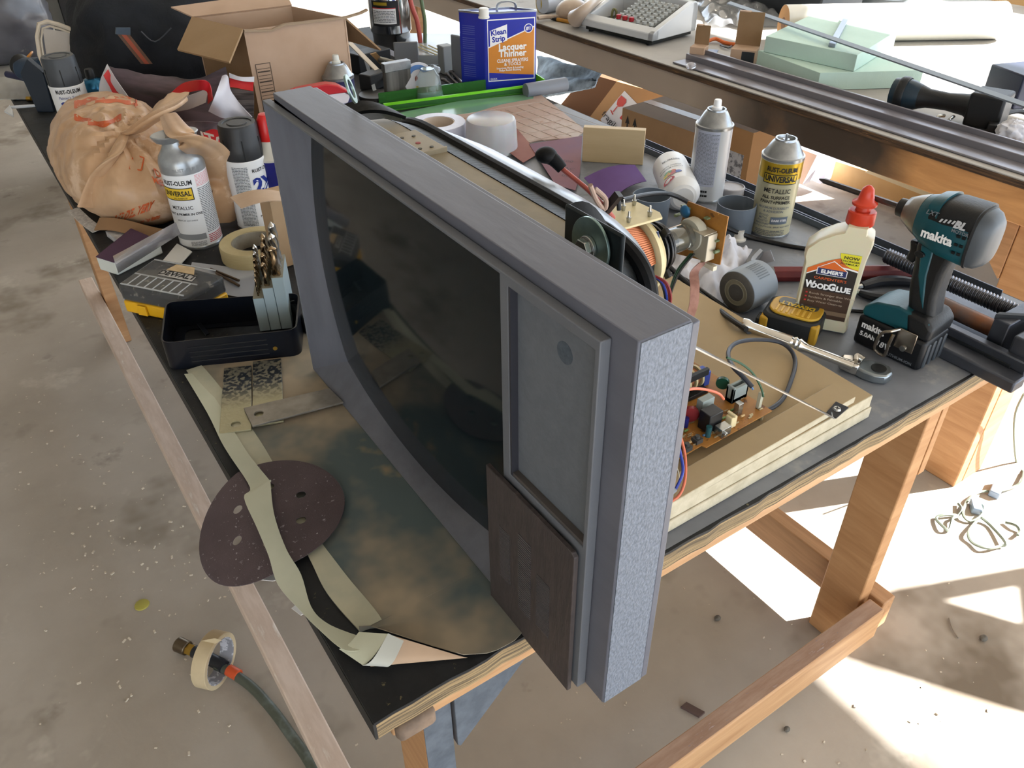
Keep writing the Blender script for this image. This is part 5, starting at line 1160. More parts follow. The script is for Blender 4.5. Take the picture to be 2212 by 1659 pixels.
obj('adapter', G().cyl((.018, .012, .078), (.042, .02, .066), .010, n=18), mat('adapter_clear', '#cfd6dd', .1, trans=.7), SGN, bev=.001)
BR = thing('paint_brush', 'wide grey bristle brush standing on end beside the spray gun cup', 'brush', P(862, 215))
br_m = 0
obj('bristles', G().box(-.038, .038, -.010, .010, .005, .082), mat('bristle', '#6f6e6b', .8, col2='#4a4947', scale=60, stretch=(1, 1, .05), bump=.8, bscale=90), BR, bev=.003)
obj('ferrule', G().box(-.039, .039, -.011, .011, .078, .100), tin, BR, bev=.001)
for nm, lab, a, b, w, c1, hh in (('steel_square', 'grey steel square leaning in the clutter behind the sprayer', (790, 130), (812, 205), .012, '#8a9094', .05), ('scraper_blade', 'thin grey scraper standing left of the brush', (828, 135), (838, 200), .012, '#9a9ea0', .05),
                              ('wood_paddle', 'little tan wooden block on a rod beside the chrome cylinder', (806, 115), (828, 138), .022, '#8a6a44', .075), ('paper_card', 'pale card strip leaning beside the carton', (755, 92), (818, 155), .016, '#c9bfb2', .085),
                              ('plastic_card', 'pale translucent card beside the chrome cylinder', (828, 105), (868, 125), .028, '#b8b6ba', .055)):
    pa, pb_ = P(*a, TT+hh), P(*b, TT+max(.006, hh-.045)); w_ = V((w, w*.3, 0))
    solo(nm, G().ribbon([pa, pb_], w_, .003, 0), mat('m_'+nm, c1, .45), lab, nm.replace('_', ' '), loc=P(*b))
solo('air_fitting', G().cyl(P(820, 128, TT+.05), P(862, 138, TT+.045), .008, .007, 14).cyl(P(862, 138, TT+.045), P(872, 142, TT+.043), .009, n=6), mat('fitting_steel', '#9b9c98', .3, .8), 'steel air fitting with a brass end lying beside the tape reel', 'fitting', loc=P(845, 140))
for k, (a, b) in enumerate((((965, 160), (998, 192)), ((975, 155), (1003, 185)), ((958, 172), (995, 196)))):
    solo('wrench', G().cyl(P(*a, TT+.02), P(*b, TT+.012), .0042, n=8).ball(P(*a, TT+.02), .009, 12, 8, (1, 1, .5)), mat('dark_steel', '#4b4b4d', .35, .8), ('topmost', 'right hand', 'lowest')[k]+' of the dark wrenches between the tape reel and the blue can', 'wrench', 'wrenches beside the blue can', loc=P(*b))
for k_, (nm, lab, px, py, dim, rz_, c1) in enumerate((('sanding_sponge', 'dark grey sponge block left of the wide brush', 808, 190, (.035, .022, .022), .4, '#2b2d30'), ('tin_lid', 'dull square tin lid leaning behind the wide brush', 882, 168, (.035, .004, .05), -.5, '#6a6c6e'),
        ('dark_case', 'dark plastic case in the clutter right of the carton', 800, 150, (.06, .03, .028), .2, '#1d2024'), ('cable_bundle', 'black tangle of leads between the chrome cylinder and the tape reel', 888, 150, (.03, .02, .02), .9, '#1a1b1d'), ('putty_knife', 'flat steel putty knife standing left of the blue can', 990, 170, (.004, .02, .06), .3, '#7f8488'), ('glass_jar', 'small grey jar in front of the compartment box', 965, 158, (.018, .018, .04), 0, '#8a9092'))):
    p_ = P(px, py); solo(nm, G().box(-dim[0], dim[0], -dim[1], dim[1], .001, dim[2]*2, M.Translation(p_) @ zrot(rz_)), mat('cl_'+nm, c1, .55), lab, nm.replace('_', ' '), loc=p_, bev=.003)
solo('black_lid', G().lathe([(.045, .001), (.047, .004), (.045, .012), (0, .013)], 36, M.Translation(P(812, 212))), mat('lid_black', '#0c0d0f', .4), 'flat black round lid behind the rubber flap of the television', 'lid', loc=P(812, 212))
# green acrylic box rail and sheet
acry = mat('green_acrylic', '#4d8f4a', .08, trans=.55, ior=1.3); acre = mat('green_acrylic_edge', '#7ddc2c', .25, emit=None)
GA = thing('acrylic_rail', 'long fluorescent green clear acrylic tray lying across the bench', 'acrylic tray', (1.0, 1.52, TT))
g0, g1 = V((.79, 1.545, 0)), V((1.235, 1.452, 0)); gd = (g1-g0).normalized(); gn = V((-gd.y, gd.x, 0)); gl = (g1-g0).length; gm = M.Translation(g0+V((0, 0, TT))) @ zrot(math.atan2(gd.y, gd.x))
obj('front_face', G().box(0, gl, 0, .003, .003, .017, gm), acry, GA, world=True); obj('back_face', G().box(0, gl, .050, .053, .003, .036, gm), acry, GA, world=True)
obj('bottom_face', G().box(0, gl, 0, .053, .001, .0035, gm), acry, GA, world=True)
obj('glowing_edge', G().box(0, gl, -.001, .004, .0165, .0225, gm), acre, GA, world=True); obj('end_edge', G().box(gl, gl+.004, -.002, .054, .001, .034, gm), acre, GA, world=True, bev=.001)
obj('lower_edge', G().box(0, gl, -.0012, .0, .001, .004, gm), mat('green_dark', '#3f7f2a', .3), GA, world=True)
AS = [P(868, 262), P(960, 254), P(1025, 246), P(1085, 228), P(1152, 216), P(1153, 205), P(990, 222), P(862, 247)]
solo('acrylic_offcut', polyprism([p+V((0, 0, .0012)) for p in AS], (0, 0, 1), .003), mat('acrylic_pale', '#87b89a', .15, trans=.4, col2='#8fc0a2', scale=3), 'pale green wavy acrylic offcut lying in front of the acrylic tray', 'acrylic sheet', loc=P(1000, 235))
solo('pvc_pipe', G().cyl(P(1135, 196, TT+.018), P(1222, 182, TT+.018), .019, n=28), mat('pvc_grey', '#737a86', .4), 'short grey plastic pipe lying beyond the green tray', 'pipe', loc=P(1180, 192), bev=.001)
# cutting mat of worn board
solo('cutting_board', polyprism([P(866, 262, TT+.0008), P(1165, 204, TT+.0008), P(1264, 283, TT+.0008), P(1245, 300, TT+.0008), P(1165, 305, TT+.0008), P(960, 345, TT+.0008)], (0, 0, 1), .0028), mat('mat_board', '#9e8478', .6, col2='#a9968c', scale=7, spots=[('#8a5c40', 6, .60, .03), ('#b0a69f', 3, .55, .15)]), 'worn reddish board with a faint grid lying right of the tape roll', 'board', loc=P(1150, 260))
g = G()
for k in range(9):
    a = lerp(P(960, 262, TT+.0041), P(1165, 222, TT+.0041), k/8); g.cyl(a, a+V((.02, -.26, 0)), .0005, n=4)
for k in range(6): g.cyl(P(980+26*k, 250+12*k, TT+.0041), P(1180+14*k, 218+13*k, TT+.0041), .0005, n=4)
g2 = obj('grid_lines', g, mat('grid_pale', '#c9bcb5', .6), [o for o in scene.objects if o.name == 'cutting_board'][0], world=True)
# white tape roll and cup
TRw = V((.792, 1.262, TT))
roll('tape_roll', 'wide white packing tape roll standing flat behind the television tube', TRw, .066, .040, .052, mat('tape_lilac', '#c6c8da', .3, col2='#bcbed0', scale=50, stretch=(1, 1, 30)), mat('core_cream', '#c9bcae', .6))
CU = thing('plastic_bowl', 'translucent white plastic bowl turned upside down beside the white tape roll', 'bowl', P(1062, 322))
obj('bowl', G().lathe([(.062, .001), (.0615, .004), (.0575, .066), (.055, .072), (.050, .074), (0, .0745)], 52), mat('milky', '#cfd3da', .25, trans=.35, sub=.3), CU, ang=40)
# sandpaper sheets
purs = mat('sandpaper_purple', '#5f466c', .8, col2='#6c5275', scale=7, bump=.2, bscale=500); brs = mat('sandpaper_brown', '#7c4b42', .7, col2='#8d5f56', scale=6)
solo('sandpaper_sheet', polyprism([P(1082, 239, TT+.006), P(1163, 332, TT+.006), P(1130, 352, TT+.006), P(1100, 330, TT+.006), P(1065, 258, TT+.006)], (0, 0, 1), .001), brs, 'reddish brown sandpaper sheet pointing out beside the plastic bowl', 'sandpaper', loc=P(1110, 300))
SS = solo('sandpaper_sheet', polyprism([P(1143, 312, TT+.007), P(1258, 294, TT+.007), P(1253, 372, TT+.007), P(1243, 412, TT+.007), P(1200, 400, TT+.007)], (0, 0, 1), .001), mat('sandpaper_mauve', '#6b4a5f', .7, col2='#7a4e52', scale=4), 'mauve printed sandpaper sheet lying in front of the pine block', 'sandpaper', loc=P(1210, 340))
for k, s in enumerate(('600', 'EAC', '000')):
    cc_ = P(1226, 348+16*k, TT+.0086); ex_ = (P(1250, 352+16*k, TT)-P(1205, 346+16*k, TT)).normalized(); ey_ = V((-ex_.y, ex_.x, 0)); txt(s, .018, mat('print_plum', '#4d2f38', .6), SS, lambda x, y: iv_(SS) @ (cc_+ex_*x+ey_*y), .0)
solo('sandpaper_sheet', G().grid(lambda u, v: lerp(lerp(P(1262, 385, TT+.012), P(1371, 357, TT+.030), u), lerp(P(1312, 440, TT+.008), P(1396, 392, TT+.010), u), v)+V((0, 0, .010*math.sin(u*pi))), 16, 10, .0012), mat('sandpaper_violet', '#5a3f78', .85, col2='#654a85', scale=9), 'bright violet sandpaper sheet curling in front of the pine block', 'sandpaper', loc=P(1320, 405), ang=60)
PBK = [P(1257, 350), P(1388, 358)]; pdv = (PBK[1]-PBK[0]).normalized(); pn_ = V((-pdv.y, pdv.x, 0))
solo('pine_block', polyprism([PBK[0]+V((0, 0, .001)), PBK[1]+V((0, 0, .001)), PBK[1]+pn_*.018+V((0, 0, .001)), PBK[0]+pn_*.018+V((0, 0, .001))], (0, 0, 1), .078), mat('pine_block', '#b5a07c', .5, col2='#c2ae8a', scale=4, stretch=(1, 1, 10), contrast=(.3, .7), spots=[('#7a5a38', 9, .73, .02)]), 'pale pine board offcut standing on edge beyond the purple sandpaper', 'board', loc=PBK[0], bev=.001)
# aluminium channel along the far edge
for k, (x, y, rr) in enumerate(((1.172, .98, .0), (1.150, .98, .0))):
    pass
alm = mat('grey_channel', '#5a616c', .35, .6, col2='#6b727d', scale=4)
CHN = thing('metal_channel', 'long grey metal channel lying along the far edge of the bench', 'channel', (1.165, .6, TT))
obj('web', G().box(1.150, 1.188, .10, .97, TT+.001, TT+.003), alm, CHN, world=True); obj('flange', G().box(1.150, 1.1525, .10, .97, TT+.003, TT+.014), alm, CHN, world=True, bev=.0005); obj('flange', G().box(1.1855, 1.188, .10, .97, TT+.003, TT+.014), alm, CHN, world=True, bev=.0005); obj('rib', G().box(1.167, 1.1695, .10, .97, TT+.003, TT+.009), alm, CHN, world=True)
# grey cups and caps
capg = mat('cap_grey', '#66707c', .45, col2='#5d6772', scale=8)
def opencup(name, label, loc, r, h, m=capg, rim=.0015):
    t = thing(name, label, 'cap', loc)
    obj('cup_wall', G().lathe([(r*.93, .001), (r*.95, .002), (r, h), (r-rim, h), (r*.92, .006), (0, .006)], 44), m, t, ang=40)
    return t
opencup('spray_can_cap', 'large grey cap standing open behind the yoke, beside the lying can', P(1402, 482), .036, .058)
opencup('spray_can_cap', 'grey cap standing open between the neck board and the gold can', P(1582, 502), .036, .060)
LDc = thing('round_lid', 'round grey dusty lid standing behind the open grey cap', 'lid', P(1578, 420)); obj('lid', G().lathe([(.026, .001), (.027, .004), (.0265, .018), (.0245, .019), (.0240, .0165), (0, .016)], 40), mat('lid_dusty', '#8f8f96', .5, col2='#a5a1a0', scale=9), LDc, ang=35)
# lying paint can
a_l, b_l = P(1405, 452, TT+.037), P(1490, 505, TT+.037)
LC = spray_can('spray_can', 'white spray can lying on its side beside the standing grey cap', (a_l+b_l)/2, .036, .15, white, 'none', rot=None) if 0 else None
LCl = V((1.025, .700, TT+.0375)); ax = V((-.55, -.83, 0)).normalized()
LR = M.Translation(LCl) @ ax.to_track_quat('Z', 'Y').to_matrix().to_4x4()
LCt = thing('spray_can', 'white spray can with a coloured paint logo lying on its side behind the neck board', 'spray can', LCl-V((0, 0, .0375)))
obj('can_body', G().lathe([(.034, -.075), (.0365, -.072), (.0365, .060), (.033, .066), (.026, .078), (.022, .080), (.020, .082), (0, .082)], 44, LR), white, LCt, world=True, ang=30)
# print on the side facing up and towards the viewer
ivL = iv_(LCt); vd = (CAM-LCl); vd = (vd-ax*vd.dot(ax)).normalized(); sdv = ax.cross(vd)
def oncan(a0, s0, e=.0371, rot=0):
    c, s2 = math.cos(rot), math.sin(rot)
    def f(x, y):
        X, Y = x*c-y*s2, x*s2+y*c; an = a0+X/.0366
        return ivL @ (LCl+ax*(s0-Y)+vd*math.cos(an)*e+sdv*math.sin(an)*e)
    return f
fl = oncan(0, .0)
for k, (dx, dy, c1) in enumerate(((-.010, -.004, '#2348a8'), (0.0, .003, '#c05a2a'), (.008, .005, '#3f8a48'), (.012, -.003, '#c9b838'), (.002, -.006, '#b03a30'))):
    f_ = oncan(0, .030, .0372+.0001*k); g = G(); g.add([f_(dx+.009*math.cos(2*pi*i/20), dy+.006*math.sin(2*pi*i/20)) for i in range(20)], [tuple(range(20))]); obj('logo_blob', g, mat('logo'+c1, c1, .4), LCt)
txt('COVERS MAXIMUM', .006, greyp, LCt, oncan(0, .008), .01); txt('INTERIOR  EXTERIOR', .005, greyp, LCt, oncan(0, -.002), .01); txt('PREMIUM', .009, greyp, LCt, oncan(-.2, -.030), .01)
f_ = oncan(.35, .055, .0373); g = G(); g.add([f_(.014*math.cos(2*pi*i/24), .010*math.sin(2*pi*i/24)) for i in range(24)], [tuple(range(24))]); obj('red_flash', g, redp, LCt); txt('NO', .010, whitep, LCt, oncan(.33, .055, .0376), .03)
# tall silver can with white nozzle (back label)
LS = P(1522, 425); fS = facing(LS)
CS = spray_can('spray_can', 'tall pale can with dense grey print and a white nozzle, at the far edge', LS, .0365, .150, mat('can_pale', '#c3c7cc', .3, .3), 'nozzle')
lines_block(CS, .0368, .040, .142, fS-.85, fS+.35, greyp, 40, seed=41); lines_block(CS, .0368, .012, .030, fS-.5, fS+.1, black, 2, seed=42)
obj('back_panel', patch(.0366, .036, .146, fS-.9, fS+.40), mat('panel_lilac', '#a9aec0', .45), CS)
# gold can, DARK STEEL
LG = P(1660, 498); fG = facing(LG)
CG = spray_can('spray_can', 'gold and cream paint can without its cap, between the grey cap and the glue bottle', LG, .0375, .148, mat('can_cream', '#b9b598', .35, .35), 'bare')
gold = mat('gold_print', '#b89a2c', .3, .7)
obj('gold_top', patch(.0373, .112, .146, 0, 2*pi, 48), gold, CG)
obj('badge', patch(.0377, .106, .124, fG-.75, fG+.95), black, CG); obj('badge_gold', patch(.0379, .1075, .1225, fG-.70, fG+.90), mat('badge_gold', '#c9ad36', .3, .6), CG)
def gt_(s, z, size, m, da=.1, b=.02, **k): return txt(s, size, m, CG, oncyl(.0383, z, fG+da), b, **k)
gt_('RUST-OLEUM', .132, .0120, black, .12, .03, sx=.8); gt_('UNIVERSAL', .1155, .0145, black, .1, .04, sx=.78)
gt_('METALLIC', .093, .0118, black, .05, .01, sx=.95); gt_('ALL SURFACE', .081, .0085, black, .05); gt_('PAINT+PRIMER', .072, .0085, black, .05); gt_('MAXIMUM DURABILITY', .061, .0062, greyp, .05, sx=.9); gt_('& ADHESION', .0545, .0062, greyp, .05)
for k, s in enumerate(('WOOD', 'METAL', 'PLASTIC', 'MASONRY')): gt_(s, .046-.0055*k, .0055, greyp, -.38)
obj('shade_chip', patch(.0380, .030, .044, fG-.02, fG+.85), mat('chip_slate', '#5c6672', .5), CG); gt_('DARK STEEL', .037, .0058, whitep, .42, sx=.9)
gt_('INDOOR & OUTDOOR  SPRAY ANY ANGLE', .024, .0042, greyp, .05); lines_block(CG, .0381, .006, .018, fG-.7, fG+.8, greyp, 4, seed=44)
solo('spray_nozzle', G().lathe([(.0145, .001), (.0145, .004), (.010, .006), (.009, .014), (.0095, .020), (0, .020)], 24, M.Translation(P(1594, 518))), mat('cap_white', '#d6d5cf'), 'small white spray nozzle lying before the open grey cap', 'nozzle', loc=P(1594, 518))
# white cloth
g = G().grid(lambda u, v: (lambda p: V((p.x, p.y, TT+.002+max(0, (.050*math.sin(pi*u)**.7*math.sin(pi*v)**.7)*(1+.9*NZ.noise(V((u*6, v*6, 2))))+.010*NZ.noise(V((u*14, v*14, 5)))))))(lerp(lerp(P(1400, 615), P(1555, 668), u), lerp(P(1490, 520), P(1625, 540), u), v)), 44, 34, .002)
solo('white_rag', g, mat('rag_white', '#c9cad2', .8, bump=.2, bscale=60), 'crumpled white rag lying behind the neck board and grey cap', 'cloth', loc=P(1520, 590), ang=60)
# lying grey cap
gc0 = P(1590, 632, TT+.036); gax = V((.80, .60, 0)).normalized(); gax = (P(1655, 600, TT+.036)-gc0).normalized()
Rg = M.Translation(gc0) @ gax.to_track_quat('Z', 'Y').to_matrix().to_4x4()
GCp = thing('spray_can_cap', 'pale grey cap lying on its side with its dark top towards the television', 'cap', gc0-V((0, 0, .036)))
obj('cap_wall', G().lathe([(.030, 0), (.0345, .002), (.0355, .006), (.0358, .058), (.034, .058), (.033, .010), (0, .010)], 48, Rg), mat('cap_pale_grey', '#8b95a0', .45), GCp, world=True, ang=35)
obj('dusty_top', G().lathe([(0, -.0006), (.031, -.0006), (.0338, .0012)], 44, Rg), mat('cap_top_dust', '#4c4945', .8, col2='#5b5751', scale=30), GCp, world=True)
obj('moulded_rings', G().lathe([(.020, -.0010), (.021, -.0016), (.022, -.0010), (.014, -.0010), (.015, -.0016), (.016, -.0010)], 36, Rg, cap=False), mat('ring_dust', '#77715f', .7), GCp, world=True)
upv = V((0, 0, 1))-gax*gax.z; upv.normalize(); sgv = gax.cross(upv); vdir = (upv*.75+(CAM-gc0).normalized()*.6); vdir = (vdir-gax*vdir.dot(gax)).normalized(); tv = gax.cross(vdir)
g = G()
for k in range(8):
    s_ = .0361; a0_ = -.42+k*.12
    for q in (0,):
        vs = []
        for ss in (.020, .046):
            for an in (a0_, a0_+.05): vs.append(gc0+gax*ss+vdir*math.cos(an)*s_+tv*math.sin(an)*s_)
        g.add(vs, [(0, 2, 3, 1)])
obj('rib_shadows', g, mat('cap_rib_shadow', '#5f6973', .5), GCp, world=True)  # flat darker strips paint the shade of the cap's ribs
# crowbar: red bar with flat grey claw
pA, pB = P(1668, 592, TT+.012), P(1990, 588, TT+.012)
CBR = thing('crowbar', 'dark red crowbar with a steel claw lying behind the glue bottle', 'crowbar', (pA+pB)/2-V((0, 0, .012)))
obj('shank', G().cyl(pA, pB, .0135, n=8), mat('red_paint_bar', '#6e2226', .45, col2='#5c1b20', scale=12, spots=[('#a9a0a0', 40, .72, .03)]), CBR, world=True, bev=.001)
obj('claw', G().tube([pA, P(1650, 592, TT+.012), P(1632, 586, TT+.012), P(1620, 570, TT+.014), P(1640, 545, TT+.018)], lambda t: .014-.006*t, 8), mat('claw_steel', '#77787a', .4, .6), CBR, world=True)
# pliers
PL = thing('pliers', 'pliers with dark rubber grips lying between the glue bottle and the impact driver', 'pliers', P(1900, 620))
rub = mat('rubber_navy', '#1c2029', .45)
obj('grip', G().tube([P(1862, 618, TT+.009), P(1900, 608, TT+.011), P(1945, 607, TT+.011), P(1980, 611, TT+.009)], lambda t: .0065+.003*math.sin(t*pi), 10), rub, PL, world=True); obj('grip', G().tube([P(1858, 632, TT+.008), P(1890, 641, TT+.010), P(1930, 641, TT+.010), P(1956, 634, TT+.008)], lambda t: .0055+.0035*math.sin(t*pi), 10), rub, PL, world=True)
obj('jaw', G().tube([P(1862, 618, TT+.009), P(1845, 622, TT+.009), P(1825, 626, TT+.009)], .005, 8), steel, PL, world=True); obj('jaw', G().tube([P(1858, 632, TT+.008), P(1842, 628, TT+.008), P(1825, 628, TT+.008)], .005, 8), steel, PL, world=True)
# black cables
solo('black_cable', G().tube([P(1345, 432, TT+.13), P(1400, 420, TT+.115), P(1450, 420, TT+.095), P(1505, 448, TT+.07), P(1560, 487, TT+.035), P(1620, 512, TT+.006), P(1680, 526, TT+.005), P(1735, 536, TT+.005), P(1800, 545, TT+.005)], .0042, 10), blkw, 'black cable arching over the yoke and running behind the gold can', 'cable', loc=P(1620, 514))
solo('power_cord', G().tube([P(1415, 592, TT+.045), P(1470, 600, TT+.03), P(1520, 632, TT+.02), P(1565, 665, TT+.012), P(1600, 697, TT+.0105), P(1618, 716, TT+.0425)], .0042, 10), blkw, 'upper black power cord looping from the yoke past the white rag', 'cord', loc=P(1520, 645))
solo('power_cord', G().tube([P(1435, 566, TT+.05), P(1480, 608, TT+.03), P(1530, 650, TT+.02), P(1572, 684, TT+.043), P(1612, 712, TT+.050)], .0042, 10), blkw, 'lower black power cord crossing over the base board towards the ratchet', 'cord', loc=P(1530, 655))
# ---------------------------------------------------------------- glue bottle
GL = P(1768, 700); gdir = V((.052, -.060, 0)).normalized(); gdir = (P(1820, 722)-P(1716, 702)).normalized()
ga = math.atan2(gdir.y, gdir.x)
GB = thing('glue_bottle', 'white wood glue bottle with red orange twist cap and brown label', 'glue bottle', GL, ga)
gl = [(-.036, .004), (.036, .004), (.038, .010), (.037, .018), (.0355, .022), (.037, .080), (.038, .140), (.041, .172), (.040, .183), (.034, .187), (.031, .189), (.030, .202), (.006, .202), (.004, .190), (-.008, .184), (-.026, .170), (-.039, .152), (-.040, .138), (-.0375, .128), (-.0365, .022), (-.0385, .018), (-.039, .010)]
gluep = mat('glue_plastic', '#cfc9ac', .3, sub=.3, col2='#d4cfb8', scale=4)
def bottle(poly, d0):
    g = G(); n = len(poly); secs = [(-1, .72), (-.9, .88), (-.6, .97), (0, 1), (.6, .97), (.9, .88), (1, .72)]
    cx = sum(p[0] for p in poly)/n; vs = []
    for (t, s_) in secs:
        for (x, z) in poly: vs.append((cx+(x-cx)*(1-(1-s_)*.28), t*d0, .5*.2+(z-.1)*(1-(1-s_)*.06) if 1 else z))
    g.add(vs, [(j*n+i, j*n+(i+1) % n, (j+1)*n+(i+1) % n, (j+1)*n+i) for j in range(6) for i in range(n)]+[tuple(range(n)), tuple(6*n+i for i in range(n))]); return g
obj('bottle', bottle(gl, .022), gluep, GB, ang=40)
redc = mat('cap_red_orange', '#c23a22', .35, sub=.1)
obj('cap_collar', G().lathe([(.0165, .198), (.0175, .200), (.0170, .220), (.0155, .222), (0, .222)], 32, M.Translation((.018, 0, 0))), redc, GB, ang=35)
obj('twist_tip', G().lathe([(.0095, .221), (.0090, .228), (.0150, .231), (.0155, .235), (.0105, .239), (.0085, .250), (.0070, .258), (.0030, .263), (0, .264)], 28, M.Translation((.018, 0, 0))), redc, GB, ang=50, label='red orange twist tip crusted with glue')
YF = -.0222
def gf(x, z, e=0): return (x, YF-.0003-e, z)
def gp(name, poly, m, e): g = G(); g.add([gf(x, z, e) for x, z in poly], [tuple(range(len(poly)))]); return obj(name, g, m, GB)
glb = mat('label_brown', '#4a3527', .4, col2='#3b2a20', scale=9)
def arc(z0, z1, zm, x0=-.031, x1=.031, n=10): return [(lerp(x0, x1, i/n), lerp(z0, z1, i/n)+zm*math.sin(pi*i/n)) for i in range(n+1)]
gp('label_lower', [(-.031, .028), (.031, .028), (.031, .080), (-.031, .080)], glb, .0002)
gp('label_black', [(-.031, .080), (.031, .080)]+list(reversed(arc(.107, .123, .010))), mat('label_black', '#241f1d', .4), .0002)
gp('label_rim', arc(.107, .123, .010)+list(reversed(arc(.109, .126, .010))), whitep, .0003)
gp('label_orange', arc(.109, .126, .010)+list(reversed(arc(.118, .152, .006))), mat('label_orange', '#cf6526', .4), .0003)
g = G(); g.add([gf(.031-(.026*math.sin(pi/2*i/10)), .128+.026*(1-math.cos(pi/2*i/10)) if 0 else .154-.026*math.cos(pi/2*i/10), .0006) for i in range(11)]+[gf(.031, .154, .0006)], [tuple(range(12))]); obj('yellow_flash', g, mat('flash_yellow', '#d8d02f', .4), GB)
gp('bands', [(-.0308, .036), (.0308, .036), (.0308, .044), (-.0308, .044)], mat('band_tan', '#75614c', .4), .0004)
gp('emblem_edge', [(-.019, .110), (.019, .110), (.019, .1225), (0, .138), (-.019, .1225)], whitep, .0005); gp('emblem', [(-.018, .111), (.018, .111), (.018, .122), (-.018, .122)], mat('emblem_navy', '#1d2a5c', .4), .0008); gp('emblem_roof', [(-.018, .1222), (.018, .1222), (0, .1365)], mat('label_orange', '#cf6526'), .0008)
def gx(s, x0, z0, size, m, b=.02, rot=0, **k): return txt(s, size, m, GB, lambda x, y: gf(x0+x*math.cos(rot)-y*math.sin(rot), z0+x*math.sin(rot)+y*math.cos(rot), .0014), b, **k)
gx("ELMER'S", 0, .1165, .0092, whitep, .04, sx=.85); gx("CARPENTER'S", 0, .1035, .0068, mat('print_orange', '#c75a2a', .4), .01); gx('W', -.0235, .0895, .0175, whitep, .05, sx=.62); gx('OOD', -.0105, .0880, .0135, whitep, .05, sx=.75); gx('G', .0045, .0895, .0175, whitep, .05, sx=.75); gx('LUE', .0190, .0880, .0135, whitep, .05, sx=.8)
for k, s in enumerate(('Bonds Stronger than Wood', 'Sandable & Paintable', 'Easy Water Clean-up')):
    gx(s, -.022, .0735-.0075*k, .0052, mat('print_tan', '#b5a795', .5), 0, align='LEFT'); gp('bullet', [(-.0265, .0720-.0075*k), (-.0240, .0720-.0075*k), (-.0240, .0745-.0075*k), (-.0265, .0745-.0075*k)], redp, .0006)
gx('NOW', .0195, .1475, .0072, black, .02); gx('STRONGER', .0185, .1415, .0046, black, .01); gx('FORMULA!', .0185, .1365, .0046, black, .01)
GB.scale = (1.12, 1.0, .88)
# ---------------------------------------------------------------- tape measure
TMl = (P(1640, 715)+P(1758, 742))/2; tdir = (P(1755, 744)-P(1640, 712)).normalized(); ta = math.atan2(tdir.y, tdir.x)
TM = thing('tape_measure', 'yellow and black tape measure lying before the glue bottle', 'tape measure', TMl+V((-tdir.y, tdir.x, 0))*.025, ta)
ty = mat('tape_yellow', '#cda234', .4, col2='#b8902c', scale=20)
obj('rubber_shell', G().prism(rrect(-.043, .043, -.034, .034, .016), .001, .036), mat('shell_black', '#24272a', .6, bump=.3, bscale=90), TM, bev=.004)
obj('face', G().prism(rrect(-.037, .040, -.028, .028, .020), .0362, .0405), ty, TM, bev=.0015); obj('side_band', G().box(-.0438, -.030, -.0345, .020, .004, .030), ty, TM, bev=.003); obj('side_band', G().box(.032, .0445, -.0346, -.020, .002, .034), ty, TM, bev=.003)
obj('badge', G().prism(rrect(-.028, .032, -.002, .021, .010), .0406, .0416), mat('badge_smoke', '#4a4a46', .4), TM)
for k in range(7): obj('face_rib', G().box(-.026+.008*k, -.0225+.008*k, -.024, -.005, .0403, .0418), mat('rib_yellow', '#d9b04c', .4), TM, bev=.0005)
TXm = M.Rotation(pi, 4, 'Z')
txt('DEWALT', .0135, yel, TM, lambda x, y: (-x+.002, -y+.003, .0420), .04, sx=.95); txt("25'", .0100, whitep, TM, lambda x, y: (-x+.002, -y+.014, .0420), .04)
obj('tape_mouth', G().box(-.050, -.042, -.030, -.008, .002, .022), mat('shell_black', '#24272a'), TM, bev=.001)
# ratchet
ra, rb_ = P(1600, 698, TT+.050), P(1868, 800, TT+.012)
RT = thing('ratchet_wrench', 'chrome flex head ratchet lying from the base board to the impact driver', 'ratchet', P(1750, 770))
rdir = (rb_-ra).normalized()
def rp_(t): return lerp(ra, rb_, t)
Rm = M.Translation(ra) @ rdir.to_track_quat('Z', 'Y').to_matrix().to_4x4(); RL_ = (rb_-ra).length
obj('handle', G().lathe([(0, 0), (.0085, .001), (.0098, .004), (.0098, .010), (.0078, .016), (.0080, .040), (.0098, .075), (.0102, RL_*.40), (.0088, RL_*.42), (.0110, RL_*.44), (.0088, RL_*.46), (.0108, RL_*.475), (.0086, RL_*.50), (.0066, RL_*.54), (.0066, RL_*.84), (.0075, RL_*.9)], 28, Rm), chrome, RT, world=True, ang=50)
hA_ = P(1845, 790, TT+.010); hB_ = P(1893, 803, TT+.010); hd = (hB_-hA_).normalized(); hn = V((-hd.y, hd.x, 0))
obj('yoke_fork', G().prism([tuple((hA_+hd*a+hn*b)[:2]) for a, b in ((-.020, -.008), (.0, -.015), (.008, -.013), (.008, .013), (.0, .015), (-.020, .008))], TT+.003, TT+.020), chrome, RT, world=True, bev=.003)
hp = [tuple((hA_+hd*a+hn*b)[:2]) for a, b in ((.0, -.010), (.016, -.017), (.032, -.019), (.046, -.014), (.052, 0), (.046, .014), (.032, .019), (.016, .017), (.0, .010))]
obj('ratchet_head', G().prism(hp, TT+.001, TT+.016), mat('head_satin', '#8f979c', .28, .85), RT, world=True, bev=.003)
hc_ = hA_+hd*.032; obj('drive_button', G().cyl(V((hc_.x, hc_.y, TT+.0158)), V((hc_.x, hc_.y, TT+.0175)), .0105, n=30), mat('button_black', '#1a1c1e', .4), RT, world=True)
obj('pivot_lever', G().tube([hA_+V((0, 0, .012))-hn*.004, hA_+V((0, 0, .016))+hn*.003, hA_+hd*.010+V((0, 0, .014))], .004, 10), chrome, RT, world=True)
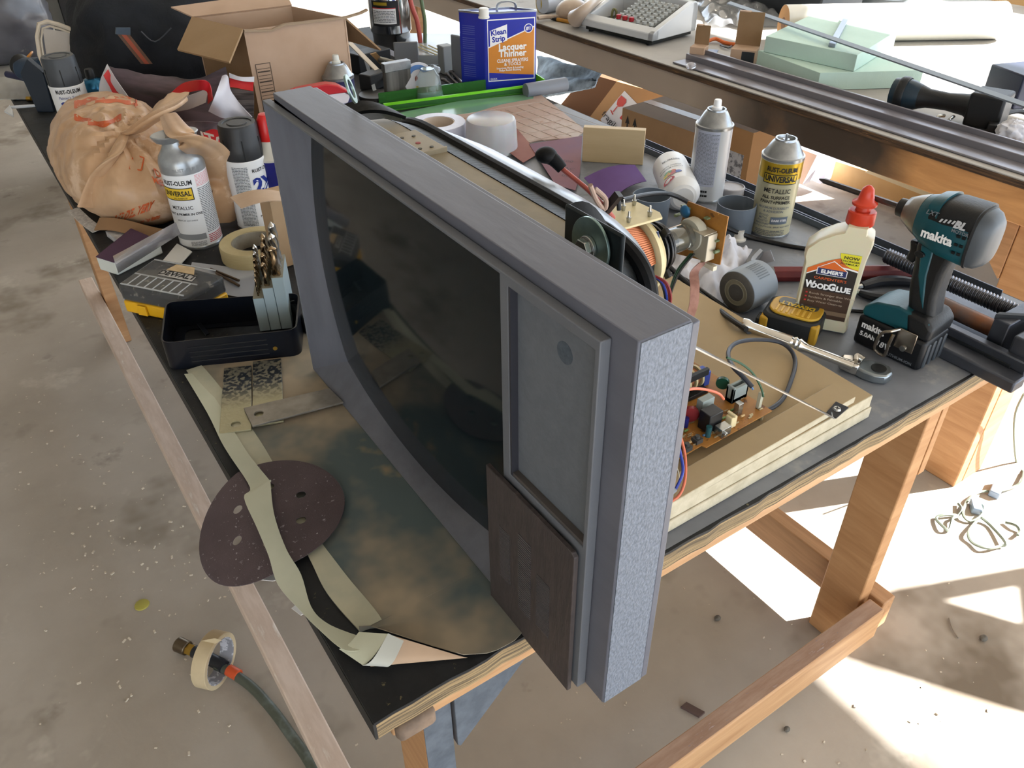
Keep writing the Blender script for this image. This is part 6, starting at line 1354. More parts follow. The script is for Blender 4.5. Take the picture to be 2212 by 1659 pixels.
# ---------------------------------------------------------------- impact driver (forward = +Y)
MK = thing('impact_driver', 'teal and black cordless impact driver standing on its battery', 'power tool', (.914, .112, TT), math.radians(5))
teal = mat('teal_plastic', '#0b4a55', .4, col2='#09424d', scale=8, bump=.1, bscale=300); dblk = mat('driver_black', '#111316', .5, bump=.2, bscale=300); dgry = mat('driver_grey', '#3b4147', .45)
YZm = M(((0, 0, 1, 0), (1, 0, 0, 0), (0, 1, 0, 0), (0, 0, 0, 1)))
def loftY(secs, n=28):
    secs = [(-.098+(q[0]+.098)*.76,)+tuple(q[1:]) for q in secs]
    vs = []
    for (y, cx, cz, hx, hz, e) in secs:
        for i in range(n):
            a = 2*pi*i/n; c, s_ = math.cos(a), math.sin(a); vs.append((cx+hx*math.copysign(abs(c)**(2/e), c), y, cz+hz*math.copysign(abs(s_)**(2/e), s_)))
    g = G(); g.add(vs, [(j*n+i, j*n+(i+1) % n, (j+1)*n+(i+1) % n, (j+1)*n+i) for j in range(len(secs)-1) for i in range(n)]+[tuple(range(n)), tuple((len(secs)-1)*n+i for i in range(n))]); return g
hz = .235
obj('motor_housing', loftY([(-.070, 0, hz-.002, .034, .040, 3), (-.060, 0, hz-.002, .038, .045, 3), (-.010, 0, hz, .039, .044, 3), (.030, 0, hz+.002, .036, .038, 2.6), (.050, 0, hz+.003, .030, .032, 2.3)]), teal, MK, ang=50)
obj('rear_cover', loftY([(-.098, 0, hz-.004, .018, .024, 2.6), (-.094, 0, hz-.004, .028, .034, 3), (-.082, 0, hz-.003, .035, .042, 3.2), (-.068, 0, hz-.002, .0375, .0445, 3.2)]), dgry, MK, ang=50)
obj('rear_band', loftY([(-.0705, 0, hz-.002, .0385, .0455, 3.2), (-.066, 0, hz-.002, .0393, .0462, 3.2)]), dblk, MK, ang=50)
obj('top_guard', loftY([(-.066, 0, hz+.017, .037, .030, 3.2), (-.010, 0, hz+.016, .0385, .0305, 3), (.020, 0, hz+.016, .036, .026, 3), (.036, 0, hz+.018, .028, .018, 2.5)]), dblk, MK, ang=50)
obj('teal_flash', loftY([(.004, 0, hz+.020, .0372, .0285, 3), (.028, 0, hz+.020, .0345, .0235, 3)]), teal, MK, ang=50)
obj('hammer_case', loftY([(.048, 0, hz+.003, .031, .033, 2.3), (.058, 0, hz+.003, .029, .030, 2.2), (.072, 0, hz+.003, .024, .025, 2), (.084, 0, hz+.003, .020, .020, 2), (.086, 0, hz+.003, .014, .014, 2)]), mat('case_worn', '#6d675e', .35, .7, col2='#8a847a', scale=20, spots=[('#3c3f44', 20, .62, .04)]), MK, ang=50)
obj('chuck', loftY([(.086, 0, hz+.003, .014, .014, 2), (.090, 0, hz+.003, .0145, .0145, 2), (.102, 0, hz+.003, .0140, .0140, 2), (.105, 0, hz+.003, .010, .010, 2)], 24), mat('chuck_black', '#141416', .4), MK, ang=50)
obj('driver_bit', G().cyl((0, .055, hz+.003), (0, .190, hz+.003), .0050, .0046, 6).cyl((0, .190, hz+.003), (0, .200, hz+.003), .0046, .0012, 6), mat('bit_steel', '#4c4543', .35, .8), MK)
obj('handle', G().prism([(.006, hz-.030), (.000, .165), (-.004, .125), (-.012, .092), (-.012, .072), (-.060, .072), (-.056, .092), (-.050, .125), (-.050, .165), (-.058, hz-.030)], -.021, .021, YZm), dblk, MK, bev=.010, seg=4, ang=60)
obj('handle_panel', G().prism([(-.004, hz-.034), (-.014, .150), (-.026, .120), (-.040, .094), (-.034, .125), (-.028, .155), (-.026, hz-.036)], -.0222, .0222, YZm), teal, MK, bev=.003, ang=60)
obj('trigger', G().prism([(.006, hz-.038), (.019, hz-.038), (.015, hz-.053), (.018, hz-.070), (.004, hz-.074), (.000, hz-.055)], -.011, .011, YZm), dblk, MK, bev=.003)
obj('direction_button', G().prism(circ(-.008, hz-.048, .008, 18, .005), -.0262, .0262, YZm), dblk, MK, bev=.001)
obj('foot', G().prism([(.050, .062), (.048, .074), (.030, .088), (-.005, .096), (-.060, .090), (-.066, .080), (-.064, .058), (.046, .056)], -.036, .036, YZm), teal, MK, bev=.009, seg=3, ang=55)
obj('foot_guard', G().prism([(-.020, .094), (-.056, .094), (-.070, .080), (-.068, .056), (-.030, .056)], -.0375, .0375, YZm), dblk, MK, bev=.007, seg=3, ang=55)
obj('battery', G().box(-.0385, .0385, -.068, .052, .001, .057), mat('battery_black', '#0a0c11', .45), MK, bev=.007, seg=3, ang=50)
for k in range(4): obj('battery_rib', G().box(-.030+.017*k, -.022+.017*k, -.0705, -.060, .006, .050), dgry, MK, bev=.002)
obj('button_plate', G().prism(rrect(-.016, .016, .014, .034, .008), .0, .0016, M.Translation((0, 0, .0885)) @ M.Rotation(math.radians(-16), 4, 'X')), mat('plate_silver', '#a5adb5', .35), MK)
hk = mat('hook_nickel', '#9a9186', .22, .95)
HKo = obj('belt_hook', G().box(-.0425, -.0395, -.052, -.020, .030, .066), hk, MK, bev=.001)
obj('hook_loop', G().tube([(-.0425, -.022, .064), (-.052, -.014, .060), (-.054, -.002, .052), (-.053, .004, .030), (-.050, .003, .014), (-.051, -.014, .012), (-.052, -.016, .034), (-.050, -.018, .056)], .0028, 8), hk, HKo)
obj('hook_screw', G().cyl((-.0425, -.036, .034), (-.045, -.036, .034), .005, n=16), steel, HKo)
def ms(x_, y0, z0, s, size, m, b=.02, rot=0, **k): return txt(s, size, m, MK, lambda x, y: (x_, y0-(x*math.cos(rot)-y*math.sin(rot)), z0+(x*math.sin(rot)+y*math.cos(rot))), b, **k)
ms(-.0400, -.030, hz-.006, 'makita', .020, whitep, .04, sx=.9); ms(-.0402, -.056, hz+.022, 'BL', .016, mat('print_silver', '#b9bcc0', .4), .05, shear=.3); ms(-.0402, -.060, hz+.012, 'MOTOR', .007, greyp, .03); ms(-.0382, -.012, hz+.026, 'LXT', .010, greyp, .02, shear=.3)
g = G()
for k in range(5): g.add([(-.0403, -.026-.006*k+.0, hz+.018+.001*k), (-.0403, -.029-.006*k, hz+.018+.001*k), (-.0403, -.032-.006*k, hz+.024+.001*k), (-.0403, -.029-.006*k, hz+.024+.001*k)], [(0, 1, 2, 3)])
obj('speed_marks', g, mat('print_silver', '#b9bcc0'), MK)
g = G()
for a in range(3):
    for b in range(2): g.box(-.0402, -.038, -.062-.008*b, -.057-.008*b, hz-.022+.013*a, hz-.018+.013*a)
obj('vent_slots', g, mat('vent_dark', '#06090b', .6), MK)
ms(-.0389, .022, .042, 'makita', .017, whitep, .04, sx=.9); ms(-.0389, .028, .025, '5.0Ah', .0115, whitep, .04); ms(-.0389, .000, .020, '18V', .0150, whitep, .02, shear=.2); ms(-.0389, -.034, .010, 'LITHIUM-ION', .0072, greyp, .02)
MK.scale = (.88, .88, .88)
# ---------------------------------------------------------------- vise right of it
VS = thing('bench_vise', 'heavy dark steel drill press vise lying at the right end of the bench', 'vise', (1.06, .03, TT))
vst = mat('vise_steel', '#474a52', .4, .7, col2='#5c606a', scale=9, bump=.3, bscale=40); vr = mat('vise_rust', '#8a5a3c', .5, .5, col2='#5d5a5c', scale=14)
obj('base', G().box(.945, .975, -.055, .165, TT+.001, TT+.020), vst, VS, world=True, bev=.003)
obj('side_rail', G().box(.975, .990, -.050, .165, TT+.001, TT+.036), vst, VS, world=True, bev=.002); obj('side_slot', G().box(.9735, .9752, -.030, .075, TT+.014, TT+.024), mat('slot_dark', '#15171a', .6), VS, world=True, bev=.0005)
obj('base', G().box(.990, 1.16, -.050, .165, TT+.001, TT+.010), vst, VS, world=True, bev=.002)
obj('end_block', G().box(.985, 1.15, -.050, -.015, TT+.010, TT+.062), vst, VS, world=True, bev=.003); obj('jaw', G().box(1.0, 1.14, .000, .024, TT+.012, TT+.066), vst, VS, world=True, bev=.002)
obj('guide_rod', G().cyl((1.035, .02, TT+.030), (1.035, .162, TT+.030), .013, n=24), vr, VS, world=True)
g = G(); K = 420; vs = []; n = 10
for i in range(K+1):
    t = i/K; y = .02+t*.235
    for j in range(n):
        a = 2*pi*j/n; ph = (y/.0052*2*pi+a); r_ = .0115+.0017*math.cos(ph); vs.append((1.085+r_*math.cos(a), y, TT+.042+r_*math.sin(a)))
g.add(vs, [(i*n+j, i*n+(j+1) % n, (i+1)*n+(j+1) % n, (i+1)*n+j) for i in range(K) for j in range(n)]+[tuple(range(n)), tuple(K*n+j for j in range(n))])
obj('lead_screw', g, mat('screw_steel', '#5d5f66', .3, .8), VS, world=True, ang=70)
obj('jaw_arm', G().prism([(1.0, .024), (1.01, .024), (1.05, -.012), (1.04, -.012)], TT+.064, TT+.072), mat('slot_dark', '#15171a'), VS, world=True)
solo('hex_bar', G().cyl(P(1812, 668, TT+.004), P(1905, 675, TT+.004), .0035, n=6), mat('dark_steel', '#4b4b4d'), 'thin dark rod lying between the glue bottle and the impact driver', 'rod', loc=P(1860, 672))
solo('clear_blister', G().grid(lambda u, v: lerp(P(2060, 640, TT+.002), P(2150, 678, TT+.002), u)+V((0, .02*v, .008*math.sin(pi*v))), 10, 6, .0008), film, 'clear plastic strip lying on the bench beyond the vise screw', 'plastic', loc=P(2100, 655))
solo('fuse_block', G().box(-.010, .010, -.006, .006, .001, .010, M.Translation(P(2063, 632)) @ zrot(.4)), mat('fuse_dark', '#3c2a33', .5), 'tiny dark red electrical block beyond the vise', 'connector', loc=P(2063, 632))
solo('clear_wedge', G().grid(lambda u, v: lerp(P(1622, 552, TT+.004), P(1665, 540, TT+.030), u)+V((-.01*v, -.02*v, -.010*v)), 6, 6, .001), film, 'small clear curved plastic piece behind the lying grey cap', 'plastic', loc=P(1640, 552))
# ================================================================ second bench: machine, phone, foam, grinder ...
AMo = P(1255, 66); AMx = (P(1408, 103)-AMo); aw = AMx.length; AMx.normalize(); aa = math.atan2(AMx.y, AMx.x)
AM = thing('adding_machine', 'white adding machine with the key caps removed and three red keys', 'calculator', AMo, aa)
amw = mat('machine_white', '#c9cdd0', .35, col2='#c0c4c8', scale=6)
dpt = .225; prof = [(0, .018), (.0, .040), (.020, .050), (dpt-.03, .110), (dpt-.008, .108), (dpt, .090), (dpt, .018)]
obj('housing', G().prism([(y, z) for y, z in prof], 0, .016, X2).prism([(y, z) for y, z in prof], aw-.022, aw, X2).prism([(0, .018), (0, .040), (.012, .046), (.030, .054), (.030, .018)], .0, aw, X2).prism([(dpt-.030, .018), (dpt-.030, .109), (dpt-.022, .112), (dpt-.008, .108), (dpt, .090), (dpt, .018)], 0, aw, X2), amw, AM, bev=.003, ang=50)
obj('inner_tray', G().box(.01, aw-.01, .025, dpt-.02, .016, .030), mat('inside_black', '#121614', .6), AM)
obj('base_plate', G().box(.012, aw-.012, .012, dpt-.01, .006, .018), mat('inside_black', '#121614'), AM)
kb = obj('key_frame', G().prism([(.040, .050), (.185, .094), (.185, .040), (.040, .040)], aw*.36, aw-.040, X2), mat('key_grey', '#8f9291', .45), AM)
for r_ in range(8):
    for c_ in range(6):
        x_ = aw*.40+c_*(aw*.50/5.6); y_ = .047+r_*.0175; z_ = .050+(y_-.040)*.303
        red = (r_ == 0 and c_ < 3)
        k_ = obj('key_stem', G().lathe([(.0078, 0), (.0078, .009), (.0055, .009), (.0055, .004), (0, .004)], 14, M.Translation((x_, y_, z_))) if not red else G().lathe([(.0088, 0), (.0088, .011), (.007, .013), (0, .013)], 14, M.Translation((x_, y_, z_))), mat('key_red', '#a01824', .4) if red else mat('key_pale', '#b5b8b6', .3), AM, **({'label': 'red key'} if red else {}))
obj('lever', G().tube([(aw*.22, .075, .03), (aw*.21, .085, .065), (aw*.24, .092, .060), (aw*.25, .085, .03)], .004, 8), mat('olive_metal', '#6b6a44', .5, .4), AM)
for x_ in (.03, aw-.03): obj('rubber_foot', G().cyl((x_, .02, 0.0005), (x_, .02, .007), .009, n=14), blkw, AM)
# telephone with handset
PH = thing('telephone', 'old beige telephone with its handset and coiled cord at the end of the second bench', 'telephone', P(1255, 42))
beige = mat('phone_beige', '#b3a292', .3)
obj('body', G().ball(P(1235, 22, TT+.03), .052, 20, 12, (1.2, 1, .75)), beige, PH, world=True)
obj('handset', G().tube([P(1243, 40, TT+.035), P(1262, 22, TT+.07), P(1285, 2, TT+.08), P(1300, -16, TT+.06)], lambda t: .030-.013*math.sin(t*pi), 16), beige, PH, world=True, ang=60)
obj('mouthpiece', G().ball(P(1248, 40, TT+.028), .030, 18, 10, (1, 1, .9)), beige, PH, world=True)
pts = []
c0_, c1_ = P(1162, 40, TT+.012), P(1232, 38, TT+.012)
for i in range(220):
    t = i/219; p = lerp(c0_, c1_, t)+V((.0, .02*math.sin(t*4), 0)); pts.append(p+V((.0, .006*math.cos(i*1.05), .006*math.sin(i*1.05)+.001)))
obj('coiled_cord', G().tube(pts, .0022, 5, 0), beige, PH, world=True)
PN_ = thing('marker_pen', 'orange brown pen with a black tip lying beside the telephone', 'pen', P(1222, 47))
obj('barrel', G().cyl(P(1204, 42, TT+.007), P(1250, 51, TT+.007), .0068, n=12), mat('pen_orange', '#b07c28', .4), PN_, world=True); obj('tip', G().cyl(P(1204, 42, TT+.007), P(1191, 39.5, TT+.007), .0070, .005, 12), black, PN_, world=True)
solo('paper_tube', G().cyl(P(1172, 8, TT+.035), P(1250, -8, TT+.035), .034, n=24), mat('tube_blue', '#b9c2d0', .3), 'pale blue cylinder lying behind the telephone', 'tube', loc=P(1200, 4))
solo('tape_roll', G().cyl(P(1163, 6, TT+.032), P(1176, 5, TT+.032), .032, n=28), mat('roll_olive', '#a8902c', .4), 'yellow roll lying on edge by the end of the pale blue cylinder', 'tape roll', loc=P(1170, 10))
# two tiny kraft boxes
def kbox(name, label, p, w, d, h, rz, m=kraft, lid=None):
    t = thing(name, label, 'small box', p, rz)
    obj('box_body', G().box(-w/2, w/2, -d/2, d/2, .001, h), m, t, bev=.001)
    if lid: obj('open_flap', G().box(-w/2, w/2, d/2-.002, d/2, h, h+lid, M.Rotation(0, 4, 'X')), mat('kraft_dark', '#8c7052'), t); obj('tuck_tab', G().box(-w/2, -w/2+w*.45, d/2-.004, d/2+.012, h+lid-.002, h+lid), kraft, t)
    return t
kbox('small_kraft_box', 'tiny open kraft box right in front of the adding machine corner', P(1497, 132)+V((.02, 0, 0)), .045, .045, .042, math.radians(-62), lid=.055)
bx_ = kbox('small_kraft_box', 'small open kraft box with a dark label between the tiny box and the green foam', P(1588, 140)+V((.035, 0, 0)), .075, .06, .045, math.radians(-58), lid=.095)
obj('dark_label', G().box(-.004, .034, -.0308, -.030, .006, .040), mat('label_slate', '#1d2328', .5), bx_)
solo('plastic_bag', G().grid(lambda u, v: (lambda p: V((p.x, p.y, TT+.003+.045*abs(NZ.noise(V((u*5, v*5, 8))))+.03*math.sin(pi*u)*math.sin(pi*v))))(lerp(lerp(P(1530, 60), P(1680, 60), u), lerp(P(1500, 5), P(1690, 12), u), v)), 34, 20, .0008), mat('cling', '#c9cdd2', .12, trans=.8, alpha=.75), 'crumpled clear plastic bag behind the adding machine', 'plastic bag', loc=P(1600, 40), ang=70)
solo('orange_clip', G().tube([P(1522, 92, TT+.006), P(1545, 84, TT+.012), P(1565, 92, TT+.006), P(1590, 96, TT+.006)], .006, 8), mat('clip_orange', '#d0682c', .4), 'orange plastic bits lying between the two kraft boxes', 'clip', loc=P(1555, 92))
solo('metal_clip', G().tube([P(1556, 97, TT+.004), P(1572, 103, TT+.008), P(1580, 99, TT+.004)], .003, 6), mat('dark_steel', '#4b4b4d'), 'small dark metal clip beside the orange plastic bits', 'clip', loc=P(1568, 101))
solo('instruction_leaflet', polyprism([P(x, y, TT+.001) for x, y in ((1510, 105), (1552, 108), (1540, 128), (1505, 122))], (0, 0, 1), .001), mat('leaflet', '#9aa3b5', .5, col2='#6f7fa5', scale=40), 'blue and white leaflet under the small kraft box', 'leaflet', loc=P(1530, 115))
solo('clear_wrap', G().ball(P(1493, 142, TT+.012), .014, 12, 8, (1.3, 1, .7)), film, 'ball of clear wrap in front of the tiny kraft box', 'plastic', loc=P(1493, 142))
# foam slabs
mint = mat('foam_mint', '#b3cdc3', .85, col2='#bbd4ca', scale=8, bump=.15, bscale=300)
fl1 = [P(1632, 145), P(1764, 196), P(1985, 190), P(1850, 132)]
fl1 = [fl1[0], fl1[1], fl1[2], fl1[0]+fl1[2]-fl1[1]]
solo('foam_block', polyprism([p+V((0, 0, .001)) for p in fl1], (0, 0, 1), .047), mint, 'lower pale green foam slab lying on the second bench', 'foam slab', 'pale green foam slabs', loc=fl1[1], bev=.0012)
z1_ = TT+.0487
fu = [P(1649, 112, z1_), P(1844, 155, z1_), P(1930, 100, z1_)]; fu.append(fu[0]+fu[2]-fu[1])
solo('foam_block', polyprism(fu, (0, 0, 1), .044), mint, 'upper pale green foam slab resting askew on the lower slab', 'foam slab', 'pale green foam slabs', loc=fu[1], bev=.0012)
zf = z1_+.0445
solo('steel_offcut', polyprism([P(x, y, zf) for x, y in ((1789, 101), (1803, 103), (1833, 45), (1822, 42))], (0, 0, 1), .010), mat('offcut_steel', '#8e98a5', .4, .5), 'short grey metal strip lying on the upper foam slab under the straightedge', 'steel strip', loc=P(1810, 75, zf), bev=.0006)
se0, se1 = P(1574, 6, zf+.013), P(2240, 236, zf+.026)
solo('straightedge', G().ribbon([se0, se1], (.016, .0, .004), .004, 0), mat('straightedge', '#7f8994', .5, .4), 'long thin steel straightedge lying across the foam slabs', 'straightedge', loc=lerp(se0, se1, .4))
# extrusion along the front of the bench
ALx = thing('aluminium_extrusion', 'long grey aluminium channel lying along the front of the second bench', 'channel', (1.78, .85, TT))
alx = mat('alu_dusty', '#8e8c92', .35, .55, col2='#7f7d85', scale=3, spots=[('#7a7aa5', 5, .66, .1)])
for nm, a in (('flat', (1.722, 1.775, TT+.001, TT+.006)), ('step', (1.775, 1.815, TT+.001, TT+.022)), ('back_rib', (1.815, 1.822, TT+.001, TT+.034))): obj(nm, G().box(a[0], a[1], .22, 1.45, a[2], a[3]), alx, ALx, world=True, bev=.0015)
solo('wood_strip', G().box(1.865, 1.885, .22, .98, TT+.001, TT+.012), mat('strip_tan', '#a07c55', .6), 'thin tan wooden strip lying behind the aluminium channel', 'strip', loc=(1.875, .6, TT))
CLp = thing('clamp', 'small steel bar clamp lying behind the aluminium channel', 'clamp', P(2040, 265))
obj('bar', G().cyl(P(2020, 262, TT+.012), P(2130, 292, TT+.012), .005, n=8), steel, CLp, world=True); obj('jaw', G().tube([P(2018, 268, TT+.012), P(2026, 252, TT+.03), P(2040, 250, TT+.03)], .004, 8), steel, CLp, world=True); obj('jaw', G().tube([P(2036, 272, TT+.012), P(2052, 258, TT+.03), P(2060, 252, TT+.03)], .004, 8), steel, CLp, world=True); obj('screw_block', G().box(-.02, .02, -.012, .012, 0, .028, M.Translation(P(2140, 290, TT+.002)) @ zrot(.5)), black, CLp, world=True, bev=.002)
solo('black_tool_handle', G().cyl(P(2150, 308, TT+.014), P(2235, 330, TT+.014), .014, n=14), mat('tool_black', '#17191b'), 'black tool handle at the right edge behind the aluminium channel', 'tool', loc=P(2190, 318), bev=.002)
solo('tissue', Blob(P(2185, 284, TT+.022), (.036, .030, .024), 9.1, .22, None, 0, 3.2, TT+.002).mesh(40, 24), mat('rag_white', '#c9cad2'), 'balled white tissue at the right edge of the second bench', 'tissue', loc=P(2180, 285), ang=60)
solo('bar_clamp_end', G().tube([P(2165, 262, TT+.01), P(2170, 247, TT+.03), P(2200, 240, TT+.03), P(2222, 246, TT+.02)], .006, 8), black, 'black clamp end at the right edge before the grinder', 'clamp', loc=P(2180, 255))
# cordless grinder lying down
ga_, gb_ = P(1962, 205, TT+.042), P(2120, 232, TT+.046)
GR = thing('power_tool', 'dark blue and black cordless grinder lying on the second bench', 'power tool', (ga_+gb_)/2-V((0, 0, .044)))
gd_ = (gb_-ga_).normalized(); Mg = M.Translation(ga_) @ gd_.to_track_quat('Z', 'Y').to_matrix().to_4x4(); gL = (gb_-ga_).length
dbl = mat('grinder_blue', '#16303f', .4, col2='#122633', scale=10)
obj('head', G().lathe([(.020, -.042), (.036, -.038), (.040, -.010), (.036, .012), (.030, .03)], 18, Mg), dbl, GR, world=True, ang=40)
obj('head_ring', G().lathe([(.0405, -.024), (.043, -.020), (.043, -.006), (.0405, -.002)], 18, Mg, cap=False), dblk, GR, world=True, ang=40)
obj('barrel', G().lathe([(.030, .028), (.023, .05), (.021, gL*.55), (.026, gL*.8), (.034, gL*.88)], 20, Mg), dblk, GR, world=True, ang=50)
obj('battery', G().box(-.038, .044, -.040, .040, gL*.86, gL*1.32, Mg), dblk, GR, world=True, bev=.007, seg=3)
obj('battery_label', polyprism([Mg @ V(p) for p in ((.0445, -.030, gL*1.0), (.0445, .030, gL*1.0), (.0445, .030, gL*1.28), (.0445, -.030, gL*1.28))], (0, 0, 1), .0006) if 0 else G().box(.0438, .0446, -.03, .03, gL*.98, gL*1.28, Mg), mat('label_silver', '#8d949c', .4), GR, world=True)
# paper roll, dark cases, panels
rl0, rl1 = P(1685, 92, TT), P(2150, 84, TT)
PRl = thing('paper_roll', 'long thick roll of white paper lying across the second bench', 'paper roll', lerp(rl0, rl1, .5))
obj('roll', G().cyl(rl0+V((0, 0, .058)), rl1+V((0, 0, .058)), .057, n=40), mat('paper_white', '#d9d6cc', .7), PRl, world=True); obj('core', G().cyl(rl0+V((0, 0, .058))-(rl1-rl0).normalized()*.001, rl0+V((0, 0, .058)), .020, n=20), mat('core_brown', '#8a5f35', .7), PRl, world=True)
obj('orange_end', G().cyl(rl0+V((0, 0, .058))-(rl1-rl0).normalized()*.0006, rl0+V((0, 0, .058)), .0565, n=30), mat('roll_end', '#c08b4c', .7), PRl, world=True)
dk = mat('case_dark', '#1c2127', .5, col2='#151a1f', scale=4)
p_ = P(1620, 40, TT)
solo('equipment_case', G().box(2.45, 2.88, 1.50, 2.25, TT+.001, TT+.20), dk, 'large dark equipment case at the back of the second bench', 'case', loc=(2.62, 1.8, TT), bev=.006)
solo('bucket', G().lathe([(.07, .001), (.075, .10), (.078, .102), (0, .102)], 28, M.Translation((2.62, 1.37, TT))), mat('bucket_grey', '#4d5358', .35), 'small dark grey tub beside the equipment case', 'tub', loc=(2.62, 1.37, TT))
cardb = mat('cardboard_sheet', '#c2a172', .75, col2='#b8956a', scale=2)
for k, (y0_, y1_, x_, h_, lab) in enumerate(((.55, 1.50, 3.42, 1.12, 'big tan cardboard sheet standing behind the paper roll'), (-.10, .80, 3.62, 1.05, 'curled tan cardboard sheet at the top right behind the bench'))):
    solo('cardboard_sheet', G().grid(lambda u, v, x_=x_, y0_=y0_, y1_=y1_, h_=h_, k=k: (x_+.10*math.sin(u*pi)*(k+.3)+.12*v, lerp(y0_, y1_, u), .002+h_*v), 14, 6, .006), cardb, lab, 'cardboard', loc=(x_, (y0_+y1_)/2, 0), ang=60)
solo('tool_box', G().box(-.16, .16, -.06, .06, .001, .085, M.Translation(P(2225, 215, TT)+V((.05, -.02, 0))) @ zrot(math.radians(-20))), mat('navy_box', '#1a2036', .45), 'navy blue tool box with a red rim at the right edge of the second bench', 'tool box', loc=P(2225, 215), bev=.004)
# ================================================================ under and behind the second bench
def pbox(o, a, b, c):
    o, a, b, c = map(V, (o, a, b, c)); g = G(); v = [o, o+a, o+b, o+a+b, o+c, o+a+c, o+b+c, o+a+b+c]
    return g.add(v, [(0, 2, 3, 1), (4, 5, 7, 6), (0, 1, 5, 4), (2, 6, 7, 3), (0, 4, 6, 2), (1, 3, 7, 5)])
xk = 2.85
kb1 = mat('kraft_warm', '#b98d5f', .75, col2='#b08457', scale=4); kb2 = mat('kraft_shaded', '#6a4424', .8)
FB = thing('cardboard_box', 'tilted cardboard box with a red fragile sticker under the second bench', 'cardboard box', (xk+.1, 2.9, 0))
def fx_(pts, x): return [PX(a_, b_, x) for a_, b_ in pts]
obj('side_face', polyprism(fx_([(1150, 300), (1268, 158), (1332, 176), (1222, 322)], xk), (1, .1, 0), .30), kb2, FB, world=True, label='side of the carton with its shade painted in as dark brown')  # shade on this side is put into the darker kraft colour
obj('front_face', polyprism(fx_([(1222, 322), (1332, 176), (1470, 214), (1400, 360), (1300, 345)], xk), (1, .1, 0), .30), kb1, FB, world=True)
def fp(px, py, e=.004): return PX(px, py, xk-e)
def fpoly(name, pts, m, e): g = G(); g.add([fp(x, y, e) for x, y in pts], [tuple(range(len(pts)))]); return obj(name, g, m, FB, world=True)
fpoly('sticker', [(1349, 196), (1384, 232), (1372, 262), (1360, 300), (1325, 300), (1297, 258), (1322, 228)], mat('sticker_white', '#dcdadf', .5), .002)
redg = mat('sticker_red', '#c8403c', .5)
fpoly('glass_bowl', [(1342, 206), (1353, 215), (1352, 222), (1345, 230), (1336, 231), (1332, 226), (1334, 215)], redg, .004); fpoly('glass_stem', [(1333, 229), (1335, 230), (1325, 242), (1323, 241)], redg, .004); fpoly('glass_foot', [(1318, 238), (1320, 237), (1325, 247), (1323, 248)], redg, .004)
fpoly('red_bars', [(1338, 255), (1350, 241), (1354, 246), (1344, 260)], redg, .004); fpoly('red_bars', [(1343, 262), (1354, 250), (1358, 256), (1347, 268)], redg, .004)
exf = (fp(1330, 275)-fp(1305, 247)).normalized(); eyf = (fp(1322, 228)-fp(1300, 256)).normalized(); of_ = fp(1318, 261, .006)
ivF = iv_(FB); txt('fragile', .060, mat('print_black', '#161719'), FB, lambda x, y: ivF @ (of_+exf*x+eyf*y), .0)
ob1, ob2 = P(1345, 233, .36), P(1508, 290, .36)
AB = thing('cardboard_box', 'cardboard box with two black up arrows standing on the floor behind the first bench', 'cardboard box', (2.45, 2.1, 0))
bxv = (ob2-ob1); bxv.z = 0; dv = V((-bxv.y, bxv.x, 0)).normalized(); dv = dv if dv.x > 0 else -dv
o0 = V((ob1.x, ob1.y, .001)); obj('carton', pbox(o0, bxv*1.12, dv*.30, (0, 0, .36)), mat('kraft_mid', '#a98560', .75, col2='#9d7a56', scale=4), AB, world=True)
obj('tape_seam', pbox(o0+dv*.13+V((0, 0, .3602)), bxv*1.12, dv*.05, (0, 0, .0006)), mat('tape_brown', '#9c7a55', .3), AB, world=True)
for s_ in (.09, .20):
    c_ = o0+bxv.normalized()*s_*.42+V((0, 0, 0))-dv*.0012; e_ = bxv.normalized()
    g = G(); g.add([c_+e_*x+V((0, 0, z)) for x, z in ((-.004, .16), (.004, .16), (.004, .30), (.014, .295), (0, .335), (-.014, .295), (-.004, .30))], [(0, 1, 2, 3, 4, 5, 6)]); obj('up_arrow', g, black, AB, world=True)
LBx = thing('cardboard_box', 'tan cardboard box with a shipping label seen between the two paint cans', 'cardboard box', (2.85, 1.9, 0))
l0 = P(1555, 262, .42); l1 = P(1628, 288, .42)
lv = (l1-l0); lv.z = 0; ld = V((-lv.y, lv.x, 0)).normalized(); ld = ld if ld.x > 0 else -ld; lo0 = V((l0.x, l0.y, .001))
obj('carton', pbox(lo0, lv, ld*.3, (0, 0, .42)), kb1, LBx, world=True)
obj('shipping_label', pbox(lo0+lv*.18-ld*.001+V((0, 0, .10)), lv*.66, ld*.0004, (0, 0, .22)), mat('label_print', '#c9c9cc', .5, col2='#77777c', scale=60, contrast=(.5, .6)), LBx, world=True)
styro = mat('styrofoam', '#d6d3de', .8)
for k, (q_, x_, t_) in enumerate((([(1622, 280), (1765, 335), (1733, 399), (1668, 372), (1618, 300)], 2.95, .05), ([(1765, 335), (1792, 346), (1780, 390), (1772, 398), (1742, 384)], 3.05, .05))):
    pp = [PX(x, y, x_) for x, y in q_]; zmin = min(p.z for p in pp); 
    solo('styrofoam_block', polyprism(pp, (1, 0, 0), t_), styro, ('big white styrofoam slab standing behind the gold can', 'narrow white styrofoam slab right of the big slab')[k], 'styrofoam', loc=(x_, sum(p.y for p in pp)/len(pp), max(0, zmin)))
pp = [PX(x, y, 3.2) for x, y in ((1790, 344), (1860, 366), (2010, 420), (2080, 470), (2000, 472), (1900, 430), (1778, 396))]
solo('plywood_sheet', polyprism(pp, (1, 0, 0), .02), mat('ply_tan', '#c4a271', .7, col2='#b8945f', scale=4), 'tan plywood sheet standing on the floor beyond the impact driver', 'plywood', loc=(3.2, pp[0].y, 0))
pp = [PX(x, y, 3.15) for x, y in ((1868, 372), (1880, 366), (2050, 425), (2040, 440))]
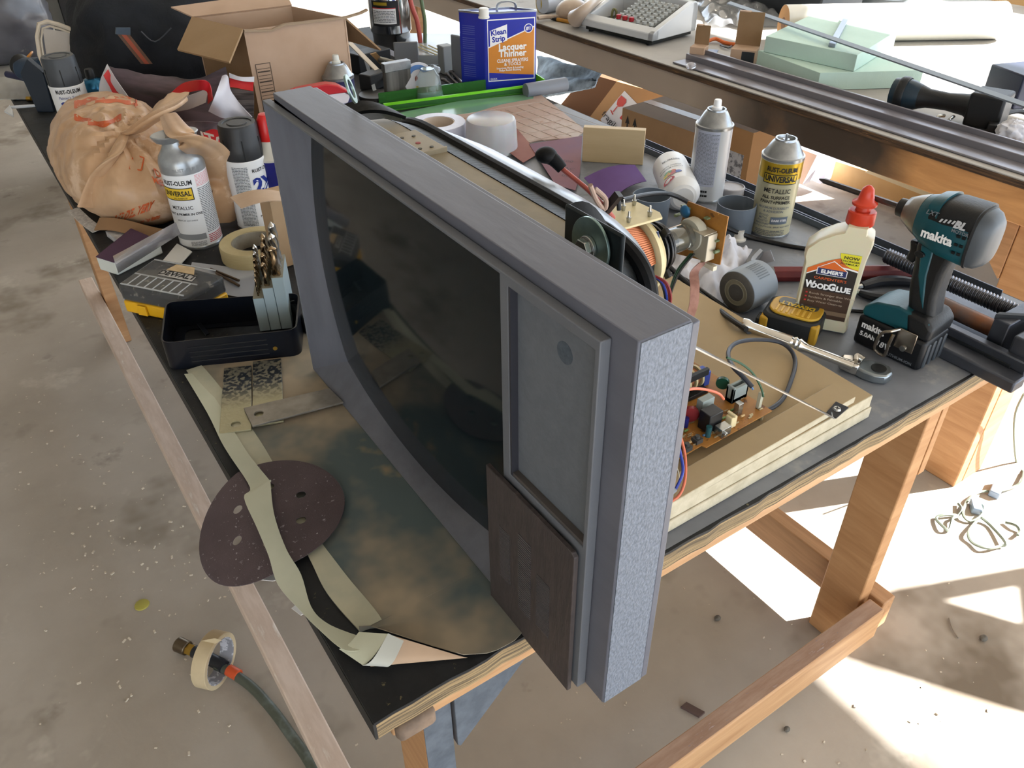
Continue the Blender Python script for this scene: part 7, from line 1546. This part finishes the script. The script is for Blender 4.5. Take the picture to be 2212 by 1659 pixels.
solo('pale_batten', polyprism(pp, (1, 0, 0), .02), mat('batten', '#d6cba8', .7), 'pale wooden batten leaning on the tan plywood sheet', 'batten', loc=(3.15, pp[0].y, pp[0].z))
solo('moving_blanket', G().grid(lambda u, v: lerp(lerp(PX(1160, 125, 2.6), PX(1310, 158, 2.6), u), lerp(PX(1150, 215, 2.4), PX(1275, 190, 2.5), u), v)+V((.02*math.sin(u*9+v*6), 0, .01*math.sin(v*12)+.008*abs(NZ.noise(V((u*30, v*30, 0)))))), 40, 26, .01), mat('blanket_blue', '#a3b6c8', .95, col2='#6d7a86', scale=14, bump=.3, bscale=120, stretch=(1, 1, 1)), 'quilted pale blue moving blanket under the second bench beside the blue can', 'blanket', loc=PX(1220, 170, 2.5), ang=60)
solo('plywood_offcut', polyprism([PX(x, y, 3.25) for x, y in ((1150, 218), (1290, 172), (1262, 230), (1215, 265), (1150, 240))], (1, 0, 0), .02), kb1, 'tan board corner beyond the grey pipe', 'board', loc=PX(1220, 215, 3.25))
# ================================================================ far left background
solo('storage_bag', Blob((.11, 3.62, .84), (.19, .20, .24), 4.1, .07, None, 0, 2.2, .662).mesh(60, 40), mat('cloudy_bag', '#6f7076', .3, trans=.25, col2='#4a4a50', scale=3, spots=[('#a9a79a', 4, .66, .05)]), 'cloudy clear storage bag full of dark things at the top left corner', 'bag', loc=(.11, 3.62, .66), ang=60)
ST2 = thing('side_table', 'low grey table behind the far left end of the bench carrying the cloudy bag', 'table', (.05, 3.6, 0))
obj('tabletop', G().box(-.45, .34, 3.30, 4.0, .63, .66), mat('side_grey', '#8f8c86', .7), ST2, world=True, bev=.003)
for x_ in (-.43, .28):
    for y_ in (3.33, 3.93): obj('leg', G().box(x_, x_+.04, y_, y_+.04, 0, .63), wood, ST2, world=True)
solo('dark_cabinet', G().box(.36, .62, 3.75, 4.2, .001, 1.2), mat('cabinet_black', '#0d0e10', .5), 'black cabinet standing against the back wall', 'cabinet', loc=(.45, 3.9, 0), bev=.004)
solo('cardboard_sheet', G().box(-.12, .12, -.012, .012, .001, 1.1, M.Translation((.62, 3.62, 0)) @ zrot(.1)), mat('card_grey', '#5f574e', .8, col2='#554d45', scale=3), 'grey brown cardboard sheet standing between the black cabinet and the wall', 'cardboard', loc=(.62, 3.62, 0))
# ================================================================ floor things
FZ = lambda x, y, z=0.0: P(x, y, z)
hose = mat('hose_grey_green', '#4f5449', .45, col2='#7f8884', scale=14, stretch=(1, 1, 1), contrast=(.55, .8))
HO = thing('air_hose', 'grey green air hose with brass coupler and orange band on the floor', 'hose', FZ(560, 1500))
r_ = .011
hp_ = [FZ(468, 1437, .016), FZ(500, 1453, .015), FZ(545, 1485, .012), FZ(590, 1535, .012), FZ(630, 1590, .012), FZ(665, 1640, .012), FZ(720, 1740, .012), FZ(760, 1850, .012)]
obj('hose', G().tube(hp_, .0105, 12), hose, HO, world=True); obj('orange_band', G().tube([FZ(494, 1447, .017), FZ(515, 1459, .016)], .0125, 12, 0), mat('band_orange', '#d2562c', .45), HO, world=True)
obj('coupler', G().cyl(FZ(384, 1391, .020), FZ(406, 1401, .020), .017, .016, 18), mat('coupler_steel', '#6a5d4c', .35, .85), HO, world=True, bev=.002); obj('brass_nut', G().cyl(FZ(406, 1401, .019), FZ(422, 1408, .018), .013, n=6), mat('brass', '#b08d3f'), HO, world=True)
obj('rubber_sleeve', G().tube([FZ(420, 1407, .018), FZ(445, 1419, .018), FZ(478, 1436, .017), FZ(486, 1442, .017)], .014, 12, 0), mat('sleeve_black', '#1a1d24', .45), HO, world=True)
trc = FZ(478, 1462, 0); d_ = (FZ(560, 1452)-FZ(440, 1425)).normalized()
rmx = M.Translation(trc+V((0, 0, .0605))) @ (-d_).to_track_quat('Z', 'Y').to_matrix().to_4x4() @ M.Translation((0, 0, -.014))
TRf = thing('tape_roll', 'cream masking tape roll standing on the floor around the air hose', 'tape roll', trc)
obj('tape', G().lathe([(.050, 0), (.0585, 0), (.0595, .001), (.0595, .031), (.0585, .032), (.050, .032), (.050, 0)], 52, rmx, cap=False), mat('tape_cream', '#cbb997', .6, col2='#c2b08e', scale=30), TRf, world=True, ang=40)
obj('core', G().lathe([(.0475, .0005), (.0499, .0005), (.0499, .0315), (.0475, .0315), (.0475, .0005)], 48, rmx, cap=False), mat('core_print', '#8a8a90', .6, col2='#c4c4ca', scale=70, contrast=(.5, .55)), TRf, world=True, ang=40)
tpx = trc+V((0, 0, .1205)); obj('loose_end', polyprism([tpx-d_*.016, tpx+d_*.016, tpx+d_*.018+V((.012, -.008, .012)), tpx+d_*.002+V((.012, -.008, .014))], V((.5, .6, -.4)), .0006), mat('tape_cream', '#cbb997'), TRf, world=True)
solo('wood_strip', pbox(FZ(1470, 1530)+V((0, 0, .001)), FZ(1510, 1552)-FZ(1470, 1530), FZ(1482, 1520)-FZ(1470, 1530), (0, 0, .006)), mat('strip_brown', '#5d4a44', .6), 'short dark brown strip lying on the floor beside the front stretcher', 'strip', loc=FZ(1490, 1535))
solo('straw_sliver', G().tube([FZ(2050, 1335, .003), FZ(2058, 1358, .004), FZ(2070, 1378, .003)], .0016, 5), mat('sliver', '#8d867c', .8), 'thin wood sliver lying on the floor at the right', 'sliver', loc=FZ(2060, 1358))
solo('yellow_blob', G().lathe([(.017, .0005), (.016, .003), (.008, .005), (0, .005)], 14, M.Translation(FZ(307, 1307))), mat('blob_yellow', '#a9a04a', .6), 'small yellow green blob dried on the floor at lower left', 'blob', loc=FZ(307, 1307))
solo('white_scrap', polyprism([FZ(x, y, .3) for x, y in ((630, 1315), (652, 1298), (660, 1325), (650, 1330))], (0, 0, 1), .002), mat('scrap_white', '#d5d3d0'), 'white torn scrap under the bench edge below the sanding disc', 'paper', loc=FZ(645, 1315, .3))
# crumbs of sawdust and plaster
g = G(); cr = random.Random(12)
for q in range(430):
    if q < 380: x, y = cr.gauss(330, 200), cr.gauss(1080, 240)
    else: x, y = cr.uniform(1200, 2150), cr.uniform(1250, 1655)
    if not (0 < x < 2212 and 100 < y < 1659): continue
    p = FZ(x, y); s_ = cr.choice((.0009, .0012, .0016, .002, .003)); a = cr.uniform(0, pi)
    m_ = M.Translation(p+V((0, 0, s_*.5))) @ zrot(a) @ M.Rotation(cr.uniform(-.5, .5), 4, 'X')
    g.box(-s_*cr.uniform(.6, 2.2), s_, -s_*.7, s_*.7, -s_*.4, s_*.5, m_)
o = solo('sawdust', g, mat('crumbs', '#cfc4b2', .85), 'pale sawdust crumbs and chips scattered on the concrete floor', 'sawdust'); o['kind'] = 'stuff'
for k, (x, y, r_, lab) in enumerate(((1550, 1335, .007, 'grey pebble on the floor between television and bench leg'), (2125, 1378, .008, 'largest grey pebble on the floor near the right edge'), (1700, 1575, .006, 'pebble on the floor right of the front stretcher'))):
    solo('pebble', G().ball(FZ(x, y, r_*.8), r_, 10, 7, (1.2, 1, .8)), mat('pebble', '#6b675f', .8, col2='#4c4944', scale=60), lab, 'pebble', loc=FZ(x, y))
# cord tangle in the sun
CT_ = thing('tangled_cord', 'pale tangled extension cord with plugs lying in the sun on the floor', 'cord', FZ(2100, 1110))
cw = mat('cord_green_grey', '#6d7568', .5)
for pts_ in (((2212, 1020), (2207, 1040), (2190, 1052), (2160, 1060), (2120, 1062), (2100, 1072), (2087, 1085)), ((2087, 1085), (2080, 1110), (2095, 1126), (2118, 1115), (2125, 1095), (2110, 1082)), ((2070, 1088), (2078, 1100), (2068, 1115), (2058, 1120), (2050, 1145), (2040, 1140), (2022, 1120), (2040, 1112), (2066, 1113)),
             ((2110, 1125), (2092, 1150), (2100, 1172), (2130, 1184), (2160, 1180), (2172, 1172), (2140, 1135), (2120, 1118)), ((2172, 1128), (2195, 1135), (2203, 1148), (2198, 1156))):
    obj('cord', G().tube([FZ(x, y, .006+.006*(i % 2)) for i, (x, y) in enumerate(pts_)], .0038, 6), cw, CT_, world=True)
obj('plug', G().box(-.02, .02, -.012, .012, 0, .02, M.Translation(FZ(2105, 1100)) @ zrot(.7)), mat('plug_blue', '#8fa0b5', .4), CT_, world=True, bev=.003); obj('plug', G().box(-.03, .03, -.013, .013, 0, .02, M.Translation(FZ(2150, 1062)) @ zrot(.3)), mat('plug_blue', '#8fa0b5'), CT_, world=True, bev=.003)
solo('hanging_cord', G().tube([FZ(2212, 1020, .006), PX(2196, 1000, FZ(2200, 1000).x), PX(2190, 940, 1.9), PX(2194, 890, 1.85), PX(2212, 850, 1.8)], .0028, 8), cw, 'thin grey green cord hanging down at the right edge', 'cord', loc=FZ(2212, 1020))
# unseen panel added right of the frame, its outline cut to cast the floor shadow
solo('shadow_panel', G().prism([(1.75, .001), (3.05, .001), (3.04, 1.33), (2.95, 1.35), (2.69, 1.25), (2.18, .70), (1.75, .26)], -.618, -.600, Y2Z, holes=[[(2.94, 1.205), (2.95, 1.056), (2.67, .924)]]), mat('ply_tan', '#c4a271'), 'added unseen panel with a triangular cut-out, shaped to cast the floor shadow', 'panel', loc=(2.4, -.6, 0))
